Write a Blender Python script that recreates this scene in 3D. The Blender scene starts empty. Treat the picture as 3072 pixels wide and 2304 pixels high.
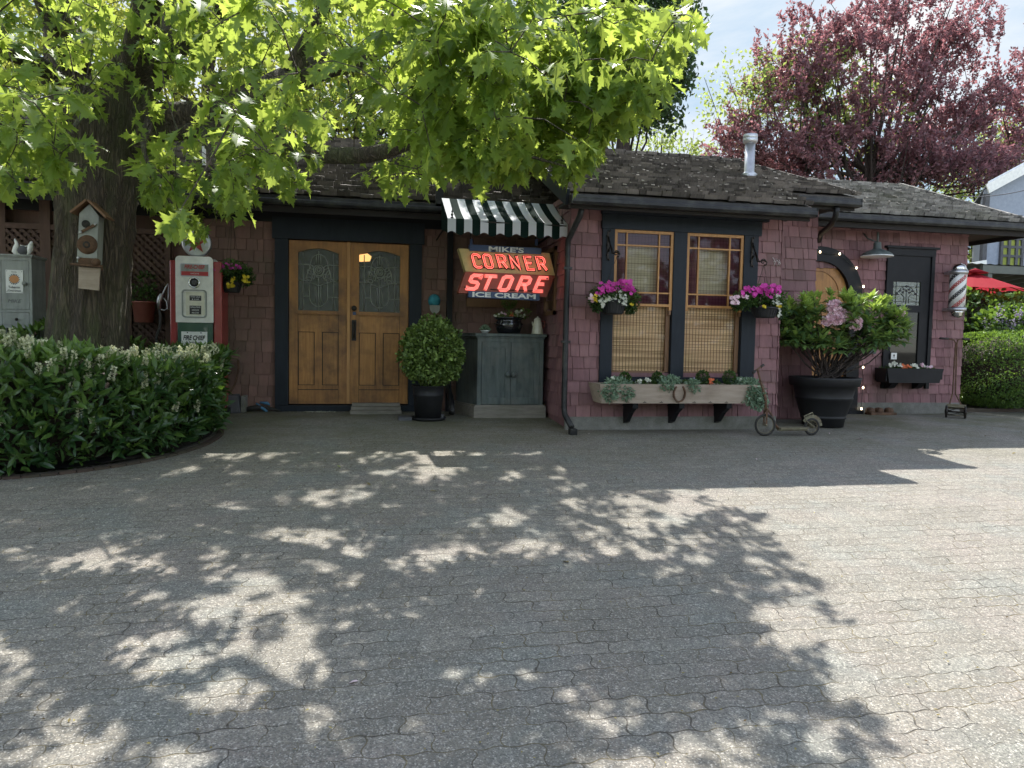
import bpy, math, random
import numpy as np
from mathutils import Vector, Matrix
rad = math.radians
# ------------------------------------------------------------------ camera, sky, sun, exposure
scene = bpy.context.scene
F_PX = 2193.0                      # focal length in photograph pixels (3072 wide)
YAW, PITCH, ROLL = rad(11.5), rad(3.44), 0.018
CAM = np.array([0.0, 0.0, 0.84])
_f0 = np.array([math.sin(YAW), math.cos(YAW), 0.0]); _r0 = np.array([math.cos(YAW), -math.sin(YAW), 0.0]); _z = np.array([0, 0, 1.0])
FWD = _f0 * math.cos(PITCH) - _z * math.sin(PITCH)
_u = _z * math.cos(PITCH) + _f0 * math.sin(PITCH)
RGT = _r0 * math.cos(ROLL) + _u * math.sin(ROLL)
UPV = _u * math.cos(ROLL) - _r0 * math.sin(ROLL)
cam_d = bpy.data.cameras.new('camera'); cam = bpy.data.objects.new('camera', cam_d); scene.collection.objects.link(cam)
cam_d.sensor_width = 36; cam_d.lens = 36 * F_PX / 3072; cam_d.clip_end = 2000; cam_d.clip_start = 0.05
m = Matrix.Identity(4)
for i in range(3):
    m[i][0] = RGT[i]; m[i][1] = UPV[i]; m[i][2] = -FWD[i]; m[i][3] = CAM[i]
cam.matrix_world = m
scene.camera = cam
SUN_EL, SUN_AZ = 52.0, 8.5         # azimuth measured from +Y towards +X
w = bpy.data.worlds.new('World'); scene.world = w; w.use_nodes = True
nt = w.node_tree; sky = nt.nodes.new('ShaderNodeTexSky'); sky.sky_type = 'NISHITA'; sky.sun_disc = False
sky.sun_elevation = rad(SUN_EL); sky.sun_rotation = rad(SUN_AZ)
sky.air_density = 0.75; sky.dust_density = 0.1; sky.ozone_density = 1.3
hs = nt.nodes.new('ShaderNodeHueSaturation'); hs.inputs['Saturation'].default_value = 0.5; nt.links.new(sky.outputs[0], hs.inputs['Color'])
bg = nt.nodes['Background']; nt.links.new(hs.outputs[0], bg.inputs[0]); bg.inputs[1].default_value = 0.15
sd = bpy.data.lights.new('sun', 'SUN'); sd.energy = 2.95; sd.angle = rad(0.55); sd.color = (1.0, 0.965, 0.905)
so = bpy.data.objects.new('sun', sd); scene.collection.objects.link(so)
_s = np.array([math.sin(rad(SUN_AZ)) * math.cos(rad(SUN_EL)), math.cos(rad(SUN_AZ)) * math.cos(rad(SUN_EL)), math.sin(rad(SUN_EL))])
so.rotation_euler = Vector(_s).to_track_quat('Z', 'Y').to_euler(); so.location = (2, 12, 14)
scene.view_settings.view_transform = 'Standard'; scene.view_settings.look = 'None'
scene.view_settings.exposure = 1.8; scene.view_settings.gamma = 1
# ------------------------------------------------------------------ measuring helpers
def ray(px, py): return FWD + (px - 1536) / F_PX * RGT - (py - 1152) / F_PX * UPV
def WP(px, py, Y):
    r = ray(px, py); return CAM + r * ((Y - CAM[1]) / r[1])
def WZ(px, py, d): return CAM + ray(px, py) * d
def gz(x, y):
    t = np.clip(8.9 - y, 0, None)
    return -0.085 - 0.066 * t * t / (t + 0.5) - 0.006 * np.clip(x, 0, 8) * np.clip((y - 4) / 5, 0, 1)
def WG(px, py):
    r = ray(px, py); t = 3.0
    for _ in range(60):
        p = CAM + r * t; t = t + (p[2] - gz(p[0], p[1])) / (-r[2]) * 0.7
    return CAM + r * t
def PJ(P):
    P = np.atleast_2d(P) - CAM
    z = P @ FWD; return 1536 + F_PX * (P @ RGT) / z, 1152 - F_PX * (P @ UPV) / z, z
def RC(x0, y0, x1, y1, Y):         # photo rectangle -> x0,x1,z0,z1 on the plane y=Y
    a = WP(x0, (y0 + y1) / 2, Y)[0]; b = WP(x1, (y0 + y1) / 2, Y)[0]
    c = WP((x0 + x1) / 2, y1, Y)[2]; d = WP((x0 + x1) / 2, y0, Y)[2]
    return a, b, c, d
# ------------------------------------------------------------------ mesh builder
WL = {}
class MB:
    def __init__(s, seed=0): s.V = []; s.F = []; s.T = []; s.M = []; s.n = 0; s.S = []; s.rng = random.Random(seed)
    def add(s, V, F, t=0.5, mi=0, sm=False):
        V = np.asarray(V, float)
        s.V.append(V); b = s.n; s.n += len(V)
        F = [tuple(int(i) + b for i in f) for f in F]
        s.F += F; s.T += [t] * len(F) if np.isscalar(t) else list(t); s.M += [mi] * len(F); s.S += [sm] * len(F)
        return s
    def box(s, x0, x1, y0, y1, z0, z1, t=0.5, mi=0, R=None, c=None):
        V = np.array([[x, y, z] for x in (x0, x1) for y in (y0, y1) for z in (z0, z1)], float)
        if R is not None:
            cc = np.array(c if c is not None else V.mean(0)); V = (V - cc) @ np.array(R).T + cc
        return s.add(V, [(0, 1, 3, 2), (4, 6, 7, 5), (0, 4, 5, 1), (2, 3, 7, 6), (0, 2, 6, 4), (1, 5, 7, 3)], t, mi)
    def bar(s, a, b, w, d, up=(0, 0, 1), t=0.5, mi=0):
        a = np.array(a, float); b = np.array(b, float); ax = b - a; ax /= np.linalg.norm(ax)
        u = np.cross(ax, up)
        if np.linalg.norm(u) < 1e-4: u = np.cross(ax, (0, 1, 0))
        u /= np.linalg.norm(u); v = np.cross(u, ax)
        V = [p + u * i * w / 2 + v * j * d / 2 for p in (a, b) for i, j in ((-1, -1), (1, -1), (1, 1), (-1, 1))]
        return s.add(V, [(3, 2, 1, 0), (4, 5, 6, 7), (0, 1, 5, 4), (1, 2, 6, 5), (2, 3, 7, 6), (3, 0, 4, 7)], t, mi)
    def tube(s, pts, r, n=8, t=0.5, mi=0, closed=False, sm=True, cap=True):
        P = np.array(pts, float); k = len(P); r = np.full(k, r, float) if np.isscalar(r) else np.array(r, float)
        if closed: T = np.roll(P, -1, 0) - np.roll(P, 1, 0)
        else:
            T = np.zeros_like(P); T[1:-1] = P[2:] - P[:-2]; T[0] = P[1] - P[0]; T[-1] = P[-1] - P[-2]
        T /= np.linalg.norm(T, axis=1)[:, None] + 1e-12
        u = np.cross(T[0], (0, 0, 1.0))
        if np.linalg.norm(u) < 0.05: u = np.cross(T[0], (0, 1.0, 0))
        u /= np.linalg.norm(u); V = []; a = np.linspace(0, 2 * math.pi, n, endpoint=False)
        for i in range(k):
            u = u - T[i] * np.dot(u, T[i]); u /= np.linalg.norm(u); v = np.cross(T[i], u)
            V.append(P[i] + r[i] * (np.cos(a)[:, None] * u + np.sin(a)[:, None] * v))
        V = np.concatenate(V); F = []
        for i in range(k if closed else k - 1):
            j = (i + 1) % k
            for q in range(n): F.append((i * n + q, i * n + (q + 1) % n, j * n + (q + 1) % n, j * n + q))
        if not closed and cap: F.append(tuple(range(n - 1, -1, -1))); F.append(tuple((k - 1) * n + q for q in range(n)))
        return s.add(V, F, t, mi, sm)
    def lathe(s, prof, c, n=24, t=0.5, mi=0, sm=True, axis='z', ph=0.0, square=0.0):
        V = []; F = []; k = len(prof)
        for (r, h) in prof:
            for q in range(n):
                a = 2 * math.pi * q / n + ph; p = [r * math.cos(a), r * math.sin(a), h]
                if axis == 'y': p = [p[0], p[2], p[1]]
                if axis == 'x': p = [p[2], p[0], p[1]]
                V.append([c[0] + p[0], c[1] + p[1], c[2] + p[2]])
        for i in range(k - 1):
            for q in range(n): F.append((i * n + q, i * n + (q + 1) % n, (i + 1) * n + (q + 1) % n, (i + 1) * n + q))
        if prof[0][0] > 1e-5: F.append(tuple(range(n - 1, -1, -1)))
        if prof[-1][0] > 1e-5: F.append(tuple((k - 1) * n + q for q in range(n)))
        return s.add(V, F, t, mi, sm)
    def prism(s, poly, o, u, v, nrm, d, t=0.5, mi=0):      # polygon (u,v) extruded by d along nrm
        o, u, v, nrm = (np.array(q, float) for q in (o, u, v, nrm)); k = len(poly)
        A = np.array([o + u * p[0] + v * p[1] for p in poly]); V = np.concatenate([A, A + nrm * d])
        F = [tuple(range(k)), tuple(range(2 * k - 1, k - 1, -1))] + [(i, (i + 1) % k, (i + 1) % k + k, i + k) for i in range(k)]
        return s.add(V, F, t, mi)
    def ball(s, c, r, n=10, k=7, t=0.5, mi=0):
        r = (r, r, r) if np.isscalar(r) else r; V = []; F = []
        for i in range(k + 1):
            th = math.pi * i / k
            for q in range(n):
                a = 2 * math.pi * q / n; V.append([c[0] + r[0] * math.sin(th) * math.cos(a), c[1] + r[1] * math.sin(th) * math.sin(a), c[2] + r[2] * math.cos(th)])
        for i in range(k):
            for q in range(n): F.append((i * n + q, (i + 1) * n + q, (i + 1) * n + (q + 1) % n, i * n + (q + 1) % n))
        return s.add(V, F, t, mi, True)
    def scatter(s, TV, TF, P, X, Z, size, tint, mi=0, sm=False):
        # instances of template (axis x = leaf length, z = normal)
        X = X / (np.linalg.norm(X, axis=1)[:, None] + 1e-9); Y = np.cross(Z, X); Y /= np.linalg.norm(Y, axis=1)[:, None] + 1e-9; Z = np.cross(X, Y)
        TV = np.asarray(TV, float); size = np.broadcast_to(size, (len(P),))
        V = P[:, None, :] + size[:, None, None] * (TV[None, :, 0, None] * X[:, None, :] + TV[None, :, 1, None] * Y[:, None, :] + TV[None, :, 2, None] * Z[:, None, :])
        N = len(P); nv = len(TV); TFa = np.array(TF); b = s.n + np.arange(N) * nv
        Fa = (TFa[None] + b[:, None, None]).reshape(-1, TFa.shape[1])
        s.V.append(V.reshape(-1, 3)); s.n += N * nv
        s.F += [tuple(f) for f in Fa.tolist()]
        s.T += np.repeat(np.broadcast_to(tint, (N,)), len(TF)).tolist(); s.M += [mi] * (N * len(TF)); s.S += [sm] * (N * len(TF))
        return s
    def build(s, name, mats, parent=None, origin=None, bevel=0):
        V = np.concatenate(s.V) if s.V else np.zeros((0, 3))
        me = bpy.data.meshes.new(name)
        if parent is not None: o_ = WL[parent.name]
        elif origin is not None: o_ = np.array(origin, float)
        else: o_ = np.array([(V[:, 0].min() + V[:, 0].max()) / 2, (V[:, 1].min() + V[:, 1].max()) / 2, V[:, 2].min()])
        V = V - o_
        L = np.array([len(f) for f in s.F], dtype=np.int32); flat = np.fromiter((i for f in s.F for i in f), dtype=np.int32, count=int(L.sum()))
        me.vertices.add(len(V)); me.vertices.foreach_set('co', V.astype(np.float32).ravel())
        me.loops.add(len(flat)); me.loops.foreach_set('vertex_index', flat)
        me.polygons.add(len(L)); me.polygons.foreach_set('loop_start', np.concatenate([[0], np.cumsum(L)[:-1]]).astype(np.int32))
        me.polygons.foreach_set('material_index', np.array(s.M, dtype=np.int32)); me.polygons.foreach_set('use_smooth', np.array(s.S, dtype=bool))
        at = me.attributes.new('tint', 'FLOAT', 'FACE'); at.data.foreach_set('value', np.array(s.T, dtype=np.float32))
        me.update(calc_edges=True); me.validate()
        for mm in (mats if isinstance(mats, (list, tuple)) else [mats]): me.materials.append(mm)
        ob = bpy.data.objects.new(name, me); scene.collection.objects.link(ob)
        if parent is not None: ob.parent = parent
        else: ob.location = o_
        WL[ob.name] = o_
        if bevel:
            b = ob.modifiers.new('bevel', 'BEVEL'); b.width = bevel; b.segments = 2; b.limit_method = 'ANGLE'; b.angle_limit = rad(40)
        return ob
def thing(name, label, cat, loc, group=None):
    o = bpy.data.objects.new(name, None); scene.collection.objects.link(o); o.location = tuple(loc); o.empty_display_size = 0.1
    WL[o.name] = np.array(loc, float); tag(o, label, cat, group); return o
def tag(o, label=None, cat=None, group=None, kind=None):
    if label: o['label'] = label
    if cat: o['category'] = cat
    if group: o['group'] = group
    if kind: o['kind'] = kind
    return o
def rotz(a): c, s_ = math.cos(a), math.sin(a); return np.array([[c, -s_, 0], [s_, c, 0], [0, 0, 1]])
def rotx(a): c, s_ = math.cos(a), math.sin(a); return np.array([[1, 0, 0], [0, c, -s_], [0, s_, c]])
def roty(a): c, s_ = math.cos(a), math.sin(a); return np.array([[c, 0, s_], [0, 1, 0], [-s_, 0, c]])
def text_into(mb, s_, o, u, v, size, shear=0.0, bold=0.0, depth=0.004, t=0.5, mi=0, width=None, align='CENTER', sp=1.0):
    cu = bpy.data.curves.new('tmp', 'FONT'); cu.body = s_; cu.size = 1.0; cu.shear = shear; cu.offset = bold; cu.extrude = 0.0; cu.resolution_u = 3
    cu.space_character = sp
    ob = bpy.data.objects.new('tmp', cu); scene.collection.objects.link(ob)
    dg = bpy.context.evaluated_depsgraph_get(); me = ob.evaluated_get(dg).to_mesh()
    V = np.array([list(x.co) for x in me.vertices]); F = [tuple(p.vertices) for p in me.polygons]
    ob.evaluated_get(dg).to_mesh_clear(); bpy.data.objects.remove(ob); bpy.data.curves.remove(cu)
    if len(V) == 0: return
    u = np.array(u, float); v = np.array(v, float); n = np.cross(u, v)
    w0, w1 = V[:, 0].min(), V[:, 0].max(); sx = size if width is None else width / (w1 - w0)
    h0, h1 = V[:, 1].min(), V[:, 1].max(); sy = size / (h1 - h0) if width is not None else size
    X = (V[:, 0] - ((w0 + w1) / 2 if align == 'CENTER' else w0)) * sx; Yy = (V[:, 1] - (h0 + h1) / 2) * sy
    W_ = np.array(o, float) + X[:, None] * u + Yy[:, None] * v + n * depth
    mb.add(W_, F, t, mi)
# ------------------------------------------------------------------ materials
def new_mat(name):
    m_ = bpy.data.materials.new(name); m_.use_nodes = True; n = m_.node_tree.nodes; return m_, n, m_.node_tree.links, n['Principled BSDF']
def mixc(n, l, fac, a, b, mode='MIX'):
    x = n.new('ShaderNodeMix'); x.data_type = 'RGBA'; x.blend_type = mode
    for s_, v in ((x.inputs[0], fac), (x.inputs[6], a), (x.inputs[7], b)):
        if hasattr(v, 'links') or hasattr(v, 'is_linked'): l.new(v, s_)
        elif isinstance(v, (int, float)): s_.default_value = v
        else: s_.default_value = (*v[:3], 1)
    return x.outputs[2]
def math_(n, l, op, a, b=0.0, c=None, clamp=False):
    x = n.new('ShaderNodeMath'); x.operation = op; x.use_clamp = clamp
    for s_, v in zip(x.inputs, (a, b) if c is None else (a, b, c)):
        if isinstance(v, (int, float)): s_.default_value = v
        else: l.new(v, s_)
    return x.outputs[0]
def mrange(n, l, v, a, b, c=0.0, d=1.0):
    x = n.new('ShaderNodeMapRange'); l.new(v, x.inputs[0]); x.inputs[1].default_value = a; x.inputs[2].default_value = b; x.inputs[3].default_value = c; x.inputs[4].default_value = d
    return x.outputs[0]
def noise(n, l, vec, scale, detail=4, rough=0.55, dist=0.0):
    x = n.new('ShaderNodeTexNoise'); x.inputs['Scale'].default_value = scale; x.inputs['Detail'].default_value = detail; x.inputs['Roughness'].default_value = rough
    x.inputs['Distortion'].default_value = dist
    if vec is not None: l.new(vec, x.inputs['Vector'])
    return x.outputs[0]
def coords(n, l, scale=(1, 1, 1), world=False):
    if world: src = n.new('ShaderNodeNewGeometry').outputs['Position']
    else: src = n.new('ShaderNodeTexCoord').outputs['Object']
    mp = n.new('ShaderNodeMapping'); mp.inputs['Scale'].default_value = scale; l.new(src, mp.inputs[0]); return mp.outputs[0]
def surf(name, dark, light, rough=0.7, ns=8.0, nmix=0.5, bump=0.2, bd=0.01, stretch=(1, 1, 1), metal=0.0, stain=None, stain_amt=0.0, stain_scale=2.0, spec=0.5, fine=0.0):
    m_, n, l, p = new_mat(name); c = coords(n, l, stretch)
    nz = noise(n, l, c, ns, 6, 0.6, 0.3); nzr = mrange(n, l, nz, 0.3, 0.7)
    at = n.new('ShaderNodeAttribute'); at.attribute_name = 'tint'; tn = at.outputs['Fac']
    f = math_(n, l, 'ADD', math_(n, l, 'MULTIPLY', tn, 1 - nmix), math_(n, l, 'MULTIPLY', nzr, nmix), clamp=True)
    col = mixc(n, l, f, dark, light)
    if stain is not None:
        sn = noise(n, l, coords(n, l, world=True), stain_scale, 5, 0.65)
        col = mixc(n, l, mrange(n, l, sn, 0.45, 0.7, 0, stain_amt), col, stain)
    if fine:
        fn = noise(n, l, c, ns * 9, 3, 0.7); col = mixc(n, l, mrange(n, l, fn, 0.35, 0.65, 0, fine), col, (0.02, 0.018, 0.015))
    l.new(col, p.inputs['Base Color']); p.inputs['Roughness'].default_value = rough; p.inputs['Metallic'].default_value = metal
    p.inputs['Specular IOR Level'].default_value = spec
    if bump:
        b = n.new('ShaderNodeBump'); b.inputs['Strength'].default_value = bump; b.inputs['Distance'].default_value = bd
        n2 = noise(n, l, c, ns * 3, 6, 0.65); l.new(n2, b.inputs['Height']); l.new(b.outputs[0], p.inputs['Normal'])
    return m_
def leafm(name, dark, light, trans, tf=0.45, rough=0.45, gloss=0.35):
    m_, n, l, p = new_mat(name)
    at = n.new('ShaderNodeAttribute'); at.attribute_name = 'tint'
    col = mixc(n, l, at.outputs['Fac'], dark, light); tcol = mixc(n, l, at.outputs['Fac'], tuple(0.45 * q for q in trans), trans)
    l.new(col, p.inputs['Base Color']); p.inputs['Roughness'].default_value = rough; p.inputs['Specular IOR Level'].default_value = gloss
    tr = n.new('ShaderNodeBsdfTranslucent'); l.new(tcol, tr.inputs[0]); mx = n.new('ShaderNodeMixShader'); mx.inputs[0].default_value = tf
    l.new(p.outputs[0], mx.inputs[1]); l.new(tr.outputs[0], mx.inputs[2]); l.new(mx.outputs[0], n['Material Output'].inputs[0]); return m_
def plain(name, col, rough=0.5, metal=0.0, spec=0.5, emit=None, es=1.0, coat=0.0):
    m_, n, l, p = new_mat(name); c = coords(n, l)
    nz = noise(n, l, c, 14, 5, 0.6)
    l.new(mixc(n, l, mrange(n, l, nz, 0.3, 0.7), tuple(0.86 * q for q in col), tuple(min(1, 1.08 * q) for q in col)), p.inputs['Base Color'])
    p.inputs['Roughness'].default_value = rough; p.inputs['Metallic'].default_value = metal; p.inputs['Specular IOR Level'].default_value = spec; p.inputs['Coat Weight'].default_value = coat
    if emit: p.inputs['Emission Color'].default_value = (*emit, 1); p.inputs['Emission Strength'].default_value = es
    return m_
def glassm(name, tint, refl=0.12, alpha=0.5, rough=0.03, wob=0.0, wscale=40):
    # a pane: part clear, part coloured body, with a Fresnel-like gloss
    m_, n, l, p = new_mat(name)
    p.inputs['Base Color'].default_value = (*tint, 1); p.inputs['Roughness'].default_value = rough; p.inputs['Specular IOR Level'].default_value = 0.05
    tr = n.new('ShaderNodeBsdfTransparent'); tr.inputs[0].default_value = (*[0.4 + 0.6 * q / max(tint) for q in tint], 1)
    mx = n.new('ShaderNodeMixShader'); mx.inputs[0].default_value = 1 - alpha
    gl = n.new('ShaderNodeBsdfGlossy'); gl.inputs['Roughness'].default_value = rough
    mg = n.new('ShaderNodeMixShader'); fr = n.new('ShaderNodeFresnel'); fr.inputs[0].default_value = 1.3
    l.new(math_(n, l, 'ADD', fr.outputs[0], refl, clamp=True), mg.inputs[0])
    l.new(tr.outputs[0], mx.inputs[1]); l.new(p.outputs[0], mx.inputs[2]); l.new(mx.outputs[0], mg.inputs[1]); l.new(gl.outputs[0], mg.inputs[2])
    l.new(mg.outputs[0], n['Material Output'].inputs[0])
    if wob:
        b = n.new('ShaderNodeBump'); b.inputs['Strength'].default_value = wob; b.inputs['Distance'].default_value = 0.01
        l.new(noise(n, l, coords(n, l), wscale, 2), b.inputs['Height']); l.new(b.outputs[0], gl.inputs['Normal']); l.new(b.outputs[0], p.inputs['Normal'])
    return m_
M = {}
M['shingle'] = surf('shingle_paint', (0.125, 0.055, 0.060), (0.33, 0.168, 0.172), 0.75, 5, 0.35, 0.35, 0.004, (6, 6, 1), stain=(0.13, 0.10, 0.075), stain_amt=0.45, stain_scale=1.3)
M['shingle_brown'] = surf('shingle_paint_brown', (0.115, 0.062, 0.048), (0.26, 0.145, 0.115), 0.8, 5, 0.35, 0.35, 0.004, (6, 6, 1), stain=(0.13, 0.105, 0.07), stain_amt=0.6, stain_scale=1.6)
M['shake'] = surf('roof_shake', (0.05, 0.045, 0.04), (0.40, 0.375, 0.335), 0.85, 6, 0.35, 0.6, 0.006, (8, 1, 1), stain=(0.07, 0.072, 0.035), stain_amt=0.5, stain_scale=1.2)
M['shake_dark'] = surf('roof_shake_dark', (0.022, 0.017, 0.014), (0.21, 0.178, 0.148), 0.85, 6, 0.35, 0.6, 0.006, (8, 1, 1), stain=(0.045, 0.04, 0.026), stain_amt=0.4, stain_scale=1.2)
M['navy'] = surf('navy_paint', (0.010, 0.013, 0.018), (0.021, 0.027, 0.036), 0.5, 6, 0.6, 0.15, 0.004, (3, 3, 0.6), spec=0.22)
M['blackpaint'] = surf('black_paint', (0.006, 0.006, 0.008), (0.015, 0.015, 0.017), 0.5, 6, 0.6, 0.15, 0.004, spec=0.22)
M['gutter'] = surf('gutter_paint', (0.008, 0.008, 0.009), (0.022, 0.021, 0.022), 0.42, 5, 0.6, 0.1, 0.003, spec=0.3, stain=(0.14, 0.14, 0.12), stain_amt=0.35, stain_scale=5)
M['soffit'] = surf('soffit_wood', (0.012, 0.010, 0.009), (0.028, 0.022, 0.02), 0.8, 4, 0.5, 0.2, 0.005)
M['doorwood'] = surf('door_wood', (0.24, 0.095, 0.022), (0.52, 0.245, 0.06), 0.5, 4, 0.6, 0.2, 0.003, (9, 9, 0.8), stain=(0.085, 0.038, 0.016), stain_amt=0.75, stain_scale=2.6)
M['sashwood'] = surf('sash_wood', (0.30, 0.13, 0.035), (0.55, 0.28, 0.09), 0.5, 4, 0.5, 0.2, 0.003, (9, 9, 1.2))
M['sashdark'] = surf('sash_wood_dark', (0.13, 0.065, 0.03), (0.24, 0.125, 0.06), 0.55, 4, 0.5, 0.2, 0.003, (9, 9, 1.2))
M['greywood'] = surf('weathered_grey_wood', (0.13, 0.115, 0.095), (0.30, 0.27, 0.225), 0.8, 5, 0.6, 0.35, 0.004, (1, 8, 8), stain=(0.10, 0.10, 0.06), stain_amt=0.4)
M['planterwood'] = surf('pale_planter_wood', (0.26, 0.20, 0.15), (0.44, 0.36, 0.285), 0.75, 4, 0.6, 0.3, 0.004, (1, 6, 8), stain=(0.17, 0.12, 0.08), stain_amt=0.5, stain_scale=3)
M['cabinet'] = surf('worn_green_grey_paint', (0.028, 0.042, 0.040), (0.135, 0.16, 0.15), 0.65, 3.5, 0.75, 0.3, 0.004, (4, 4, 0.7), stain=(0.19, 0.18, 0.15), stain_amt=0.45, stain_scale=4)
M['cupboard'] = surf('worn_grey_paint', (0.20, 0.215, 0.195), (0.36, 0.375, 0.345), 0.6, 4, 0.7, 0.25, 0.004, (4, 4, 0.8), stain=(0.12, 0.12, 0.10), stain_amt=0.4, stain_scale=5)
M['fencewood'] = surf('brown_fence_wood', (0.055, 0.03, 0.02), (0.13, 0.075, 0.05), 0.8, 4, 0.5, 0.3, 0.005, (6, 6, 0.8))
M['concrete'] = surf('concrete', (0.15, 0.145, 0.125), (0.27, 0.26, 0.23), 0.9, 9, 0.7, 0.4, 0.005, stain=(0.09, 0.095, 0.055), stain_amt=0.6, stain_scale=2.5, fine=0.25)
M['blackpot'] = surf('black_plastic_pot', (0.008, 0.008, 0.009), (0.018, 0.018, 0.02), 0.62, 7, 0.7, 0.1, 0.003)
M['glaze'] = plain('black_glaze', (0.01, 0.01, 0.012), 0.12, coat=0.6)
M['terracotta'] = surf('red_glazed_clay', (0.23, 0.07, 0.05), (0.42, 0.16, 0.12), 0.5, 5, 0.7, 0.1)
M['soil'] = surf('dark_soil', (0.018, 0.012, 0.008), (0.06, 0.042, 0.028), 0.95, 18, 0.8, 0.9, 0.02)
M['iron'] = surf('dark_iron', (0.012, 0.011, 0.010), (0.05, 0.038, 0.03), 0.55, 20, 0.7, 0.3, 0.002, metal=0.4)
M['rust'] = surf('rusty_steel', (0.05, 0.028, 0.016), (0.19, 0.105, 0.06), 0.8, 22, 0.8, 0.5, 0.003, metal=0.2)
M['khaki'] = surf('faded_khaki_steel', (0.10, 0.09, 0.05), (0.22, 0.20, 0.13), 0.7, 14, 0.8, 0.3, 0.003, stain=(0.10, 0.05, 0.03), stain_amt=0.6, stain_scale=14)
M['rubber'] = surf('old_rubber', (0.014, 0.013, 0.012), (0.05, 0.046, 0.04), 0.85, 20, 0.7, 0.3, 0.002)
M['galv'] = surf('galvanised_steel', (0.35, 0.36, 0.37), (0.62, 0.63, 0.65), 0.35, 7, 0.7, 0.08, 0.002, metal=0.85, stain=(0.2, 0.17, 0.14), stain_amt=0.3, stain_scale=4)
M['chrome'] = plain('chrome', (0.7, 0.7, 0.7), 0.12, 1.0)
M['white'] = plain('white_enamel', (0.74, 0.73, 0.67), 0.28, coat=0.4)
M['cream'] = plain('cream_enamel', (0.66, 0.63, 0.50), 0.3, coat=0.3)
M['pumpred'] = plain('pump_red', (0.30, 0.035, 0.032), 0.35, coat=0.3)
M['pumpgreen'] = plain('pump_green', (0.018, 0.065, 0.04), 0.35, coat=0.3)
M['signwhite'] = plain('sign_white', (0.72, 0.72, 0.68), 0.4)
M['ink'] = plain('sign_black', (0.02, 0.018, 0.018), 0.5)
M['signred'] = plain('sign_red_print', (0.40, 0.03, 0.03), 0.45)
M['orangeprint'] = plain('sign_orange_print', (0.5, 0.22, 0.07), 0.5)
M['awn_white'] = leafm('awning_white_canvas', (0.62, 0.65, 0.70), (0.78, 0.80, 0.83), (0.72, 0.72, 0.68), 0.28, 0.8, 0.1)
M['awn_dark'] = surf('awning_green_canvas', (0.006, 0.014, 0.012), (0.012, 0.024, 0.02), 1.0, 6, 0.6, 0.1, spec=0.05)
M['signcream'] = plain('sign_mustard_face', (0.50, 0.40, 0.16), 0.4)
M['signbrick'] = plain('sign_brick_face', (0.26, 0.05, 0.025), 0.4)
M['signblue'] = plain('sign_blue_face', (0.028, 0.055, 0.14), 0.4)
M['letterdark'] = plain('sign_letter_green', (0.02, 0.035, 0.02), 0.5)
M['letterred'] = plain('sign_letter_pink', (0.6, 0.16, 0.12), 0.5, emit=(1.0, 0.12, 0.09), es=0.12)
M['neon'] = plain('neon_tube', (0.9, 0.3, 0.25), 0.3, emit=(1.0, 0.115, 0.085), es=0.95)
M['neon2'] = plain('neon_tube_soft', (0.9, 0.4, 0.35), 0.3, emit=(1.0, 0.19, 0.16), es=0.55)
M['bulb'] = plain('lit_bulb', (1, 0.9, 0.7), 0.3, emit=(1.0, 0.78, 0.5), es=3.5)
M['lampwhite'] = plain('lamp_inside', (0.8, 0.8, 0.78), 0.4)
M['capteal'] = surf('teal_cloth', (0.03, 0.20, 0.26), (0.06, 0.34, 0.42), 0.9, 12, 0.6, 0.2)
M['capgrey'] = surf('grey_cloth', (0.22, 0.22, 0.20), (0.34, 0.34, 0.31), 0.9, 12, 0.6, 0.2)
M['umbrella'] = leafm('red_canvas', (0.30, 0.02, 0.03), (0.46, 0.035, 0.05), (0.6, 0.05, 0.07), 0.35, 0.8, 0.1)
M['housegrey'] = surf('grey_stucco', (0.24, 0.27, 0.32), (0.33, 0.37, 0.43), 0.9, 12, 0.6, 0.5, 0.01)
M['houseroof'] = surf('green_grey_metal', (0.09, 0.10, 0.085), (0.17, 0.18, 0.155), 0.6, 4, 0.5, 0.2)
M['curtain'] = plain('yellow_green_curtain', (0.30, 0.34, 0.06), 0.8)
M['lead'] = plain('lead_came', (0.34, 0.35, 0.30), 0.45, 0.2)
M['stone'] = surf('grey_stone', (0.06, 0.06, 0.065), (0.13, 0.13, 0.135), 0.85, 9, 0.7, 0.5, 0.01)
M['brick'] = surf('old_brick', (0.04, 0.026, 0.02), (0.09, 0.058, 0.042), 0.9, 12, 0.5, 0.5, 0.006, stain=(0.06, 0.058, 0.035), stain_amt=0.8)
M['bluecloth'] = plain('blue_rubber', (0.08, 0.22, 0.36), 0.5)
M['string'] = plain('green_wire', (0.012, 0.02, 0.012), 0.6)
M['bone'] = plain('chalk_white', (0.55, 0.48, 0.46), 0.8)
# glass
M['glass_purple'] = glassm('purple_stained_glass', (0.045, 0.014, 0.024), 0.0, 0.28)
M['glass_clear'] = glassm('window_glass', (0.05, 0.05, 0.045), 0.0, 0.93)
M['glass_door'] = glassm('textured_door_glass', (0.055, 0.062, 0.045), 0.05, 0.12, 0.12, 1.0, 60)
M['glass_dark'] = glassm('dark_window_glass', (0.012, 0.012, 0.010), 0.0, 0.02)
M['glass_stain'] = glassm('pale_stained_glass', (0.10, 0.125, 0.09), 0.05, 0.2, 0.1, 0.6, 30)
M['litglass'] = plain('lamp_glow_in_glass', (0.4, 0.25, 0.1), 0.3, emit=(1.0, 0.52, 0.16), es=0.4)
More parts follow.
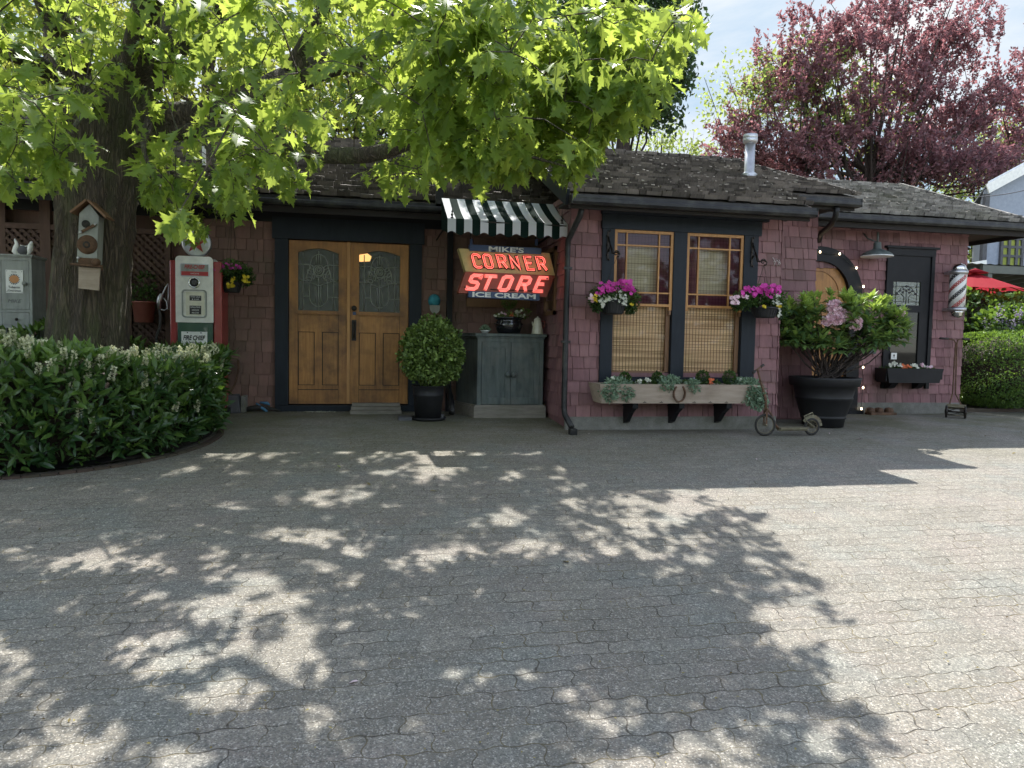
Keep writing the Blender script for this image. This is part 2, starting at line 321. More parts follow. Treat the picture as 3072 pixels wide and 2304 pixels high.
# bamboo blind
def blind_mat():
    m_, n, l, p = new_mat('woven_bamboo_blind'); tc = n.new('ShaderNodeTexCoord').outputs['Object']; sx = n.new('ShaderNodeSeparateXYZ'); l.new(tc, sx.inputs[0])
    fx = math_(n, l, 'FRACT', math_(n, l, 'MULTIPLY', sx.outputs[0], 26.0)); vert = math_(n, l, 'LESS_THAN', fx, 0.22)
    c2 = n.new('ShaderNodeMapping'); c2.inputs['Scale'].default_value = (1.5, 1, 150); l.new(tc, c2.inputs[0])
    sl = noise(n, l, c2.outputs[0], 1.0, 2, 0.5)
    col = mixc(n, l, mrange(n, l, sl, 0.35, 0.65), (0.27, 0.145, 0.065), (0.88, 0.62, 0.38))
    lg = noise(n, l, tc, 3, 3); col = mixc(n, l, mrange(n, l, lg, 0.4, 0.65, 0, 0.35), col, (0.60, 0.34, 0.22))
    col = mixc(n, l, math_(n, l, 'MULTIPLY', vert, 0.85), col, (0.07, 0.035, 0.014))
    l.new(col, p.inputs['Base Color']); p.inputs['Roughness'].default_value = 0.6; return m_
M['blind'] = blind_mat()
def shade_mat():
    m_, n, l, p = new_mat('pale_woven_shade'); tc = n.new('ShaderNodeTexCoord').outputs['Object']; sx = n.new('ShaderNodeSeparateXYZ'); l.new(tc, sx.inputs[0])
    fx = math_(n, l, 'FRACT', math_(n, l, 'MULTIPLY', sx.outputs[0], 26.0)); vert = math_(n, l, 'LESS_THAN', fx, 0.2)
    c2 = n.new('ShaderNodeMapping'); c2.inputs['Scale'].default_value = (2, 1, 120); l.new(tc, c2.inputs[0])
    col = mixc(n, l, mrange(n, l, noise(n, l, c2.outputs[0], 1.0, 2), 0.35, 0.65), (0.24, 0.19, 0.12), (0.44, 0.38, 0.27))
    col = mixc(n, l, math_(n, l, 'MULTIPLY', vert, 0.45), col, (0.10, 0.06, 0.035)); l.new(col, p.inputs['Base Color']); return m_
M['shade'] = shade_mat()
# bark
def bark_mat(name, a, b, moss, ma=0.6):
    m_, n, l, p = new_mat(name); c = coords(n, l, (11, 11, 1.3)); v = n.new('ShaderNodeTexVoronoi'); v.feature = 'DISTANCE_TO_EDGE'; v.inputs['Scale'].default_value = 2.2
    nd = n.new('ShaderNodeTexNoise'); nd.inputs['Scale'].default_value = 1.5; l.new(c, nd.inputs['Vector'])
    va = n.new('ShaderNodeVectorMath'); va.operation = 'MULTIPLY_ADD'; l.new(nd.outputs['Color'], va.inputs[0]); va.inputs[1].default_value = (1.6, 1.6, 1.6); l.new(c, va.inputs[2])
    l.new(va.outputs[0], v.inputs['Vector']); h = mrange(n, l, v.outputs['Distance'], 0.0, 0.35)
    nf = noise(n, l, c, 6, 6, 0.7); hh = math_(n, l, 'ADD', math_(n, l, 'MULTIPLY', h, 0.7), math_(n, l, 'MULTIPLY', nf, 0.5))
    col = mixc(n, l, math_(n, l, 'MULTIPLY', hh, 0.95, clamp=True), a, b)
    mn = noise(n, l, coords(n, l, (2.2, 2.2, 0.5)), 1.6, 5, 0.6); col = mixc(n, l, mrange(n, l, mn, 0.45, 0.62, 0, ma), col, moss)
    l.new(col, p.inputs['Base Color']); p.inputs['Roughness'].default_value = 0.9
    bp = n.new('ShaderNodeBump'); bp.inputs['Strength'].default_value = 0.9; bp.inputs['Distance'].default_value = 0.03; l.new(hh, bp.inputs['Height']); l.new(bp.outputs[0], p.inputs['Normal'])
    return m_
M['bark'] = bark_mat('oak_bark', (0.012, 0.010, 0.007), (0.155, 0.12, 0.085), (0.075, 0.09, 0.032))
M['bark_red'] = bark_mat('plum_bark', (0.02, 0.014, 0.012), (0.08, 0.055, 0.045), (0.05, 0.05, 0.03), 0.2)
# paving
def paving_mat():
    m_, n, l, p = new_mat('wavy_interlocking_pavers'); pos = n.new('ShaderNodeNewGeometry').outputs['Position']
    ld = n.new('ShaderNodeTexNoise'); ld.inputs['Scale'].default_value = 0.5; ld.inputs['Detail'].default_value = 1; l.new(pos, ld.inputs['Vector'])
    lv = n.new('ShaderNodeVectorMath'); lv.operation = 'MULTIPLY_ADD'; l.new(ld.outputs['Color'], lv.inputs[0]); lv.inputs[1].default_value = (0.16, 0.16, 0); l.new(pos, lv.inputs[2])
    jt = n.new('ShaderNodeTexNoise'); jt.inputs['Scale'].default_value = 7; jt.inputs['Detail'].default_value = 2; l.new(pos, jt.inputs['Vector'])
    jv = n.new('ShaderNodeVectorMath'); jv.operation = 'MULTIPLY_ADD'; l.new(jt.outputs['Color'], jv.inputs[0]); jv.inputs[1].default_value = (0.05, 0.03, 0); l.new(lv.outputs[0], jv.inputs[2])
    s_ = n.new('ShaderNodeSeparateXYZ'); l.new(jv.outputs[0], s_.inputs[0]); X, Y = s_.outputs[0], s_.outputs[1]
    RW, RH = 0.225, 0.112
    def tri(v, per, amp): return math_(n, l, 'MULTIPLY', math_(n, l, 'SINE', math_(n, l, 'MULTIPLY', v, 2 * math.pi / per)), amp)
    Y2 = math_(n, l, 'ADD', Y, tri(X, RW / 2, 0.0055)); X2 = math_(n, l, 'ADD', X, tri(Y, RH, 0.010))
    row = math_(n, l, 'DIVIDE', Y2, RH); ri = math_(n, l, 'FLOOR', row); rf = math_(n, l, 'FRACT', row)
    off = math_(n, l, 'MULTIPLY', math_(n, l, 'MODULO', ri, 2.0), 0.5)
    cx = math_(n, l, 'ADD', math_(n, l, 'DIVIDE', X2, RW), off); ci = math_(n, l, 'FLOOR', cx); cf = math_(n, l, 'FRACT', cx)
    dy = math_(n, l, 'MULTIPLY', math_(n, l, 'MINIMUM', rf, math_(n, l, 'SUBTRACT', 1.0, rf)), RH)
    dx = math_(n, l, 'MULTIPLY', math_(n, l, 'MINIMUM', cf, math_(n, l, 'SUBTRACT', 1.0, cf)), RW)
    d = math_(n, l, 'MINIMUM', dx, dy)
    wn = noise(n, l, pos, 3.0, 3); jw = mrange(n, l, wn, 0.38, 0.66, 0.0004, 0.0034)
    joint = mrange(n, l, math_(n, l, 'DIVIDE', d, jw), 0.5, 1.5, 1.0, 0.0)
    cc = n.new('ShaderNodeCombineXYZ'); l.new(ci, cc.inputs[0]); l.new(ri, cc.inputs[1]); wh = n.new('ShaderNodeTexWhiteNoise'); l.new(cc.outputs[0], wh.inputs['Vector'])
    base = mixc(n, l, wh.outputs['Value'], (0.235, 0.212, 0.172), (0.32, 0.292, 0.24))
    tone = noise(n, l, pos, 1.6, 4, 0.6)
    base = mixc(n, l, mrange(n, l, tone, 0.48, 0.66, 0, 0.55), base, (0.34, 0.28, 0.245))
    base = mixc(n, l, mrange(n, l, noise(n, l, pos, 2.3, 3), 0.5, 0.68, 0, 0.5), base, (0.235, 0.27, 0.25))
    # aggregate
    vo = n.new('ShaderNodeTexVoronoi'); vo.inputs['Scale'].default_value = 190; l.new(pos, vo.inputs['Vector'])
    ag = n.new('ShaderNodeSeparateColor'); l.new(vo.outputs['Color'], ag.inputs[0])
    base = mixc(n, l, mrange(n, l, ag.outputs[0], 0.72, 0.9, 0, 0.75), base, (0.62, 0.58, 0.51))
    base = mixc(n, l, mrange(n, l, ag.outputs[1], 0.68, 0.9, 0, 0.7), base, (0.10, 0.10, 0.095))
    vo2 = noise(n, l, pos, 70, 3, 0.8); base = mixc(n, l, mrange(n, l, vo2, 0.40, 0.60, 0.5, 0), base, (0.08, 0.08, 0.075)); vo3 = noise(n, l, pos, 22, 4, 0.75); base = mixc(n, l, mrange(n, l, vo3, 0.40, 0.62, 0.4, 0), base, (0.13, 0.125, 0.11))
    # moss and damp near the shop
    sp = n.new('ShaderNodeSeparateXYZ'); l.new(pos, sp.inputs[0])
    near = mrange(n, l, sp.outputs[1], 5.6, 8.4); mo = noise(n, l, pos, 1.4, 5, 0.65)
    mf = math_(n, l, 'MULTIPLY', near, mrange(n, l, mo, 0.36, 0.6, 0.15, 0.75)); base = mixc(n, l, mf, base, (0.105, 0.105, 0.055))
    jm = noise(n, l, pos, 5, 3); jc = mixc(n, l, mrange(n, l, jm, 0.45, 0.6, 0, 1), (0.05, 0.04, 0.03), (0.17, 0.135, 0.06))
    col = mixc(n, l, math_(n, l, 'MULTIPLY', joint, 0.7), base, jc); l.new(col, p.inputs['Base Color']); p.inputs['Roughness'].default_value = 0.92; p.inputs['Specular IOR Level'].default_value = 0.25
    hgt = math_(n, l, 'ADD', math_(n, l, 'MULTIPLY', joint, -1.0), math_(n, l, 'MULTIPLY', ag.outputs[2], 0.22))
    hgt = math_(n, l, 'ADD', hgt, math_(n, l, 'MULTIPLY', wh.outputs['Value'], 0.25))
    b = n.new('ShaderNodeBump'); b.inputs['Strength'].default_value = 0.7; b.inputs['Distance'].default_value = 0.006; l.new(hgt, b.inputs['Height']); l.new(b.outputs[0], p.inputs['Normal'])
    return m_
M['paving'] = paving_mat()
# leaves
M['oak'] = leafm('oak_leaf', (0.06, 0.13, 0.018), (0.15, 0.25, 0.035), (0.60, 0.74, 0.12), 0.54, 0.45, 0.5)
M['laurel'] = leafm('laurel_leaf', (0.028, 0.075, 0.022), (0.15, 0.25, 0.045), (0.2, 0.36, 0.04), 0.25, 0.32, 0.6)
M['rhodo'] = leafm('rhododendron_leaf', (0.065, 0.14, 0.06), (0.34, 0.48, 0.10), (0.5, 0.65, 0.10), 0.3, 0.4, 0.5)
M['box'] = leafm('boxwood_leaf', (0.05, 0.095, 0.02), (0.27, 0.38, 0.10), (0.25, 0.36, 0.06), 0.3, 0.45, 0.4)
M['silver'] = leafm('silver_leaf', (0.13, 0.21, 0.13), (0.33, 0.43, 0.30), (0.2, 0.3, 0.15), 0.2, 0.7, 0.2)
M['green'] = leafm('basket_leaf', (0.02, 0.05, 0.012), (0.09, 0.16, 0.035), (0.15, 0.28, 0.04), 0.3, 0.5, 0.4)
M['plum'] = leafm('purple_plum_leaf', (0.07, 0.035, 0.042), (0.28, 0.16, 0.175), (0.56, 0.24, 0.26), 0.45, 0.4, 0.6)
M['darktree'] = leafm('dark_tree_leaf', (0.018, 0.04, 0.018), (0.06, 0.11, 0.035), (0.10, 0.18, 0.04), 0.35, 0.5, 0.4)
M['paletree'] = leafm('pale_tree_leaf', (0.12, 0.20, 0.05), (0.30, 0.40, 0.12), (0.55, 0.66, 0.16), 0.5, 0.5, 0.3)
M['goldtree'] = leafm('backlit_tree_leaf', (0.12, 0.17, 0.03), (0.28, 0.34, 0.07), (0.62, 0.66, 0.12), 0.55, 0.5, 0.3)
M['hedge'] = leafm('clipped_hedge_leaf', (0.04, 0.09, 0.025), (0.17, 0.29, 0.05), (0.32, 0.5, 0.06), 0.3, 0.45, 0.4)
M['fl_white'] = leafm('white_petal', (0.55, 0.56, 0.46), (0.80, 0.80, 0.68), (0.7, 0.72, 0.5), 0.25, 0.6, 0.2)
M['fl_cream'] = leafm('cream_blossom', (0.52, 0.54, 0.34), (0.85, 0.84, 0.62), (0.6, 0.62, 0.35), 0.25, 0.7, 0.1)
M['fl_pink'] = leafm('magenta_petal', (0.45, 0.03, 0.26), (0.78, 0.10, 0.50), (0.8, 0.1, 0.45), 0.3, 0.6, 0.2)
M['fl_rose'] = leafm('pale_pink_petal', (0.72, 0.42, 0.50), (0.9, 0.72, 0.76), (0.8, 0.5, 0.55), 0.3, 0.6, 0.2)
M['fl_yellow'] = leafm('yellow_petal', (0.60, 0.42, 0.02), (0.80, 0.64, 0.06), (0.8, 0.6, 0.05), 0.3, 0.6, 0.2)
M['fl_orange'] = leafm('orange_petal', (0.70, 0.13, 0.05), (0.85, 0.28, 0.12), (0.8, 0.25, 0.1), 0.3, 0.6, 0.2)
M['fl_lilac'] = leafm('lilac_blossom', (0.22, 0.19, 0.27), (0.42, 0.37, 0.48), (0.4, 0.35, 0.45), 0.3, 0.6, 0.2)
M['deadleaf'] = leafm('fallen_leaf', (0.06, 0.03, 0.018), (0.40, 0.34, 0.12), (0.3, 0.25, 0.08), 0.2, 0.8, 0.2)
# ================================================================== SETTING
def ground():
    xs = np.concatenate([[-400, -120, -40], np.arange(-14, 16.01, 0.5), [40, 120, 400]]); ys = np.concatenate([[-200, -60, -20], np.arange(-6, 14.01, 0.25), [30, 80, 200, 600]])
    V = [[x, y, gz(x, max(y, -6))] for y in ys for x in xs]; k = len(xs)
    F = [(j * k + i, j * k + i + 1, (j + 1) * k + i + 1, (j + 1) * k + i) for j in range(len(ys) - 1) for i in range(k - 1)]
    mb = MB(); mb.add(V, F, 0.5, 0, True); o = mb.build('paving', M['paving'], origin=(0, 0, 0)); tag(o, kind='structure')
ground()
YD, YB, YW, YC = 9.40, 7.84, 8.56, 9.35      # wall planes: door wall, window bay, side of the bay, cabin
SL = 0.43                                    # roof slope
rng = random.Random(7); nrng = np.random.default_rng(11)

def shingles(mb, o, u, nrm, U, z0, z1, holes=(), e=0.1365, seed=1, top=None):
    """wall of tapered cedar shingles; o = point at u=0,z=0; u along the wall; nrm out of the wall"""
    r = random.Random(seed); o = np.array(o, float); u = np.array(u, float); nrm = np.array(nrm, float); Z = np.array([0, 0, 1.0])
    z = z0; row = 0
    while z < z1:
        zt = min(z + e + 0.02, z1 + 0.02); x = -r.random() * 0.1
        while x < U:
            wd = r.choice([0.075, 0.1, 0.12, 0.14, 0.165, 0.19]) * r.uniform(0.9, 1.1); a = max(x, 0); b = min(x + wd - 0.006, U); x += wd
            if b - a < 0.012: continue
            segs = [(a, b)]
            for (h0, h1, g0, g1) in holes:
                if zt - 0.02 <= g0 or z >= g1 - 0.01: continue
                ns = []
                for (p, q) in segs:
                    if q <= h0 or p >= h1: ns.append((p, q)); continue
                    if p < h0: ns.append((p, h0))
                    if q > h1: ns.append((h1, q))
                segs = ns
            zz = z + r.uniform(-0.005, 0.004); th = r.uniform(0.019, 0.028); ti = min(1, max(0, r.gauss(0.5, 0.28)))
            for (p, q) in segs:
                if q - p < 0.012: continue
                w0 = r.uniform(-0.0015, 0.0015)
                V = [o + u * p + nrm * 0 + Z * zz, o + u * q + Z * zz, o + u * q + nrm * (th + w0) + Z * zz, o + u * p + nrm * th + Z * zz,
                     o + u * p + Z * zt, o + u * q + Z * zt, o + u * q + nrm * 0.004 + Z * zt, o + u * p + nrm * 0.004 + Z * zt]
                mb.add(V, [(0, 3, 2, 1), (3, 7, 6, 2), (0, 4, 7, 3), (1, 2, 6, 5), (4, 5, 6, 7), (0, 1, 5, 4)], ti)
        z += e; row += 1
def shakes(mb, o, u, v, nrm, lo, hi, Vlen, e=0.15, seed=1):
    """roof plane of split shakes. lo(s),hi(s): limits along u at distance s up the slope v"""
    r = random.Random(seed); o, u, v, nrm = (np.array(q, float) for q in (o, u, v, nrm)); s = 0.0
    while s < Vlen:
        x = lo(s) - r.random() * 0.1; wv = [r.uniform(0, 6.28) for _ in range(2)]
        while x < hi(s):
            wd = r.uniform(0.07, 0.2); a = max(x, lo(s)); b = min(x + wd - 0.006, hi(s)); x += wd
            if b - a < 0.02: continue
            s0 = s + r.uniform(-0.022, 0.018) + 0.012 * math.sin(x * 2 + wv[0]); s1 = s0 + e * 1.5; th = r.uniform(0.026, 0.046); l0 = 0.028 + r.uniform(-0.004, 0.008); tw = r.uniform(-0.006, 0.006)
            ti = min(1, max(0, r.gauss(0.45, 0.36)))
            V = [o + u * a + v * s0 + nrm * (l0 - 0.012), o + u * b + v * s0 + nrm * (l0 - 0.012), o + u * b + v * s0 + nrm * (l0 + th + tw), o + u * a + v * s0 + nrm * (l0 + th),
                 o + u * a + v * s1 + nrm * 0.0, o + u * b + v * s1, o + u * b + v * s1 + nrm * 0.012, o + u * a + v * s1 + nrm * 0.012]
            mb.add(V, [(0, 3, 2, 1), (3, 7, 6, 2), (0, 4, 7, 3), (1, 2, 6, 5), (0, 1, 5, 4)], ti)
        s += e * r.uniform(0.93, 1.07)
sl = math.atan(SL); VF = np.array([0, math.cos(sl), math.sin(sl)]); NF = np.array([0, -math.sin(sl), math.cos(sl)]); CS = math.cos(sl)
def roof_deck(mb, pts, th=0.05, t=0.3):
    P = np.array(pts, float); k = len(P); Q = P - np.array([0, 0, th])
    mb.add(np.concatenate([P, Q]), [tuple(range(k)), tuple(range(2 * k - 1, k - 1, -1))] + [(i, i + k, (i + 1) % k + k, (i + 1) % k) for i in range(k)], t)
def debris(mb, o, u, v, nrm, lo, hi, Vlen, cnt, seed):
    r = random.Random(seed); o, u, v, nrm = (np.array(q, float) for q in (o, u, v, nrm))
    for _ in range(cnt):
        s = r.uniform(0, Vlen) ** 1.0; x = r.uniform(lo(s), hi(s)); c = o + u * x + v * s + nrm * 0.075; a = r.uniform(-0.5, 0.5); L = r.uniform(0.01, 0.05)
        d = u * math.cos(a) + v * math.sin(a) * 0.5; wd = r.uniform(0.003, 0.010); e_ = np.cross(nrm, d)
        mb.add([c - d * L / 2 - e_ * wd, c + d * L / 2 - e_ * wd, c + d * L / 2 + e_ * wd + nrm * 0.008, c - d * L / 2 + e_ * wd + nrm * 0.01], [(0, 1, 2, 3)], r.uniform(0.0, 1.0))
M['debris'] = surf('dry_needles', (0.06, 0.05, 0.035), (0.34, 0.30, 0.24), 0.9, 9, 0.3, 0)

# ------------------------------------------------------------------ the store
store = thing('store_building', 'long low maroon shingled store with wooden double door and two tall bay windows', 'building', (0, YD, -0.09))
XL = -7.5
xb0, xb1 = WP(1706, 950, YB)[0], WP(2333, 950, YB)[0]; xw1 = WP(2446, 800, YW)[0]
zE_L, yE_L = 2.42, YD - 0.5                        # left eave edge
zE_B, yE_B = 2.33, YB - 0.42                      # bay eave edge
# walls
dx0, dx1, dz0, dz1 = RC(826, 680, 1263, 1230, YD)
wl = MB(); xs0 = WP(505, 900, YD)[0]
wl.box(XL, xb0 + 0.05, YD + 0.10, YD + 0.2, -0.3, 2.75, 0.4)
shingles(wl, (xs0, YD, 0), (1, 0, 0), (0, -1, 0), xb0 - xs0 + 0.02, -0.04, 2.55, [(dx0 - xs0, dx1 - xs0, -1, dz1)], seed=3)
wl.box(xs0, dx0, YD, YD + 0.10, -0.3, 2.6, 0.3); wl.box(dx1, xb0, YD, YD + 0.10, -0.3, 2.6, 0.3); wl.box(dx0, dx1, YD, YD + 0.1, dz1, 2.6, 0.3)
wl.build('wall', M['shingle_brown'], store)
# return wall on the left of the bay
wr = MB(); wr.box(xb0 + 0.015, xb0 + 0.12, YB + 0.02, YD, -0.3, 2.5, 0.4)
shingles(wr, (xb0 + 0.015, YD, 0), (0, -1, 0), (-1, 0, 0), YD - YB - 0.02, -0.04, 2.45, [], seed=5); wr.build('wall', M['shingle'], store)
# bay front wall
zb_bot = WP(2000, 1250, YB)[2]; fx0, fx1, fz0, fz1 = RC(1800, 655, 2264, 1140, YB)
wb = MB(); wb.box(xb0, xb0 + (fx0 - xb0) + 0.01, YB, YB + 0.1, -0.4, 2.42, 0.3); wb.box(fx1 - 0.01, xb1, YB, YB + 0.1, -0.4, 2.42, 0.3); wb.box(fx0, fx1, YB + 0.001, YB + 0.1, -0.4, fz0 + 0.08, 0.3); wb.box(fx0, fx1, YB + 0.001, YB + 0.1, fz1 - 0.03, 2.42, 0.3)
shingles(wb, (xb0, YB, 0), (1, 0, 0), (0, -1, 0), xb1 - xb0, zb_bot, 2.40, [(fx0 - xb0 + 0.02, fx1 - xb0 - 0.02, fz0 + 0.02, 9)], seed=8)
wb.build('wall', M['shingle'], store)
wb2 = MB(); wb2.box(xb1, xb1 + 0.02, YB + 0.02, YW, -0.4, 2.42, 0.3); shingles(wb2, (xb1 + 0.02, YB, 0), (0, 1, 0), (1, 0, 0), YW - YB, zb_bot, 2.6, seed=9)
shingles(wb2, (xb1, YW, 0), (1, 0, 0), (0, -1, 0), xw1 - xb1, -0.1, 2.72, seed=10); wb2.box(xb1, xw1, YW, YW + 0.1, -0.4, 2.75, 0.3)
shingles(wb2, (xw1, YW, 0), (0, 1, 0), (1, 0, 0), YC - YW + 0.1, -0.1, 2.8, seed=12); wb2.box(xw1 - 0.1, xw1, YW, YC + 0.3, -0.4, 2.8, 0.3)
wb2.build('wall', M['shingle'], store)
wb3 = MB(); wb3.box(xb0 - 0.02, xb1 + 0.01, YB - 0.035, YB + 0.02, -0.5, zb_bot + 0.005, 0.5); wb3.build('base_board', M['concrete'], store)
mk = MB(7)                                           # chalk squiggle on the bay shingles
for a in ((2318, 772, 2326, 786, 2322, 798), (2328, 776, 2336, 790, 2331, 800), (2320, 786, 2332, 782, 2342, 792), (2336, 778, 2340, 786, 2338, 796)):
    mk.tube([WP(a[i], a[i + 1], YB - 0.024) for i in (0, 2, 4)], 0.004, 4, 0.5)
mk.build('chalk_mark', M['bone'], store)
# roofs ---- left part
rf = MB(); zr = 4.0; Lv = (zr - zE_L) / SL / CS
o = np.array([XL, yE_L, zE_L + 0.05]); Wd = xb0 - XL + 0.35
roof_deck(rf, [(XL, yE_L, zE_L + 0.04), (xb0 + 0.35, yE_L, zE_L + 0.04), (xb0 + 0.35, yE_L + (zr - zE_L) / SL, zr + 0.04), (XL, yE_L + (zr - zE_L) / SL, zr + 0.04)])
yr = yE_L + (zr - zE_L) / SL; roof_deck(rf, [(XL, yr, zr + 0.04), (xb0 + 0.35, yr, zr + 0.04), (xb0 + 0.35, yr + 3.7, zE_L), (XL, yr + 3.7, zE_L)])
shakes(rf, o, (1, 0, 0), VF, NF, lambda s: 0, lambda s: Wd, Lv, seed=21); debris(rf, o, (1, 0, 0), VF, NF, lambda s: 0, lambda s: Wd, Lv, 160, 22)
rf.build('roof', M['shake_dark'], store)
# bay roof: hip on the right
rb = MB(); xe0 = xb0 - 0.14; zR = 3.37; yR = yE_B + (zR - zE_B) / SL; LvB = (zR - zE_B) / SL / CS
xg = WP(2436, 640, yE_B)[0]                       # right end of the lower bay eave
sW = (YW - 0.46 - yE_B) / CS                      # where the set-back eave begins
zE_W = zE_B + (YW - 0.46 - yE_B) * SL; yE_W = YW - 0.46; xgw = WP(2570, 600, yE_W)[0]; xRr = WP(2215, 500, yR)[0]
def hiB(s):
    if s < sW: return xg - xe0
    return (xgw - xe0) + (xRr - xgw) * (s - sW) / (LvB - sW)
roof_deck(rb, [(xe0, yE_B, zE_B + 0.04), (xg, yE_B, zE_B + 0.04), (xg, yE_W, zE_W + 0.04), (xgw, yE_W, zE_W + 0.04), (xRr, yR, zR + 0.04), (xe0, yR, zR + 0.04)])
roof_deck(rb, [(xgw, yE_W, zE_W + 0.04), (xgw, yR * 2 - yE_W, zE_W + 0.04), (xRr, yR, zR + 0.04)])
roof_deck(rb, [(xe0, yR, zR + 0.04), (xRr, yR, zR + 0.04), (xgw, yR * 2 - yE_W, zE_W + 0.04), (xe0, yR * 2 - yE_W, zE_W + 0.04)])
oB = np.array([xe0, yE_B, zE_B + 0.05]); shakes(rb, oB, (1, 0, 0), VF, NF, lambda s: 0, hiB, LvB, seed=31)
for i in range(20):                                # ridge and hip caps
    a = i / 20; rb.box(xe0 + (xRr - xe0) * a, xe0 + (xRr - xe0) * (a + 0.056), yR - 0.07, yR + 0.07, zR + 0.08 + 0.006 * (i % 2), zR + 0.115 + 0.006 * (i % 3), rng.random())
    p = np.array([xRr + (xgw - xRr) * a, yR + (yE_W - yR) * a, zR + 0.10 + (zE_W - zR) * a]); q = p + np.array([xgw - xRr, yE_W - yR, zE_W - zR]) * 0.06; rb.bar(p, q, 0.13, 0.03, t=rng.random())
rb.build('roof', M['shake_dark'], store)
dbm = MB(); debris(dbm, oB, (1, 0, 0), VF, NF, lambda s: 0.1, lambda s: hiB(s) - 0.1, LvB, 200, 32); tag(dbm.build('needle_litter', M['debris'], store), kind='stuff')
bg_ = MB(); bg_.bar((xe0 - 0.02, yE_B, zE_B + 0.0), (xe0 - 0.02, yR, zR + 0.0), 0.035, 0.16, t=0.6)   # barge board
bg_.build('barge_board', M['navy'], store)
# gutters
def gutter(name, x0, x1, y, z, parent, seed=0, mat='gutter'):
    g = MB(); pr = [(0, 0), (0, -0.03), (-0.012, -0.045), (-0.012, -0.075), (0.01, -0.10), (0.10, -0.10), (0.10, 0.0), (0.09, 0.0), (0.09, -0.085), (0.02, -0.085), (0.012, -0.005)]
    g.prism([(p[0], p[1]) for p in pr], (x0, y - 0.10, z + 0.02), (0, 1, 0), (0, 0, 1), (1, 0, 0), x1 - x0, 0.5)
    g.box(x0 - 0.004, x0 + 0.002, y - 0.11, y, z - 0.08, z + 0.018, 0.5); g.box(x1 - 0.002, x1 + 0.004, y - 0.11, y, z - 0.08, z + 0.018, 0.5)
    return g.build(name, M[mat], parent)
gutter('gutter', XL, xb0 - 0.17, yE_L, zE_L, store); gutter('gutter', xe0, xg, yE_B, zE_B, store); gutter('gutter', xg - 0.25, xgw, yE_W, zE_W - 0.01, store)
fs = MB(); fs.box(XL, xb0 - 0.2, yE_L + 0.003, yE_L + 0.03, zE_L - 0.15, zE_L + 0.03, 0.4); fs.box(xe0, xg - 0.02, yE_B + 0.003, yE_B + 0.03, zE_B - 0.11, zE_B + 0.03, 0.4); fs.box(xg - 0.03, xgw - 0.02, yE_W + 0.003, yE_W + 0.03, zE_W - 0.12, zE_W + 0.03, 0.4)
fs.box(XL, xb0, yE_L + 0.031, YD + 0.1, zE_L - 0.06, zE_L - 0.03, 0.3); fs.box(xb0 - 0.13, xg - 0.03, yE_B + 0.031, YB + 0.05, zE_B - 0.04, zE_B - 0.012, 0.3); fs.box(xg - 0.05, xgw - 0.04, yE_W + 0.031, YW + 0.9, zE_W - 0.05, zE_W - 0.02, 0.3)
fs.build('soffit', M['soffit'], store)
# downpipes
dp = MB(); a = WP(1716, 655, YB - 0.33); b = WP(1702, 735, YB - 0.12); c = WP(1694, 800, YB - 0.10); xx = c[0]; zf = gz(xx, YB - 0.15)
xx = xb0 - 0.055; dp.tube([(xx + 0.07, YB - 0.36, 2.24), (xx + 0.06, YB - 0.33, 2.16), (xx, YB - 0.10, 1.93), (xx, YB - 0.09, 1.85), (xx, YB - 0.09, 0.10), (xx + 0.005, YB - 0.11, 0.03), (xx + 0.03, YB - 0.30, -0.08)], 0.032, 10)
dp.box(xx + 0.0, xx + 0.075, YB - 0.37, YB - 0.28, zf - 0.01, zf + 0.055, 0.3); dp.box(xx - 0.045, xx + 0.05, YB - 0.12, YB - 0.05, 0.82, 0.845, 0.4); dp.box(xx - 0.045, xx + 0.05, YB - 0.12, YB - 0.05, 1.62, 1.645, 0.4)
dp.build('downpipe', M['gutter'], store)
dp = MB(); dp.tube([WP(2512, 622, yE_W - 0.05), WP(2506, 650, yE_W), WP(2496, 672, YW - 0.1), WP(2463, 700, YW + 0.35), WP(2458, 722, YC - 0.15)], 0.036, 8); dp.build('downpipe', M['gutter'], store)
dp = MB(); q = WP(1358, 1220, YD - 0.12); g0 = WG(1357, 1250); dp.tube([(q[0] - 0.12, YD - 0.1, 0.42), (q[0] - 0.04, YD - 0.25, 0.1), (g0[0], g0[1] + 0.05, g0[2] + 0.05)], [0.035, 0.037, 0.042], 8); dp.build('drain_spout', M['gutter'], store)
# door surround, header, posts
db = MB(); ix0, ix1, iz0, iz1 = RC(866, 726, 1226, 1211, YD)
db.box(dx0, ix0, YD - 0.055, YD + 0.12, -0.2, iz1 + 0.0, 0.5); db.box(ix1, dx1, YD - 0.055, YD + 0.12, -0.2, iz1 + 0.0, 0.5); db.box(dx0 - 0.03, dx1 + 0.03, YD - 0.07, YD + 0.12, iz1 + 0.002, iz1 + 0.26, 0.5)
db.box(dx0 + 0.02, dx1 - 0.02, YD - 0.10, YD + 0.1, -0.2, iz0 - 0.012, 0.3)
db.build('door_surround', M['navy'], store)
pb = MB(); px = WP(1347, 900, YD)[0]; pb.box(px - 0.035, px + 0.035, YD - 0.08, YD, -0.1, 2.36, 0.5); pb.box(XL, xb0, YD - 0.05, YD - 0.025, 2.22, 2.37, 0.4); pb.build('corner_post', M['blackpaint'], store)
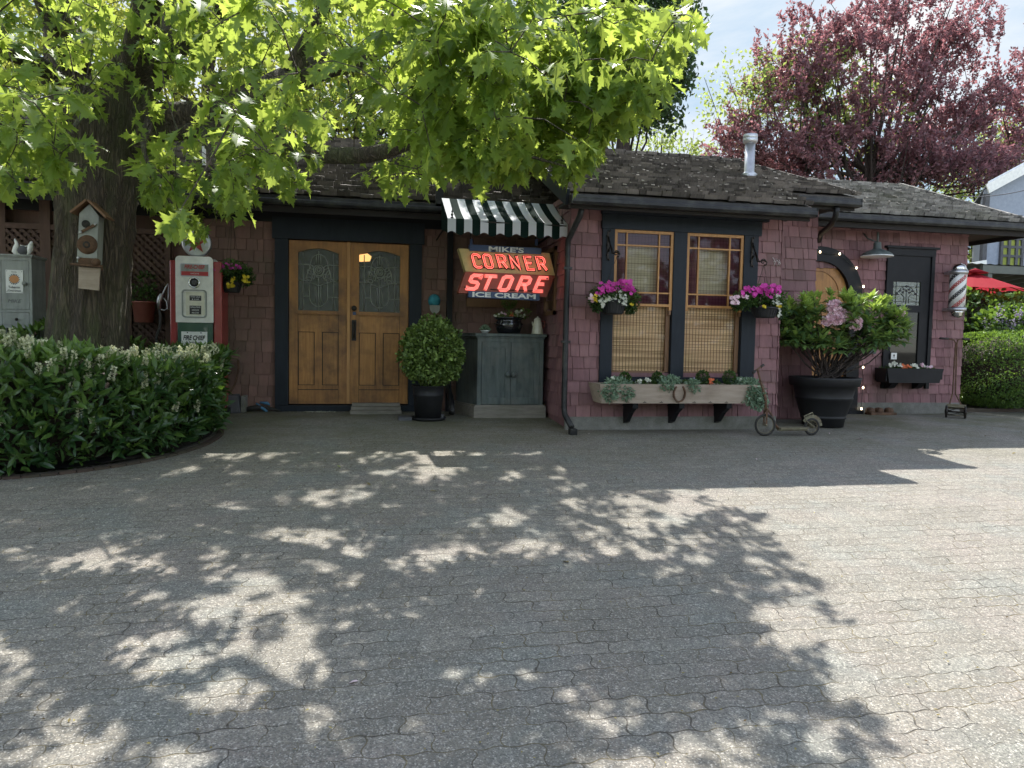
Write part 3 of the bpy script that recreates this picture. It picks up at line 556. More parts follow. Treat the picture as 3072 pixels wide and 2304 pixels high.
# double door
def door_leaf(x0, x1, z0, z1, y, glow=False):
    d = MB(); w_ = x1 - x0; h = z1 - z0; gx0, gx1 = x0 + 0.145 * w_ * 1.0 + 0.012, x1 - 0.17 * w_; st = 0.04
    def zz(f): return z1 - f * h
    fgt, fgb = 0.072, 0.425; g0, g1 = x0 + 0.15 * w_, x1 - 0.15 * w_
    D0, D1 = y - 0.022, y + 0.022
    d.box(x0, g0, D0, D1, z0, z1, 0.45); d.box(g1, x1, D0, D1, z0, z1, 0.5)                     # stiles
    arc = [(g0, z1), (g0, zz(0.072))] + [(g0 + (g1 - g0) * t / 10, zz(0.072) + 0.055 * math.sin(math.pi * t / 10)) for t in range(1, 10)] + [(g1, zz(0.072)), (g1, z1)]
    d.prism([(p[0] - g0, p[1] - z1) for p in arc], (g0, D0, z1), (1, 0, 0), (0, 0, 1), (0, 1, 0), D1 - D0, 0.55)
    d.box(g0, g1, D0, D1, zz(0.555), zz(fgb), 0.6); d.box(g0 - 0.015, g1 + 0.015, D0 - 0.03, D0 + 0.001, zz(0.447), zz(0.43), 0.1)   # lock rail, ledge
    d.box(g0, g1, D0, D1, z0, zz(0.885), 0.4); d.box(g0, g1, D0 + 0.001, D1, zz(0.912), zz(0.885) + 0.001, 0.4)
    mx_ = (g0 + g1) / 2; d.box(mx_ - 0.045, mx_ + 0.045, D0 + 0.001, D1, zz(0.886), zz(0.554), 0.5)
    for (p, q) in ((g0, mx_ - 0.045), (mx_ + 0.045, g1)): d.box(p, q, D0 + 0.014, D1 - 0.004, zz(0.886), zz(0.554), 0.8)
    o = d.build('door_leaf', M['doorwood'], store)
    for (p, q) in ((g0, mx_ - 0.045), (mx_ + 0.045, g1)):
        mo = MB(); za, zb_ = zz(0.886), zz(0.554); k = 0.009
        for bx in ((p, p + k, za, zb_), (q - k, q, za, zb_), (p + k, q - k, za, za + k), (p + k, q - k, zb_ - k, zb_)): mo.box(bx[0], bx[1], D0 + 0.004, D0 + 0.0139, bx[2], bx[3], 0.0)
        mo.build('panel_shade_line', M['soffit'], o)  # dark strips stand in for shade around the recessed panels
    mo = MB(); mo.box(g0, g1, D0 - 0.002, D0, zz(0.914), zz(0.910), 0.0); mo.box(g0 - 0.001, g0 + 0.003, D0 - 0.0015, D0, z0, zz(0.447), 0.0); mo.box(g1 - 0.003, g1 + 0.001, D0 - 0.0015, D0, z0, zz(0.447), 0.0); mo.build('joint_line', M['soffit'], o)
    # glass with lead came
    gl = MB(); gl.add([(g0 - 0.002, y + 0.004, zz(fgb) - 0.002), (g1 + 0.002, y + 0.004, zz(fgb) - 0.002), (g1 + 0.002, y + 0.004, zz(0.04)), (g0 - 0.002, y + 0.004, zz(0.04))], [(0, 1, 2, 3)])
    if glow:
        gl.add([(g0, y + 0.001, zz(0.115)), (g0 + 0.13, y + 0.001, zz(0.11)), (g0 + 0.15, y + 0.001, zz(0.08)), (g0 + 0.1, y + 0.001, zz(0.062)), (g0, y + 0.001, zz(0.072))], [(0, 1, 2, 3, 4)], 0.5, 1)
    gl.build('glass', [M['glass_door'], M['litglass']], o) if False else None
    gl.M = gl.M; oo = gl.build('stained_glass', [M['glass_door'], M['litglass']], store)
    L = MB(); gw, gh = g1 - g0, zz(0.05) - zz(fgb)
    def G(a, b): return (g0 + a * gw, y - 0.004, zz(0.05) - b * gh)
    R_ = 0.0062
    lines = [[(.12, .06), (.12, 1)], [(.875, .06), (.875, 1)], [(0, .25), (.28, .25)], [(.74, .25), (1, .25)], [(0, .51), (.22, .51)], [(.8, .52), (1, .52)], [(.12, .77), (.28, .77)], [(.73, .78), (1, .78)],
             [(.5, .03), (.5, .22)], [(.45, .09), (.45, .24)], [(.55, .09), (.55, .24)], [(.5, .45), (.5, 1)], [(.44, .6), (.44, .9)], [(.56, .6), (.56, .9)],
             [(.30 + .21 + .21 * math.cos(t), .25 - .17 * math.sin(t)) for t in np.linspace(0, math.pi, 13)],
             [(.28, .54)] + [(.5 - .22 * math.cos(t), .78 + .15 * math.sin(t)) for t in np.linspace(0, math.pi, 13)] + [(.72, .54)],
             [(.28, .54), (.5, .59), (.72, .54)], [(.38, .34), (.44, .44), (.5, .46), (.58, .43), (.66, .33)], [(.3, .28), (.24, .36), (.2, .46), (.14, .51)], [(.72, .26), (.78, .36), (.8, .46), (.86, .51)]]
    for c_, ra, rb_ in (((.5, .34), .13, .09), ((.5, .335), .08, .055), ((.5, .33), .04, .03)): lines.append([(c_[0] + ra * math.cos(t), c_[1] + rb_ * math.sin(t)) for t in np.linspace(0, 6.283, 13)])
    for c_, an in (((.27, .37), .9), ((.27, .49), .1), ((.37, .44), 1.3), ((.73, .38), -.9), ((.74, .5), .2), ((.64, .44), -1.2), ((.33, .29), .6), ((.68, .29), -.6)):
        lines.append([(c_[0] + .065 * math.cos(t) * math.cos(an) - .028 * math.sin(t) * math.sin(an), c_[1] + .045 * math.cos(t) * math.sin(an) + .03 * math.sin(t) * math.cos(an)) for t in np.linspace(0, 6.283, 9)])
    for ln in lines: L.tube([G(*p) for p in ln], R_, 4, 0.5)
    L.build('lead_came', M['lead'], oo)
    return o
xm = WP(1046, 970, YD)[0]
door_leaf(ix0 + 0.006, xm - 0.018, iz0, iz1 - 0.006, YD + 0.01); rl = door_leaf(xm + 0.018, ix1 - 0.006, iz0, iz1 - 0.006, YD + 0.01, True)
ms = MB(); ms.box(xm - 0.02, xm + 0.016, YD - 0.035, YD + 0.03, iz0 + 0.002, iz1 - 0.004, 0.95); ms.build('meeting_strip', M['sashwood'], store)
hd = MB(); hx = WP(1062, 990, YD)[0]; z_a, z_b = WP(1062, 960, YD)[2], WP(1062, 1022, YD)[2]
hd.box(hx - 0.028, hx + 0.028, YD - 0.026, YD - 0.012, z_b, z_a, 0.4); hd.tube([(hx, YD - 0.02, z_a - 0.03), (hx, YD - 0.075, z_a - 0.06), (hx, YD - 0.08, (z_a + z_b) / 2), (hx, YD - 0.07, z_b + 0.06), (hx, YD - 0.02, z_b + 0.03)], 0.011, 8)
hd.lathe([(0.0, -0.05), (0.03, -0.05), (0.034, -0.02), (0.034, 0)], (hx, YD - 0.012, WP(1062, 925, YD)[2]), 14, axis='y'); hd.build('door_handle', M['iron'], rl)
stk = MB(); c = WP(1063, 940, YD - 0.02); stk.box(c[0] - 0.02, c[0] + 0.02, YD - 0.0165, YD - 0.0135, c[2] - 0.02, c[2] + 0.02, 0.5); stk.build('sticker', M['signblue'], rl)
# ---- bay window frame and sashes
fr = MB(); m1a, m1b = WP(2013, 900, YB)[0], WP(2052, 900, YB)[0]; lx = WP(1836, 900, YB)[0]; rx = WP(2222, 900, YB)[0]
wt = WP(2030, 698, YB)[2]; wbm = WP(2030, 1130, YB)[2]
fr.box(fx0, lx, YB - 0.045, YB + 0.06, fz0 - 0.02, wt, 0.5); fr.box(rx, fx1, YB - 0.045, YB + 0.06, fz0 - 0.02, wt, 0.5); fr.box(m1a, m1b, YB - 0.045, YB + 0.06, fz0, wt, 0.5)
fr.box(fx0 - 0.01, fx1 + 0.03, YB - 0.055, YB + 0.06, wt + 0.002, fz1, 0.5); fr.box(fx0 - 0.02, fx1 + 0.1, YB - 0.09, YB + 0.02, fz1 + 0.001, fz1 + 0.035, 0.3); fr.box(fx0, fx1, YB - 0.05, YB + 0.08, fz0 - 0.05, wbm - 0.004, 0.4)
fr.build('window_surround', M['navy'], store)
def sash_window(x0, x1, z0, z1, y):
    zm = z0 + (z1 - z0) * 0.485; w_ = x1 - x0; s = 0.032
    up = MB(); ya, yb_ = y - 0.03, y + 0.005
    up.box(x0, x0 + s, ya, yb_, zm - 0.04, z1, 0.5); up.box(x1 - s, x1, ya, yb_, zm - 0.04, z1, 0.6); up.box(x0 + s, x1 - s, ya, yb_, z1 - s, z1, 0.7); up.box(x0 + s, x1 - s, ya, yb_, zm, zm + 0.028, 0.7)
    for f in (0.21, 0.76): xx_ = x0 + w_ * f; up.box(xx_ - 0.008, xx_ + 0.008, ya + 0.004, yb_ - 0.002, zm + 0.028, z1 - s, 0.8)
    hh = z1 - zm
    for f in (0.2, 0.82): zz_ = z1 - hh * f; up.box(x0 + s, x1 - s, ya + 0.005, yb_ - 0.003, zz_ - 0.008, zz_ + 0.008, 0.8)
    so_ = up.build('sash', M['sashwood'], store)
    g = MB(); yy = y - 0.008; xa, xb_ = x0 + w_ * 0.21, x0 + w_ * 0.76; za, zb = z1 - hh * 0.82, z1 - hh * 0.2; Z0, Z1 = zm, z1 - 0.01; X0, X1 = x0 + 0.01, x1 - 0.01
    def q(a, b, c_, d_, mi): g.add([(a, yy, c_), (b, yy, c_), (b, yy, d_), (a, yy, d_)], [(0, 1, 2, 3)], 0.5, mi)
    q(xa, xb_, za, zb, 1)
    for (a, b, c_, d_) in ((X0, xa, Z0, za), (xa, xb_, Z0, za), (xb_, X1, Z0, za), (X0, xa, za, zb), (xb_, X1, za, zb), (X0, xa, zb, Z1), (xa, xb_, zb, Z1), (xb_, X1, zb, Z1)): q(a, b, c_, d_, 0)
    g.build('pane', [M['glass_purple'], M['glass_clear']], so_)
    lo_ = MB(); ya, yb_ = y + 0.008, y + 0.04
    lo_.box(x0 + 0.002, x0 + 0.02, ya, yb_, z0 + 0.05, zm + 0.01, 0.4); lo_.box(x1 - 0.048, x1 - 0.002, ya, yb_, z0 + 0.05, zm + 0.01, 0.5); lo_.box(x0 + 0.02, x1 - 0.048, ya, yb_, z0, z0 + 0.06, 0.5)
    lo_.box(x1 - s, x1 - 0.006, y - 0.03, y + 0.005, zm - 0.09, zm - 0.041, 0.3)
    so2 = lo_.build('sash', M['sashdark'], store)
    g = MB(); g.add([(x0 + 0.02, y + 0.02, z0 + 0.05), (x1 - 0.045, y + 0.02, z0 + 0.05), (x1 - 0.045, y + 0.02, zm + 0.02), (x0 + 0.02, y + 0.02, zm + 0.02)], [(0, 1, 2, 3)]); g.build('pane', M['glass_clear'], so2)
    b = MB(); yy = y + 0.07; b.add([(x0, yy, z0 + 0.06), (x1, yy, z0 + 0.06), (x1, yy, zm), (x0, yy, zm), (x1, yy, z1), (x0, yy, z1)], [(0, 1, 2, 3)], 0.5, 0); b.add([(x0, yy - 0.001, zm), (x1, yy - 0.001, zm), (x1, yy - 0.001, z1), (x0, yy - 0.001, z1)], [(0, 1, 2, 3)], 0.5, 1)
    b.tube([(x0, yy, z0 + 0.062), (x1, yy, z0 + 0.062)], 0.008, 6); b.build('bamboo_blind', [M['blind'], M['shade']], store)
    k = MB(); k.box(x0 - 0.02, x1 + 0.02, y + 0.09, y + 0.1, z0 - 0.05, z1 + 0.05, 0.2); k.build('inner_wall', M['blackpaint'], store)
sash_window(lx + 0.003, m1a - 0.003, wbm, wt, YB); sash_window(m1b + 0.003, rx - 0.003, wbm, wt, YB)
# wood framed window in the return wall of the bay
rw = MB(); yq = WP(1686, 850, YB)[1]; y0_, y1_ = YB + 0.55, YB + 1.05; xx = xb0 + 0.0
for (a, b, c, d) in ((y0_, y0_ + 0.05, 1.15, 1.95), (y1_ - 0.05, y1_, 1.15, 1.95), (y0_, y1_, 1.90, 1.95), (y0_, y1_, 1.15, 1.2)): rw.box(xx - 0.03, xx + 0.01, a, b, c, d, 0.6)
wo = rw.build('side_window_frame', M['sashdark'], store); g = MB(); g.add([(xx - 0.008, y0_, 1.15), (xx - 0.008, y1_, 1.15), (xx - 0.008, y1_, 1.95), (xx - 0.008, y0_, 1.95)], [(0, 1, 2, 3)]); g.build('pane', M['glass_dark'], wo)
# ------------------------------------------------------------------ the cabin on the right
cabin = thing('cabin_building', 'lower maroon shingled cabin with round topped wooden door and shake roof, right of the bay', 'building', (4.6, YC, -0.12))
cx0, cx1 = xw1 - 0.6, WP(2890, 950, YC)[0]; zc0 = WP(2720, 1208, YC)[2]
ac, rin = WP(2452, 885, YC), None; rin = WP(2541, 885, YC)[0] - ac[0]; rout = WP(2579, 885, YC)[0] - ac[0]
bx0, bx1, bz0, bz1 = RC(2648, 768, 2790, 1145, YC)
cw = MB(); cw.box(cx0, cx1, YC + 0.03, YC + 0.15, -0.4, 2.75, 0.3)
shingles(cw, (cx0, YC, 0), (1, 0, 0), (0, -1, 0), cx1 - cx0, zc0, 2.62, [(ac[0] - rin - 0.03 - cx0, ac[0] + rin + 0.03 - cx0, -1, ac[2] + rin * 0.8), (bx0 + 0.02 - cx0, bx1 - 0.02 - cx0, bz0, bz1)], seed=41)
shingles(cw, (cx1, YC, 0), (0, 1, 0), (1, 0, 0), 3.0, zc0, 2.62, seed=42); cw.box(cx1 - 0.1, cx1 - 0.001, YC + 0.151, YC + 3, -0.4, 2.75, 0.3); cw.build('wall', M['shingle'], cabin)
cp = MB(); cp.box(ac[0] + rout - 0.02, cx1 + 0.0, YC - 0.03, YC + 0.1, -0.5, zc0 + 0.004, 0.5); cp.build('plinth', M['concrete'], cabin)
ar = MB(); th_ = np.linspace(0, math.pi, 25); y_ = -0.3
outer = [(rout * math.cos(t), rout * math.sin(t)) for t in th_]; inner = [(rin * math.cos(t), rin * math.sin(t)) for t in th_[::-1]]; dzb = -0.13 - ac[2]
for i in range(24):
    a, b = th_[i], th_[i + 1]; ar.prism([(rin * math.cos(a), rin * math.sin(a)), (rout * math.cos(a), rout * math.sin(a)), (rout * math.cos(b), rout * math.sin(b)), (rin * math.cos(b), rin * math.sin(b))], (ac[0], YC - 0.06, ac[2]), (1, 0, 0), (0, 0, 1), (0, 1, 0), 0.12)
for s in (-1, 1): ar.box(ac[0] + min(s * rin, s * rout), ac[0] + max(s * rin, s * rout), YC - 0.06, YC + 0.06, -0.2, ac[2], 0.5)
ar.build('arch_surround', M['blackpaint'], cabin)
ad = MB(); k = [(-rin, dzb + 0.05)] + [(rin * math.cos(t), rin * math.sin(t)) for t in th_[::-1]] + [(rin, dzb + 0.05)]
ad.prism(k, (ac[0], YC - 0.0, ac[2]), (1, 0, 0), (0, 0, 1), (0, 1, 0), 0.03, 0.7)
r2 = rin * 0.72
for t0, t1 in zip(th_[:-1], th_[1:]): ad.bar((ac[0] + r2 * math.cos(t0), YC - 0.004, ac[2] + r2 * math.sin(t0)), (ac[0] + r2 * math.cos(t1), YC - 0.004, ac[2] + r2 * math.sin(t1)), 0.012, 0.014, up=(0, 1, 0), t=0.0)
for s in (-1, 1): ad.box(ac[0] + s * r2 - 0.006, ac[0] + s * r2 + 0.006, YC - 0.009, YC, 0.1, ac[2], 0.0)
ad.box(ac[0] - r2, ac[0] + r2, YC - 0.008, YC, 0.09, 0.1, 0.0); ad.build('door', M['doorwood'], cabin)
th2 = MB(); th2.box(ac[0] - rout, ac[0] + rout + 0.05, YC - 0.14, YC - 0.062, -0.3, -0.075, 0.3); th2.build('threshold', M['blackpaint'], cabin)
# barber window
bw = MB(); f_ = 0.055; bw.box(bx0, bx0 + f_, YC - 0.05, YC + 0.03, bz0 - 0.1, bz1, 0.4); bw.box(bx1 - f_, bx1, YC - 0.05, YC + 0.03, bz0 - 0.1, bz1, 0.4); bw.box(bx0, bx1, YC - 0.055, YC + 0.03, bz1 - 0.001, bz1 + 0.1, 0.4)
bw.box(bx0 - 0.04, bx1 + 0.04, YC - 0.085, YC + 0.03, bz1 + 0.1, bz1 + 0.13, 0.4); sx0, sx1, sz0, sz1 = RC(2675, 846, 2757, 916, YC)
bw.box(bx0 + f_, bx1 - f_, YC - 0.03, YC + 0.02, sz1, bz1, 0.2); bw.box(bx0 + f_, bx1 - f_, YC - 0.03, YC + 0.02, sz0 - 0.10, sz0, 0.3); bw.box(bx0 + f_, sx0, YC - 0.028, YC + 0.02, bz0, sz1, 0.3); bw.box(sx1, bx1 - f_, YC - 0.028, YC + 0.02, bz0, sz1, 0.3)
bwo = bw.build('window_frame', M['blackpaint'], cabin)
g = MB(); g.add([(sx0, YC - 0.015, sz0), (sx1, YC - 0.015, sz0), (sx1, YC - 0.015, sz1), (sx0, YC - 0.015, sz1)], [(0, 1, 2, 3)]); sgo = g.build('stained_glass', M['glass_stain'], bwo)
g = MB(); gw, gh = sx1 - sx0, sz1 - sz0
for ln in ([(.12, 0), (.12, 1)], [(.88, 0), (.88, 1)], [(0, .15), (1, .15)], [(0, .8), (1, .8)], [(.2, .55), (.3, .72), (.5, .85), (.7, .72), (.8, .55)], [(.4, .1), (.42, .35), (.3, .5)], [(.6, .1), (.58, .35), (.7, .5)], [(.5, 0), (.5, .55)], [(0, .45), (.25, .45)], [(.75, .45), (1, .45)]):
    g.tube([(sx0 + p[0] * gw, YC - 0.019, sz0 + p[1] * gh) for p in ln], 0.004, 4)
for (a, b) in ((.16, .5), (.28, .62), (.4, .68), (.5, .8), (.6, .68), (.72, .62), (.84, .5), (.38, .55), (.62, .55), (.5, .62)): g.ball((sx0 + a * gw, YC - 0.017, sz0 + b * gh), (0.022, 0.004, 0.018), 6, 4)
g.build('lead_came', M['ink'], sgo)
g = MB(); g.add([(sx0, YC - 0.01, bz0), (sx1, YC - 0.01, bz0), (sx1, YC - 0.01, sz0 - 0.1), (sx0, YC - 0.01, sz0 - 0.1)], [(0, 1, 2, 3)]); g.build('pane', M['glass_dark'], bwo)
g = MB(); c = WP(2674, 1068, YC); g.box(c[0] - 0.047, c[0] + 0.047, YC - 0.0545, YC - 0.0505, c[2] - 0.047, c[2] + 0.047, 0.5); g.ball((c[0], YC - 0.056, c[2] + 0.008), (0.014, 0.002, 0.018), 8, 5, mi=1); g.box(c[0] - 0.02, c[0] + 0.02, YC - 0.0555, YC - 0.0545, c[2] - 0.027, c[2] - 0.022, mi=1); tag(g.build('paper_notice', [M['signwhite'], M['ink']], cabin))
g = MB(); c0 = RC(2590, 1048, 2622, 1061, YC); g.box(c0[0], c0[1], YC - 0.045, YC, c0[2], c0[3], 0.5); g.box(c0[0] + 0.01, c0[1] - 0.01, YC - 0.05, YC - 0.045, c0[3] - 0.02, c0[3] - 0.014, 0.0); g.build('letter_slot', M['cabinet'], cabin)
# cabin roof
zE_C, yE_C = 2.60, YC - 0.42; xe_r = WP(3092, 705, yE_C)[0]; xe_l = xw1 - 0.25; zRc = 3.52; yRc = yE_C + (zRc - zE_C) / SL; LvC = (zRc - zE_C) / SL / CS; xRc = WP(2700, 575, yRc)[0]
def hiC(s): return (xe_r - xe_l) + (xRc - xe_r) * s / LvC
rc = MB(); roof_deck(rc, [(xe_l, yE_C, zE_C + 0.03), (xe_r, yE_C, zE_C + 0.03), (xRc, yRc, zRc + 0.03), (xe_l, yRc, zRc + 0.03)]); roof_deck(rc, [(xe_r, yE_C, zE_C + 0.03), (xe_r, 2 * yRc - yE_C, zE_C + 0.03), (xRc, yRc, zRc + 0.03)])
roof_deck(rc, [(xe_l, yRc, zRc + 0.03), (xRc, yRc, zRc + 0.03), (xe_r, 2 * yRc - yE_C, zE_C + 0.03), (xe_l, 2 * yRc - yE_C, zE_C + 0.03)])
oC = np.array([xe_l, yE_C, zE_C + 0.04]); shakes(rc, oC, (1, 0, 0), VF, NF, lambda s: 0, hiC, LvC, e=0.145, seed=51)
for i in range(16):
    a = i / 16; p = np.array([xRc + (xe_r - xRc) * a, yRc + (yE_C - yRc) * a, zRc + 0.09 + (zE_C - zRc) * a]); q = p + np.array([xe_r - xRc, yE_C - yRc, zE_C - zRc]) * 0.072; rc.bar(p, q, 0.12, 0.03, t=rng.random())
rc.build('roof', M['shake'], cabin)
dbm = MB(); debris(dbm, oC, (1, 0, 0), VF, NF, lambda s: 0.1, lambda s: hiC(s) - 0.1, LvC, 200, 52); tag(dbm.build('needle_litter', M['debris'], cabin), kind='stuff')
gutter('gutter', xw1 + 0.12, xe_r + 0.02, yE_C, zE_C, cabin)
fs = MB(); fs.box(xw1 + 0.1, xe_r, yE_C + 0.003, yE_C + 0.03, zE_C - 0.15, zE_C + 0.02, 0.4); fs.box(xe_r - 0.03, xe_r - 0.001, yE_C + 0.031, yE_C + 3, zE_C - 0.15, zE_C + 0.02, 0.4); fs.box(xw1, xe_r - 0.031, yE_C + 0.031, YC + 3, zE_C - 0.09, zE_C - 0.06, 0.3); fs.build('soffit', M['soffit'], cabin)
# ================================================================== LEAVES (templates)
def _leaf(pts, fold=0.15, droop=0.25):
    """outline (t along, half width); midrib + both sides, folded and drooping"""
    n = len(pts); V = []; 
    for t, h in pts: V.append((t, 0, -droop * t * t))
    for t, h in pts: V.append((t, h, fold * h - droop * t * t))
    for t, h in pts: V.append((t, -h, fold * h - droop * t * t))
    F = []
    for i in range(n - 1):
        F.append((i, i + 1, n + i + 1, n + i)); F.append((i + 1, i, 2 * n + i, 2 * n + i + 1))
    return np.array(V), F
OAK = _leaf([(0, .004), (.13, .01), (.22, .05), (.27, .20), (.31, .07), (.37, .09), (.46, .36), (.50, .22), (.54, .27), (.56, .10), (.66, .12), (.76, .33), (.77, .18), (.84, .17), (.85, .07), (.92, .10), (.93, .05), (1.05, .004)], 0.22, 0.22)
LAUREL = _leaf([(0, .01), (.3, .13), (.65, .14), (1, .01)], 0.3, 0.2)
SMALL = (np.array([(0, 0, 0), (.5, .27, .06), (1, 0, -.08), (.5, -.27, .06)]), [(0, 1, 2, 3)])
ROUND = (np.array([(0, 0, 0), (.35, .36, .08), (.8, .3, .02), (1, 0, 0), (.8, -.3, .02), (.35, -.36, .08)]), [(0, 1, 2, 3, 4, 5)])
def unit(v): return v / (np.linalg.norm(v, axis=-1, keepdims=True) + 1e-9)
def rndv(g, n): return unit(g.normal(size=(n, 3)))
def flower_tmpl(k=5, cup=0.25):
    V = [(0, 0, 0)]; F = []
    for i in range(k):
        a = 2 * math.pi * i / k; d = 0.62 * math.pi / k * 1.25; b = len(V)
        V += [(.3 * math.cos(a - d), .3 * math.sin(a - d), cup * .15), (.5 * math.cos(a - d * .6), .5 * math.sin(a - d * .6), cup * .5), (.5 * math.cos(a + d * .6), .5 * math.sin(a + d * .6), cup * .5), (.3 * math.cos(a + d), .3 * math.sin(a + d), cup * .15)]
        F.append((0, b, b + 1, b + 2)); F.append((0, b + 2, b + 3, b + 3)) if False else F.append((0, b + 2, b + 3, 0)) if False else None
    F = [f for f in F if f]; V2 = [(0, 0, 0)]; F2 = []
    for i in range(k):
        a = 2 * math.pi * i / k; d = math.pi / k * 0.92; b = len(V2)
        V2 += [(.42 * math.cos(a - d), .42 * math.sin(a - d), cup * .3), (.52 * math.cos(a), .52 * math.sin(a), cup * .5), (.42 * math.cos(a + d), .42 * math.sin(a + d), cup * .3)]
        F2.append((0, b, b + 1, b + 2))
    return np.array(V2), F2
FLOWER = flower_tmpl()
def put_flowers(mb, P, N, size, g, mi=0, tmpl=FLOWER):
    N = unit(N); X = unit(np.cross(N, rndv(g, len(P)))); mb.scatter(tmpl[0], tmpl[1], P, X, N, size, g.uniform(0.1, 1, len(P)), mi)
def bush(mb, c, r, n, size, g, tmpl=SMALL, mi=0, shell=0.35, zmin=None, up=0.2, tint=None, box=None, jit=0.5):
    c = np.array(c, float); r = np.array(r, float) * np.ones(3); d = rndv(g, n); rr = 1 - shell * g.random(n) ** 1.5
    lump = 1 + 0.09 * np.sin(d[:, 0] * 9 + c[0] * 5) * np.sin(d[:, 1] * 8 + 1) + 0.05 * np.sin(d[:, 2] * 11 + c[1])
    P = c + d * r * (rr * lump)[:, None]
    if zmin is not None: k = P[:, 2] > zmin; P = P[k]; d = d[k]
    n = len(P); X = unit(d + jit * rndv(g, n) * 1.4 + np.array([0, 0, up])); Z = unit(d * 0.6 + np.array([0, 0, 0.6]) + jit * rndv(g, n))
    tn = g.uniform(0, 1, n) if tint is None else tint(P, d)
    mb.scatter(tmpl[0], tmpl[1], P, X, Z, size * g.uniform(0.7, 1.25, n), tn, mi); return P, d
# ================================================================== OBJECTS AT THE SHOP FRONT
# ---- awning
def awning():
    yf, yb_ = 7.95, 8.62; L, R = WP(1343, 655, yf), WP(1703, 672, yf); zf = (L[2] + R[2]) / 2; zb = WP(1500, 604, yb_)[2]; xl, xr = L[0], R[0]
    t = thing('awning', 'black and white striped awning with scalloped edge above the neon sign', 'awning', ((xl + xr) / 2, yb_, zf - 0.2))
    W = MB(); D = MB(); n = 15; w_ = (xr - xl) / n; dr = 0.155
    for i in range(n):
        mb = W if i % 2 == 0 else D; a, b = xl + i * w_, xl + (i + 1) * w_; S = 6
        V = []; F = []
        for k in range(S + 1):
            f = k / S; sag = -0.02 * math.sin(math.pi * f); V += [(a, yf + (yb_ - yf) * f, zf + (zb - zf) * f + sag), (b, yf + (yb_ - yf) * f, zf + (zb - zf) * f + sag)]
        for k in range(S): F.append((2 * k, 2 * k + 1, 2 * k + 3, 2 * k + 2))
        mb.add(V, F, 0.6)
        q = [(a, 0)]; m_ = 8
        for k in range(m_ + 1):
            f = k / m_; e = -dr - (0.02 * math.sin(math.pi * f) if i % 2 else -0.02 * math.sin(math.pi * f)); q.append((a + w_ * f, e))
        q.append((b, 0)); V = [(p[0], yf - 0.006 * math.sin((p[0] - xl) * 9) - 0.012 * abs(p[1]), zf + p[1]) for p in q]; mb.add(V, [tuple(range(len(V)))], 0.25)
    for s, xx in ((0, xl), (1, xr)): D.add([(xx, yf, zf), (xx, yb_, zb), (xx, yb_, zf - 0.02), (xx, yf, zf - dr)], [(0, 1, 2, 3)], 0.4)
    W.build('white_stripe_canvas', M['awn_white'], t); D.build('dark_stripe_canvas', M['awn_dark'], t)
    fr_ = MB(); fr_.tube([(xl + 0.01, yf + 0.01, zf - 0.02), (xr - 0.01, yf + 0.01, zf - 0.02)], 0.01, 6); 
    for xx in (xl + 0.02, xr - 0.02): fr_.tube([(xx, yf + 0.01, zf - 0.025), (xx, yb_, zb - 0.03)], 0.01, 6); fr_.tube([(xx, yf + 0.01, zf - 0.02), (xx, YD - 0.06, zf - 0.05)], 0.01, 6)
    fr_.build('awning_frame', M['iron'], t)
    for xx in (xl + 0.05, xr - 0.06):
        p = MB(); p.lathe([(0.0, 0), (0.018, 0), (0.018, 0.015), (0.006, 0.02), (0.016, 0.045), (0.005, 0.06), (0.011, 0.075), (0.004, 0.09), (0.0, 0.19)], (xx, yf + 0.02, zf + 0.0), 8); p.build('finial', M['iron'], t)
awning()
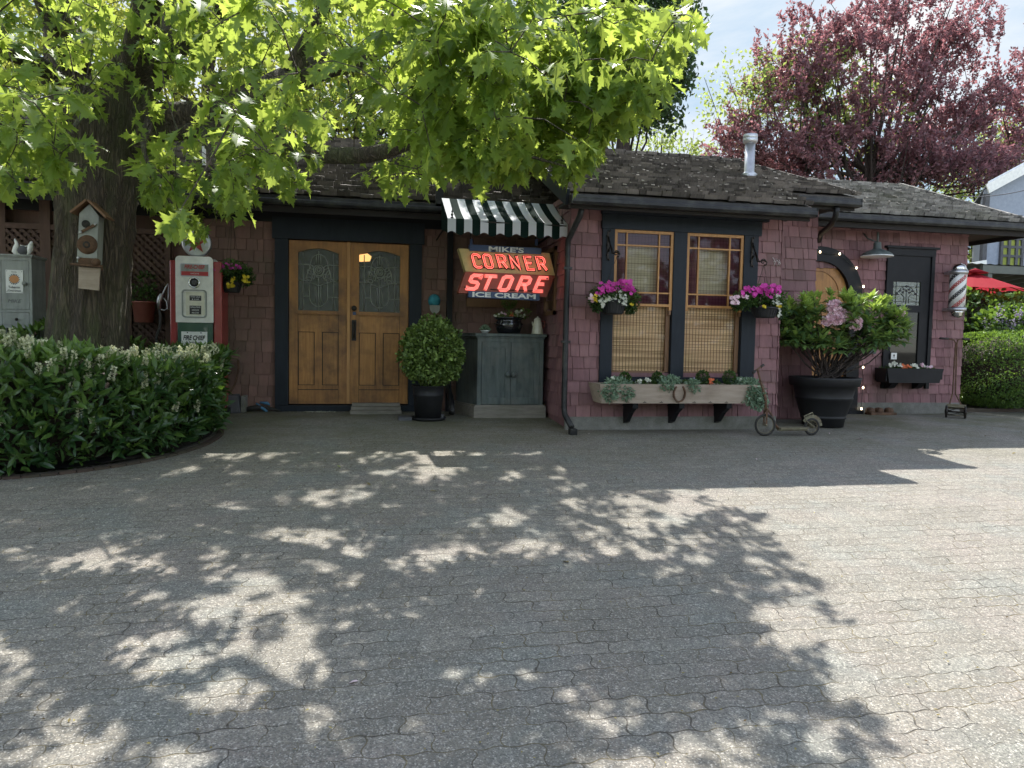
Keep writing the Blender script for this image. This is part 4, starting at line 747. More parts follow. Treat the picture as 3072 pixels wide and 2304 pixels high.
# ---- neon sign
def sign():
    Y = 8.35; P = lambda a, b: WP(a, b, Y)
    # frame of axes on the plane
    cx = P(1520, 818)
    t = thing('neon_sign', 'lit red neon corner store sign with blue strips, hanging under the striped awning', 'sign', (cx[0], Y, P(1520, 900)[2]))
    def poly(mb, pts, y0, d, mi=0, tt=0.5):
        A = [P(*p) for p in pts]; o = A[0]; mb.prism([(a[0] - o[0], a[2] - o[2]) for a in A], (o[0], y0, o[2]), (1, 0, 0), (0, 0, 1), (0, 1, 0), d, tt, mi)
    up = [(1376, 745), (1648, 759), (1665, 826), (1397, 814)]; lo = [(1397, 814.5), (1665, 826.5), (1640, 891), (1374, 879)]
    a = MB(); poly(a, up, Y, 0.16); a.build('upper_face', M['signcream'], t); a = MB(); poly(a, lo, Y, 0.16); a.build('lower_face', M['signbrick'], t)
    a = MB(); poly(a, [(1408, 734), (1622, 745), (1622, 764), (1408, 753)], Y - 0.03, 0.10); a.build('top_strip', M['signblue'], t)
    a = MB(); poly(a, [(1404, 873), (1618, 882), (1617, 902), (1404, 892)], Y - 0.03, 0.10); a.build('bottom_strip', M['signblue'], t)
    sl_ = lambda p, q: unit(P(*q) - P(*p))
    u = sl_((1408, 744), (1622, 755)); v = np.array([-u[2], 0, u[0]])
    ww = lambda p, q: np.linalg.norm(P(*p) - P(*q))
    L = MB(); c = P(1517.5, 750); c[1] = Y - 0.033; text_into(L, "MIKE'S", c, u, v, ww((1517, 742), (1517, 758.5)), bold=0.03, width=ww((1465, 748), (1570, 753))); L.build('lettering', M['signwhite'], t); L = MB()
    c = P(1511, 887); c[1] = Y - 0.033; text_into(L, 'ICE CREAM', c, u, v, ww((1500, 879), (1500, 894)), bold=0.035, width=ww((1417, 883), (1606, 893))); L.build('lettering', M['signwhite'], t)
    # letters
    w_ = 0.55
    def shape(ch):
        if ch == 'C': return [[(w_, .74), (w_, .88), (w_ - .13, 1), (.13, 1), (0, .88), (0, .12), (.13, 0), (w_ - .13, 0), (w_, .1)]]
        if ch == 'O': return [[(.13, 1), (0, .88), (0, .12), (.13, 0), (w_ - .13, 0), (w_, .12), (w_, .88), (w_ - .13, 1), (.13, 1)]]
        if ch == 'R': return [[(0, 0), (0, 1), (w_ - .13, 1), (w_, .88), (w_, .6), (w_ - .13, .48), (.12, .48)], [(.3, .48), (w_, 0)]]
        if ch == 'N': return [[(0, 0), (0, 1), (w_, 0), (w_, 1)]]
        if ch == 'E': return [[(w_, 1), (0, 1), (0, 0), (w_, 0)], [(0, .52), (w_ * .8, .52)]]
        if ch == 'S': return [[(w_, .8), (w_, 1), (.1, 1), (0, .88), (0, .6), (.1, .52), (w_ - .1, .48), (w_, .38), (w_, .12), (w_ - .12, 0), (0, 0), (0, .14)]]
        if ch == 'T': return [[(0, 1), (w_, 1)], [(w_ / 2, 1), (w_ / 2, 0)]]
    def place(word, xs, y0s, hgt, lean, wid, neon, plate, lift, rad_, dbl):
        for i, ch in enumerate(word):
            bl = P(xs[i], y0s[i]); br = P(xs[i] + wid[i], y0s[i] + wid[i] * 0.045); top = P(xs[i] + lean, y0s[i] - hgt); U = (br - bl) / w_; Vv = top - bl
            g_ = MB(); pl = MB()
            for st in shape(ch):
                pts = [bl + U * p[0] + Vv * p[1] for p in st]
                for A, B in zip(pts[:-1], pts[1:]):
                    dd = unit(B - A) * 0.009; A2 = A - dd; B2 = B + dd; A2 = A2.copy(); B2 = B2.copy(); A2[1] = B2[1] = Y - 0.006; pl.bar(A2, B2, 0.004, 0.036 if not dbl else 0.040, up=(0, 0, 1) if abs((B - A)[2]) < 1e-9 else (1, 0, 0)) if False else None
                q = [np.array([p[0], p[2]]) for p in pts]
                for off in ((-0.0085, 0.0085) if not dbl else (-0.013, 0.0, 0.013)):
                    o2 = []
                    for k in range(len(q)):
                        if k == 0: d0 = d1 = q[1] - q[0]
                        elif k == len(q) - 1: d0 = d1 = q[-1] - q[-2]
                        else: d0, d1 = q[k] - q[k - 1], q[k + 1] - q[k]
                        if len(q) > 3 and k in (0, len(q) - 1) and np.linalg.norm(q[0] - q[-1]) < 1e-6: d0, d1 = q[-1] - q[-2], q[1] - q[0]
                        n0 = np.array([-d0[1], d0[0]]) / np.linalg.norm(d0); n1 = np.array([-d1[1], d1[0]]) / np.linalg.norm(d1); nn = n0 + n1; nn /= max(0.5, np.dot(nn, nn)) / 2 * 1.0
                        o2.append(q[k] + nn * off)
                    g_.tube([(p[0], Y - lift, p[1]) for p in o2], rad_, 6)
                # backing plate: wide flat strokes
                for A, B in zip(q[:-1], q[1:]):
                    d_ = (B - A) / np.linalg.norm(B - A); nn = np.array([-d_[1], d_[0]]) * (0.021 if not dbl else 0.022); e_ = d_ * 0.014; yy = Y - 0.004 - 0.0006 * (len(pl.V) % 6)
                    pl.add([(A[0] - e_[0] + nn[0], yy, A[1] - e_[1] + nn[1]), (A[0] - e_[0] - nn[0], yy, A[1] - e_[1] - nn[1]), (B[0] + e_[0] - nn[0], yy, B[1] + e_[1] - nn[1]), (B[0] + e_[0] + nn[0], yy, B[1] + e_[1] + nn[1])], [(0, 1, 2, 3)])
            pl.build('letter', M[plate], t); g_.build('neon_tube', M[neon], t)
    place('CORNER', [1425, 1458, 1500, 1538, 1582, 1618], [802, 803, 804, 806, 809, 810], 38, -11, [21] * 6, 'neon', 'letterdark', 0.026, 0.0036, False)
    place('STORE', [1400, 1438, 1495, 1549, 1602], [866, 868, 870, 872, 873], 40, 17, [27, 34, 27, 27, 24], 'neon2', 'letterred', 0.024, 0.0032, True)
    wv = MB(); W0 = wv
    for y_, xs in ((803, (1445, 1475, 1510, 1545)), (868, (1470, 1500, 1545, 1600))):
        for i in range(3): a, b = P(xs[i], y_ + i * 1.6), P(xs[i + 1], y_ + 1.6 + i * 1.6); a[1] = b[1] = Y - 0.014; wv.tube([a, b], 0.005, 5)
        wv.build('tube_wiring', M['iron'], t); wv = MB()
    for (a, b) in ((1435, 777), (1395, 862), (1640, 836)): c = P(a, b); c[1] = Y - 0.02; wv = MB(); wv.ball(c, 0.012, 6, 4); wv.build('insulator', M['iron'], t)
    for xx in (1414, 1610):
        ch = MB(); c = P(xx, 736); ch.tube([(c[0], Y + 0.05, c[2]), (c[0], Y + 0.05, 2.15), (c[0], Y + 0.3, 2.33)], 0.008, 5); ch.box(c[0] - 0.012, c[0] + 0.012, Y - 0.01, Y + 0.05, c[2], c[2] + 0.07, mi=1)
        ch.build('hanger', [M['iron'], M['signblue']], t)
sign()
# ---- corner cabinet
def cabinet():
    yf = 8.66; a, b = WP(1431, 1120, yf)[0], WP(1629, 1120, yf)[0]; zt = WP(1530, 997, yf)[2]; zb = gz(1, yf) + 0.0; xl = WP(1372, 1120, 9.25)[0]; xr = b + (a - xl) * 0.95
    t = thing('corner_cabinet', 'worn grey green cabinet with two doors and round knobs standing under the neon sign', 'cabinet', ((a + b) / 2, 9.0, zb))
    pl = [(a, yf), (b, yf), (xr, 9.2), (xr, YD - 0.03), (xl, YD - 0.03), (xl, 9.2)]
    def grow(p, d): c = np.array([(a + b) / 2, 9.0]); return [(x + d * np.sign(x - c[0]), y - d if y < 9.1 else (y - d * 0.5 if y < 9.3 else y)) for x, y in p]
    B = MB(); B.prism([(p[0], p[1]) for p in pl], (0, 0, zb + 0.13), (1, 0, 0), (0, 1, 0), (0, 0, 1), zt - zb - 0.18, 0.4); B.build('carcass', M['cabinet'], t)
    B = MB(); B.prism(grow(pl, 0.035), (0, 0, zb - 0.02), (1, 0, 0), (0, 1, 0), (0, 0, 1), 0.15, 0.5); B.prism(grow(pl, 0.02), (0, 0, zb + 0.13), (1, 0, 0), (0, 1, 0), (0, 0, 1), 0.02, 0.6); B.build('base', M['greywood'], t)
    B = MB(); B.prism(grow(pl, 0.03), (0, 0, zt - 0.05), (1, 0, 0), (0, 1, 0), (0, 0, 1), 0.035, 0.8); B.prism(grow(pl, 0.012), (0, 0, zt - 0.075), (1, 0, 0), (0, 1, 0), (0, 0, 1), 0.025, 0.5); B.build('cabinet_top', M['cabinet'], t, bevel=0.006)
    w_ = b - a; m_ = (a + b) / 2; z0, z1 = zb + 0.19, zt - 0.12
    B = MB(); B.box(a + 0.004, a + 0.05, yf - 0.012, yf, zb + 0.15, zt - 0.075, 0.7); B.box(b - 0.05, b - 0.004, yf - 0.012, yf, zb + 0.15, zt - 0.075, 0.7); B.box(a + 0.05, b - 0.05, yf - 0.011, yf, z1 + 0.006, zt - 0.075, 0.7); B.build('front_frame', M['cabinet'], t)
    for s, (p, q) in enumerate(((a + 0.054, m_ - 0.003), (m_ + 0.003, b - 0.054))):
        D = MB(); fw = 0.065; D.box(p, p + fw, yf - 0.022, yf - 0.002, z0 - 0.03, z1, 0.6); D.box(q - fw, q, yf - 0.022, yf - 0.002, z0 - 0.03, z1, 0.6); D.box(p + fw, q - fw, yf - 0.022, yf - 0.002, z1 - fw, z1, 0.6); D.box(p + fw, q - fw, yf - 0.022, yf - 0.002, z0 - 0.03, z0 + 0.05, 0.5)
        D.box(p + fw, q - fw, yf - 0.009, yf - 0.001, z0 + 0.05, z1 - fw, 0.35); xk = (m_ - 0.035) if s == 0 else (m_ + 0.035)
        d_ = D.build('cabinet_door', M['cabinet'], t); K = MB(); K.lathe([(0, -0.05), (0.022, -0.047), (0.034, -0.03), (0.028, -0.014), (0.014, -0.006), (0.014, 0)], (xk, yf - 0.022, (z0 + z1) / 2 - 0.03), 14, t=0.5, axis='y'); K.build('knob', M['cabinet'], d_)
    return zt, a, b
cab_top, cab_a, cab_b = cabinet(); cab_top -= 0.015
# glazed pot with plants
def glaze_pot():
    Y = 8.85; c = WP(1526, 985, Y); z0 = cab_top + 0.0; t = thing('glazed_pot', 'shiny black glazed pot with clipped ball plant and small flowers on the cabinet', 'flower pot', (c[0], Y, z0))
    R = WP(1568, 980, Y)[0] - c[0]; H = 0.20
    p = MB(); p.lathe([(0, 0.0), (R * .72, 0), (R * .8, 0.02), (R * .95, 0.09), (R * .93, 0.14), (R * .86, 0.16), (R * .90, 0.175), (R * 1.04, 0.185), (R * 1.04, H), (R * .9, H), (R * .88, H - 0.03), (0, H - 0.03)], (c[0], Y, z0), 28)
    for k in range(14): a = k / 14 * 6.283; p.ball((c[0] + R * .95 * math.cos(a), Y + R * .95 * math.sin(a), z0 + 0.12), (0.014, 0.014, 0.009), 6, 4)
    p.build('pot', M['glaze'], t); g = np.random.default_rng(5); l = MB(); bush(l, (c[0], Y, WP(1526, 903, Y)[2]), 0.092, 900, 0.022, g, tint=lambda P, d: 0.2 + 0.6 * g.random(len(P)) * (d[:, 2] > -.3)); l.tube([(c[0], Y, z0 + H - 0.03), (c[0], Y, WP(1526, 905, Y)[2])], 0.01, 6)
    bush(l, (c[0], Y, z0 + H + 0.0), (R * .95, R * .95, 0.05), 260, 0.04, g, zmin=z0 + H - 0.01); bush(l, (c[0] + 0.17, Y - 0.02, z0 + H + 0.05), (0.09, 0.05, 0.05), 60, 0.05, g); l.build('foliage', M['box'], t)
    f = MB(); 
    for (dx, dz, mi, k) in ((0.09, 0.055, 0, 7), (0.11, 0.07, 0, 6), (0.05, 0.03, 0, 3), (-0.08, 0.035, 2, 6), (-0.09, 0.05, 2, 4), (0.0, 0.03, 1, 9), (-0.15, 0.01, 0, 4), (0.15, 0.01, 0, 4)):
        P_ = np.array([c[0] + dx, Y - 0.07, z0 + H + dz]) + g.normal(size=(k, 3)) * [0.022, 0.03, 0.012]; put_flowers(f, P_, rndv(g, k) * .5 + [0, -1, .5], 0.03, g, mi)
    f.build('blossom', [M['fl_white'], M['fl_orange'], M['fl_rose']], t)
glaze_pot()
def jug():
    Y = 8.78; c = WP(1612, 995, Y); s = np.linalg.norm(WP(1612, 998, Y) - WP(1612, 944, Y)); r = (WP(1629, 998, Y)[0] - WP(1595, 998, Y)[0]) / 2; z0 = cab_top
    t = thing('enamel_coffee_pot', 'tall cream enamel coffee pot with domed lid at the right end of the cabinet', 'coffee pot', (c[0], Y, z0))
    b = MB(); b.lathe([(0, 0), (r * .98, 0), (r, s * .03), (r * .88, s * .3), (r * .72, s * .6), (r * .60, s * .76), (r * .62, s * .785), (0, s * .785)], (c[0], Y, z0), 24); b.build('body', M['cream'], t)
    b = MB(); b.lathe([(r * .64, s * .786), (r * .62, s * .82), (r * .35, s * .9), (r * .12, s * .93), (r * .1, s * .95), (r * .15, s * .975), (0, s)], (c[0], Y, z0), 20); b.build('lid', M['cream'], t)
    b = MB(); b.tube([(c[0] + r * .6, Y, z0 + s * .74), (c[0] + r * 1.25, Y, z0 + s * .72), (c[0] + r * 1.3, Y, z0 + s * .5), (c[0] + r * .85, Y, z0 + s * .3)], 0.007, 6); b.build('handle', M['signbrick'], t)
    b = MB(); b.tube([(c[0] - r * .75, Y, z0 + s * .45), (c[0] - r * .9, Y, z0 + s * .62), (c[0] - r * .92, Y, z0 + s * .70)], [0.010, 0.008, 0.005], 8); b.build('spout', M['cream'], t)
jug()
def dish():
    Y = 8.80; c = WP(1455, 990, Y); z0 = cab_top; t = thing('glass_dish', 'small pressed glass dish with a grey succulent at the left end of the cabinet', 'dish', (c[0], Y, z0))
    b = MB(); b.lathe([(0, 0), (0.035, 0), (0.05, 0.025), (0.062, 0.035), (0.056, 0.036), (0.045, 0.02), (0, 0.012)], (c[0], Y, z0), 16); b.build('bowl', M['lampwhite'], t)
    g = np.random.default_rng(6); l = MB(); n = 60; a = g.uniform(0, 6.28, n); el = g.uniform(0.2, 1.5, n); X = np.stack([np.cos(a) * np.cos(el), np.sin(a) * np.cos(el), np.sin(el)], 1)
    l.scatter(SMALL[0], SMALL[1], np.array([c[0], Y, z0 + 0.025]) + X * 0.01, X, rndv(g, n), 0.075, g.random(n)); l.build('succulent', M['silver'], t)
dish()
# board fixed to the wall below the sign
b = MB(); q = RC(1400, 898, 1590, 922, YD - 0.06); b.box(q[0], q[1], YD - 0.06, YD - 0.02, q[2], q[3], 0.6); tag(b.build('wall_board', M['sashdark'], origin=(q[0], YD - 0.04, q[2])), 'plain brown board fixed to the shingles just under the neon sign', 'board')
# ---- cap
def cap():
    Y = YD - 0.05; c = WP(1303, 905, Y); k = np.linalg.norm(WP(1285, 905, Y) - WP(1322, 905, Y)) / 2; t = thing('baseball_cap', 'teal baseball cap with grey brim hanging on the shingles beside the double door', 'cap', (c[0], Y, c[2] - 0.15))
    b = MB(); V = []; F = []; n = 16
    b.ball((c[0], Y + 0.02, c[2] + 0.01), (k, 0.10, k * 1.12), 18, 10); b.ball((c[0], Y - 0.078, c[2] + 0.02), 0.007, 6, 4); b.build('crown', M['capteal'], t)
    b = MB(); a = np.linspace(0, math.pi, 13); pts = [(-k * .82, 0)] + [(-k * .82 * math.cos(x), -k * 1.25 * math.sin(x) ** .8 - k * 0.2) for x in a] + [(k * .82, 0)]
    b.prism([(p[0], p[1]) for p in pts], (c[0], Y - 0.07, c[2] - k * .6), (1, 0, 0), (0, 0.25, 0.97), (0, 1, 0), 0.008); b.build('brim', M['capgrey'], t)
cap()
# ---- planted pots
def box_topiary():
    Y = WG(1284, 1262)[1]; Y = max(Y, 8.0); c = WG(1284, 1258); Y = c[1]; zt = WP(1284, 1156, Y)[2]; R = (WP(1330, 1200, Y)[0] - WP(1239, 1200, Y)[0]) / 2; z0 = gz(c[0], Y)
    t = thing('potted_boxwood', 'round clipped bright green boxwood in a straight black pot beside the double door', 'potted shrub', (c[0], Y, z0))
    p = MB(); H = zt - z0; p.lathe([(0, 0.02), (R * .86, 0.02), (R * .98, H * .7), (R * 1.03, H * .72), (R * .99, H * .75), (R * 1.04, H * .97), (R * 1.1, H * .98), (R * 1.1, H), (R * .98, H), (R * .96, H - 0.04), (0, H - 0.04)], (c[0], Y, z0), 28); p.build('pot', M['blackpot'], t)
    p = MB(); p.lathe([(0, 0), (R * 1.1, 0), (R * 1.22, 0.03), (R * 1.16, 0.03), (R * 1.05, 0.018), (0, 0.018)], (c[0], Y, z0), 24); p.build('saucer', M['blackpot'], t)
    cz = WP(1298, 1058, Y); rx_ = (WP(1390, 1058, Y)[0] - WP(1208, 1058, Y)[0]) / 2; rz_ = (WP(1298, 948, Y)[2] - WP(1298, 1158, Y)[2]) / 2
    g = np.random.default_rng(8); l = MB()
    def tn(P, d): return np.clip(0.45 + 0.3 * np.sin(P[:, 0] * 31) * np.sin(P[:, 2] * 27) + g.normal(size=len(P)) * .25, 0, 1)
    bush(l, cz, (rx_ * .98, rx_, rz_), 5200, 0.04, g, ROUND, shell=0.35, tint=tn, jit=0.7, up=0.5); bush(l, (cz[0] - 0.02, cz[1] - 0.05, cz[2] - rz_ * .1), (rx_ * 1.02, rx_ * 1.02, rz_ * .75), 2500, 0.04, g, ROUND, shell=0.3, tint=tn, jit=0.7, up=0.5)
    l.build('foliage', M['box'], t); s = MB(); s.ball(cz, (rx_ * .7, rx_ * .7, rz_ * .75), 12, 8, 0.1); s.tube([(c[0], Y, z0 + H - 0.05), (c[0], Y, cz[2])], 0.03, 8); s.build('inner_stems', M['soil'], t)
box_topiary()
b = MB(); c = WG(1212, 1262); b.box(c[0] - 0.06, c[0] + 0.09, c[1], c[1] + 0.25, c[2], c[2] + 0.035, 0.3); b.box(c[0] + 0.38, c[0] + 0.46, c[1] + 0.06, c[1] + 0.3, c[2], c[2] + 0.06, 0.6); tag(b.build('paving_slab', M['stone'], origin=c), 'dark stone slabs lying at the foot of the black boxwood pot', 'slab')
# wooden step
q = WG(1050, 1243); q2 = WG(1204, 1243); b = MB(); t_ = thing('wooden_step', 'low weathered plank step in front of the right door leaf', 'step', ((q[0] + q2[0]) / 2, q[1] + 0.15, q[2]))
for k in range(3): b.box(q[0] + 0.01 * k, q2[0] - 0.004 * k, q[1] + 0.10 * k, q[1] + 0.095 + 0.10 * k, q[2] + 0.02 + 0.035 * k - 0.02, q[2] + 0.045 + 0.035 * k, 0.4 + 0.2 * k)
b.build('tread', M['greywood'], t_)
# tub, blue gloves, spilled grain by the wall
def tub():
    c = WG(688, 1240); t = thing('stone_block', 'rough dark grey block standing by the hedge against the brown shingles', 'block', c); b = MB(3); x0, x1 = c[0] - 0.15, c[0] + 0.12
    V = [(x0, c[1], c[2]), (x1, c[1], c[2]), (x1 - 0.01, c[1] + 0.22, c[2]), (x0, c[1] + 0.22, c[2]), (x0 + 0.03, c[1] + 0.02, c[2] + 0.21), (x1 - 0.02, c[1] + 0.015, c[2] + 0.215), (x1 - 0.03, c[1] + 0.2, c[2] + 0.22), (x0 + 0.03, c[1] + 0.2, c[2] + 0.2)]
    b.add(V, [(3, 2, 1, 0), (4, 5, 6, 7), (0, 1, 5, 4), (1, 2, 6, 5), (2, 3, 7, 6), (3, 0, 4, 7)], 0.3); b.build('dark_block', M['stone'], t, bevel=0.012)
    b = MB(); b.box(x1 - 0.004, x1 + 0.05, c[1] + 0.06, c[1] + 0.25, c[2], c[2] + 0.2, 0.9); b.build('pale_block', M['concrete'], t, bevel=0.01)
tub()
def gloves():
    c = WG(790, 1236); t = thing('garden_hand_tool', 'blue handled garden tool lying at the wall left of the double door', 'hand tool', c); b = MB()
    b.tube([c + [-0.09, 0.06, 0.10], c + [-0.04, 0.03, 0.06], c + [0.03, -0.02, 0.02], c + [0.05, -0.03, 0.012]], [0.012, 0.02, 0.018, 0.008], 8); b.tube([c + [-0.05, 0.08, 0.11], c + [0.04, 0.06, 0.10], c + [0.07, 0.05, 0.08]], [0.012, 0.022, 0.01], 8); b.build('grip', M['bluecloth'], t)
    b = MB(); b.tube([c + [-0.2, 0.03, 0.03], c + [-0.08, 0.03, 0.05], c + [0.04, 0.03, 0.05], c + [0.2, 0.0, 0.012]], [0.03, 0.035, 0.025, 0.006], 8); b.build('blade', M['rubber'], t)
gloves()
def grain():
    g = np.random.default_rng(4); b = MB(); c = WG(955, 1237); n = 420; P = c + np.stack([g.normal(size=n) * 0.11, g.normal(size=n) * 0.035, np.zeros(n)], 1); P[:, 2] = [gz(p[0], p[1]) + 0.004 for p in P]; P[:, 2] += 0.006 * g.random(n)
    b.scatter(SMALL[0], SMALL[1], P, rndv(g, n) * [1, 1, .1], rndv(g, n) * .3 + [0, 0, 1], 0.014, g.random(n)); o = b.build('spilled_grain', M['fl_white']); tag(o, 'thin scatter of pale grain on the pavers in front of the left door leaf', 'grain', kind='stuff')
grain()
# ---- window planter on the bay
def bay_planter():
    yf = 7.42; TL, TR, BL, BR = WP(1800, 1149, yf), WP(2288, 1158, yf), WP(1807, 1207, yf), WP(2256, 1215, yf); z1 = (TL[2] + TR[2]) / 2; z0 = (BL[2] + BR[2]) / 2
    t = thing('window_planter', 'pale wooden window box with a horseshoe and trailing silver plants below the two tall windows', 'window box', ((TL[0] + TR[0]) / 2, 7.6, z0))
    b = MB(); yb_ = YB - 0.10
    b.add([(BL[0], yf + 0.03, z0), (BR[0], yf + 0.03, z0), (TR[0], yf, z1), (TL[0], yf, z1), (BL[0], yf + 0.055, z0), (BR[0], yf + 0.055, z0), (TR[0], yf + 0.025, z1), (TL[0], yf + 0.025, z1)], [(0, 1, 2, 3), (7, 6, 5, 4), (0, 4, 5, 1), (3, 2, 6, 7), (0, 3, 7, 4), (1, 5, 6, 2)], 0.6)
    for (B_, T_, s) in ((BL, TL, -1), (BR, TR, 1)): b.add([(B_[0], yf + 0.056, z0), (B_[0], yb_, z0), (T_[0] + s * 0.03, yb_, z1), (T_[0], yf + 0.026, z1), (B_[0] - s * .02, yf + 0.056, z0), (B_[0] - s * .02, yb_, z0), (T_[0] + s * 0.01, yb_, z1), (T_[0] - s * .02, yf + 0.026, z1)], [(0, 1, 2, 3), (7, 6, 5, 4), (0, 4, 5, 1), (3, 2, 6, 7), (0, 3, 7, 4), (1, 5, 6, 2)], 0.4)
    b.box(BL[0] + 0.02, BR[0] - 0.02, yf + 0.06, yb_, z0 + 0.003, z0 + 0.025, 0.2); b.box(BL[0], BR[0], yb_ - 0.02, yb_, z0, z1, 0.3); b.build('box', M['planterwood'], t)
    for k in range(9): nb = MB(); xx = BL[0] + (BR[0] - BL[0]) * (0.06 + 0.11 * k); nb.box(xx - 0.004, xx + 0.004, yf + 0.022, yf + 0.03, z0 + 0.018, z0 + 0.024); nb.box(xx - 0.02, xx + 0.02, yf + 0.0262, yf + 0.03, z0 + 0.008, z0 + 0.014); nb.build('nail', M['iron'], t)
    b = MB(); b.box(BL[0] + 0.03, BR[0] - 0.03, yf + 0.05, yb_ - 0.02, z0 + 0.025, z1 - 0.03, 0.5); b.build('soil', M['soil'], t)
    h = MB(); hc = WP(2038, 1180, yf); a = np.linspace(-0.25 * math.pi, 1.25 * math.pi, 19); s = 0.068
    pts = [(hc[0] + s * .92 * math.cos(-x) * (1 if True else 1), yf + 0.001 - 0.006, hc[2] + s * 1.25 * math.sin(-x) * 1.0) for x in a]
    pts = [(hc[0] + 0.066 * math.sin(x) * (1.0 if abs(x) < 2 else 0.95), yf - 0.002 + 0.03 * (0.5 - 0.5 * math.cos(x)) * .0, hc[2] - 0.09 * math.cos(x) + 0.0) for x in np.linspace(-2.55, 2.55, 21)]
    for p, q in zip(pts[:-1], pts[1:]): h.bar(p, q, 0.014, 0.026, up=(0, 1, 0))
    h.build('horseshoe', M['rust'], t)
    for xx in (1893, 2030, 2170):
        b = MB(); c = WP(xx, 1212, YB - 0.2)[0]; b.box(c - 0.03, c + 0.03, yf + 0.08, YB, z0 - 0.06, z0 - 0.002, 0.3)
        b.prism([(0, 0), (0, -0.2), (-0.09, -0.17), (-0.2, -0.06), (-0.3, 0)], (c - 0.025, YB - 0.022, z0 - 0.06), (0, 1, 0), (0, 0, 1), (1, 0, 0), 0.05); b.build('bracket', M['blackpaint'], t)
    g = np.random.default_rng(9); ym = yf + 0.12
    l = MB(); tn = lambda P, d: np.clip(0.5 + g.normal(size=len(P)) * .3, 0, 1)
    for (px, py, rx_, rz_, n, hang) in ((1852, 1160, .15, .10, 900, 0), (1830, 1175, .10, .10, 500, 1), (1880, 1180, .08, .07, 300, 1), (2008, 1146, .12, .06, 450, 0), (1995, 1160, .07, .05, 200, 1), (2078, 1158, .075, .07, 300, 1), (2238, 1160, .16, .09, 800, 0), (2262, 1185, .13, .13, 800, 1), (2275, 1205, .10, .09, 400, 1)):
        c = WP(px, py, ym - (0.09 if hang else 0)); bush(l, c, (rx_, .07 if hang else .1, rz_), n, 0.042, g, SMALL, shell=0.6, tint=tn, jit=0.8)
    l.build('silver_foliage', M['silver'], t)
    l = MB()
    for (px, py, r_) in ((1875, 1136, .062), (1972, 1136, .062), (2108, 1133, .068), (2188, 1133, .068)):
        c = WP(px, py, ym + 0.06); bush(l, c, (r_, r_, r_ * 1.15), 700, 0.018, g, ROUND, shell=0.25, tint=tn)
    for (px) in (1920, 1945, 2050, 2140): bush(l, WP(px, 1152, ym + 0.02), (.08, .06, .035), 160, 0.03, g, SMALL, tint=tn)
    l.build('green_foliage', M['green'], t)
    f = MB()
    for (px, py, mi, k) in ((1918, 1146, 0, 8), (1942, 1140, 0, 7), (2132, 1140, 1, 7), (2134, 1150, 1, 6), (2086, 1143, 2, 4), (2223, 1140, 0, 2), (1838, 1134, 0, 3)):
        put_flowers(f, WP(px, py, ym - 0.02) + g.normal(size=(k, 3)) * [.016, .02, .01], rndv(g, k) * .4 + [0, -1, .4], 0.03, g, mi)
    f.build('blossom', [M['fl_white'], M['fl_orange'], M['fl_lilac']], t)
bay_planter()
# ---- hanging baskets
def basket(label, Y, pot, fol, flowers, seed, bracket=None, wires=True, matf='green', dens=1.0):
    # pot: (x0,x1,ytop,ybot) ; fol list of (px,py,r,rz) ; flowers list (px0,py0,px1,py1,mi,count,size)
    cx_ = (pot[0] + pot[1]) / 2; c = WP(cx_, pot[3], Y); zt = WP(cx_, pot[2], Y)[2]; R = (WP(pot[1], pot[2], Y)[0] - WP(pot[0], pot[2], Y)[0]) / 2
    t = thing('hanging_basket', label, 'flower basket', c, 'baskets of flowers hanging along the shop front'); b = MB(); H = zt - c[2]
    b.lathe([(0, 0), (R * .68, 0), (R * .74, .01)] + [(R * (.74 + .2 * k / 6), .01 + (H - .03) * k / 6) for k in range(1, 7)] + [(R * 1.0, H - 0.015), (R * 1.0, H), (R * .9, H), (R * .9, H - .02), (0, H - .02)], (c[0], Y, c[2]), 24)
    for k in range(24): a = k / 24 * 6.283; b.bar((c[0] + R * .74 * math.cos(a), Y + R * .74 * math.sin(a), c[2] + .01), (c[0] + R * .965 * math.cos(a), Y + R * .965 * math.sin(a), c[2] + H - .02), .006, .006)
    b.build('pot', M['blackpot'], t); g = np.random.default_rng(seed); l = MB(); f = MB()
    for (px, py, r_, rz_) in fol:
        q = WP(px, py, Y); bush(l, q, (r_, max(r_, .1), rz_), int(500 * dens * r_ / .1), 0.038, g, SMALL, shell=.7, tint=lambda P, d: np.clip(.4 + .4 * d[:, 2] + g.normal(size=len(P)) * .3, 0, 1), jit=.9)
    l.build('foliage', M[matf], t)
    for (x0, y0, x1, y1, mi, k, s_) in flowers:
        px = g.uniform(x0, x1, k); py = g.uniform(y0, y1, k); Q = np.array([WP(a, b_, Y - .10 - .05 * g.random()) for a, b_ in zip(px, py)]); put_flowers(f, Q, rndv(g, k) * .55 + [0, -1, .45], s_, g, mi)
    f.build('blossom', [M['fl_pink'], M['fl_white'], M['fl_yellow'], M['fl_rose'], M['fl_orange']], t)
    if bracket is not None:
        h = WP(bracket[0], bracket[1], Y); wi = MB()
        for a in (0.5, 2.6, 4.7): wi.tube([(c[0] + R * math.cos(a), Y + R * math.sin(a), zt), h], .0025, 4)
        wi.build('wire', M['iron'], t)
    return c
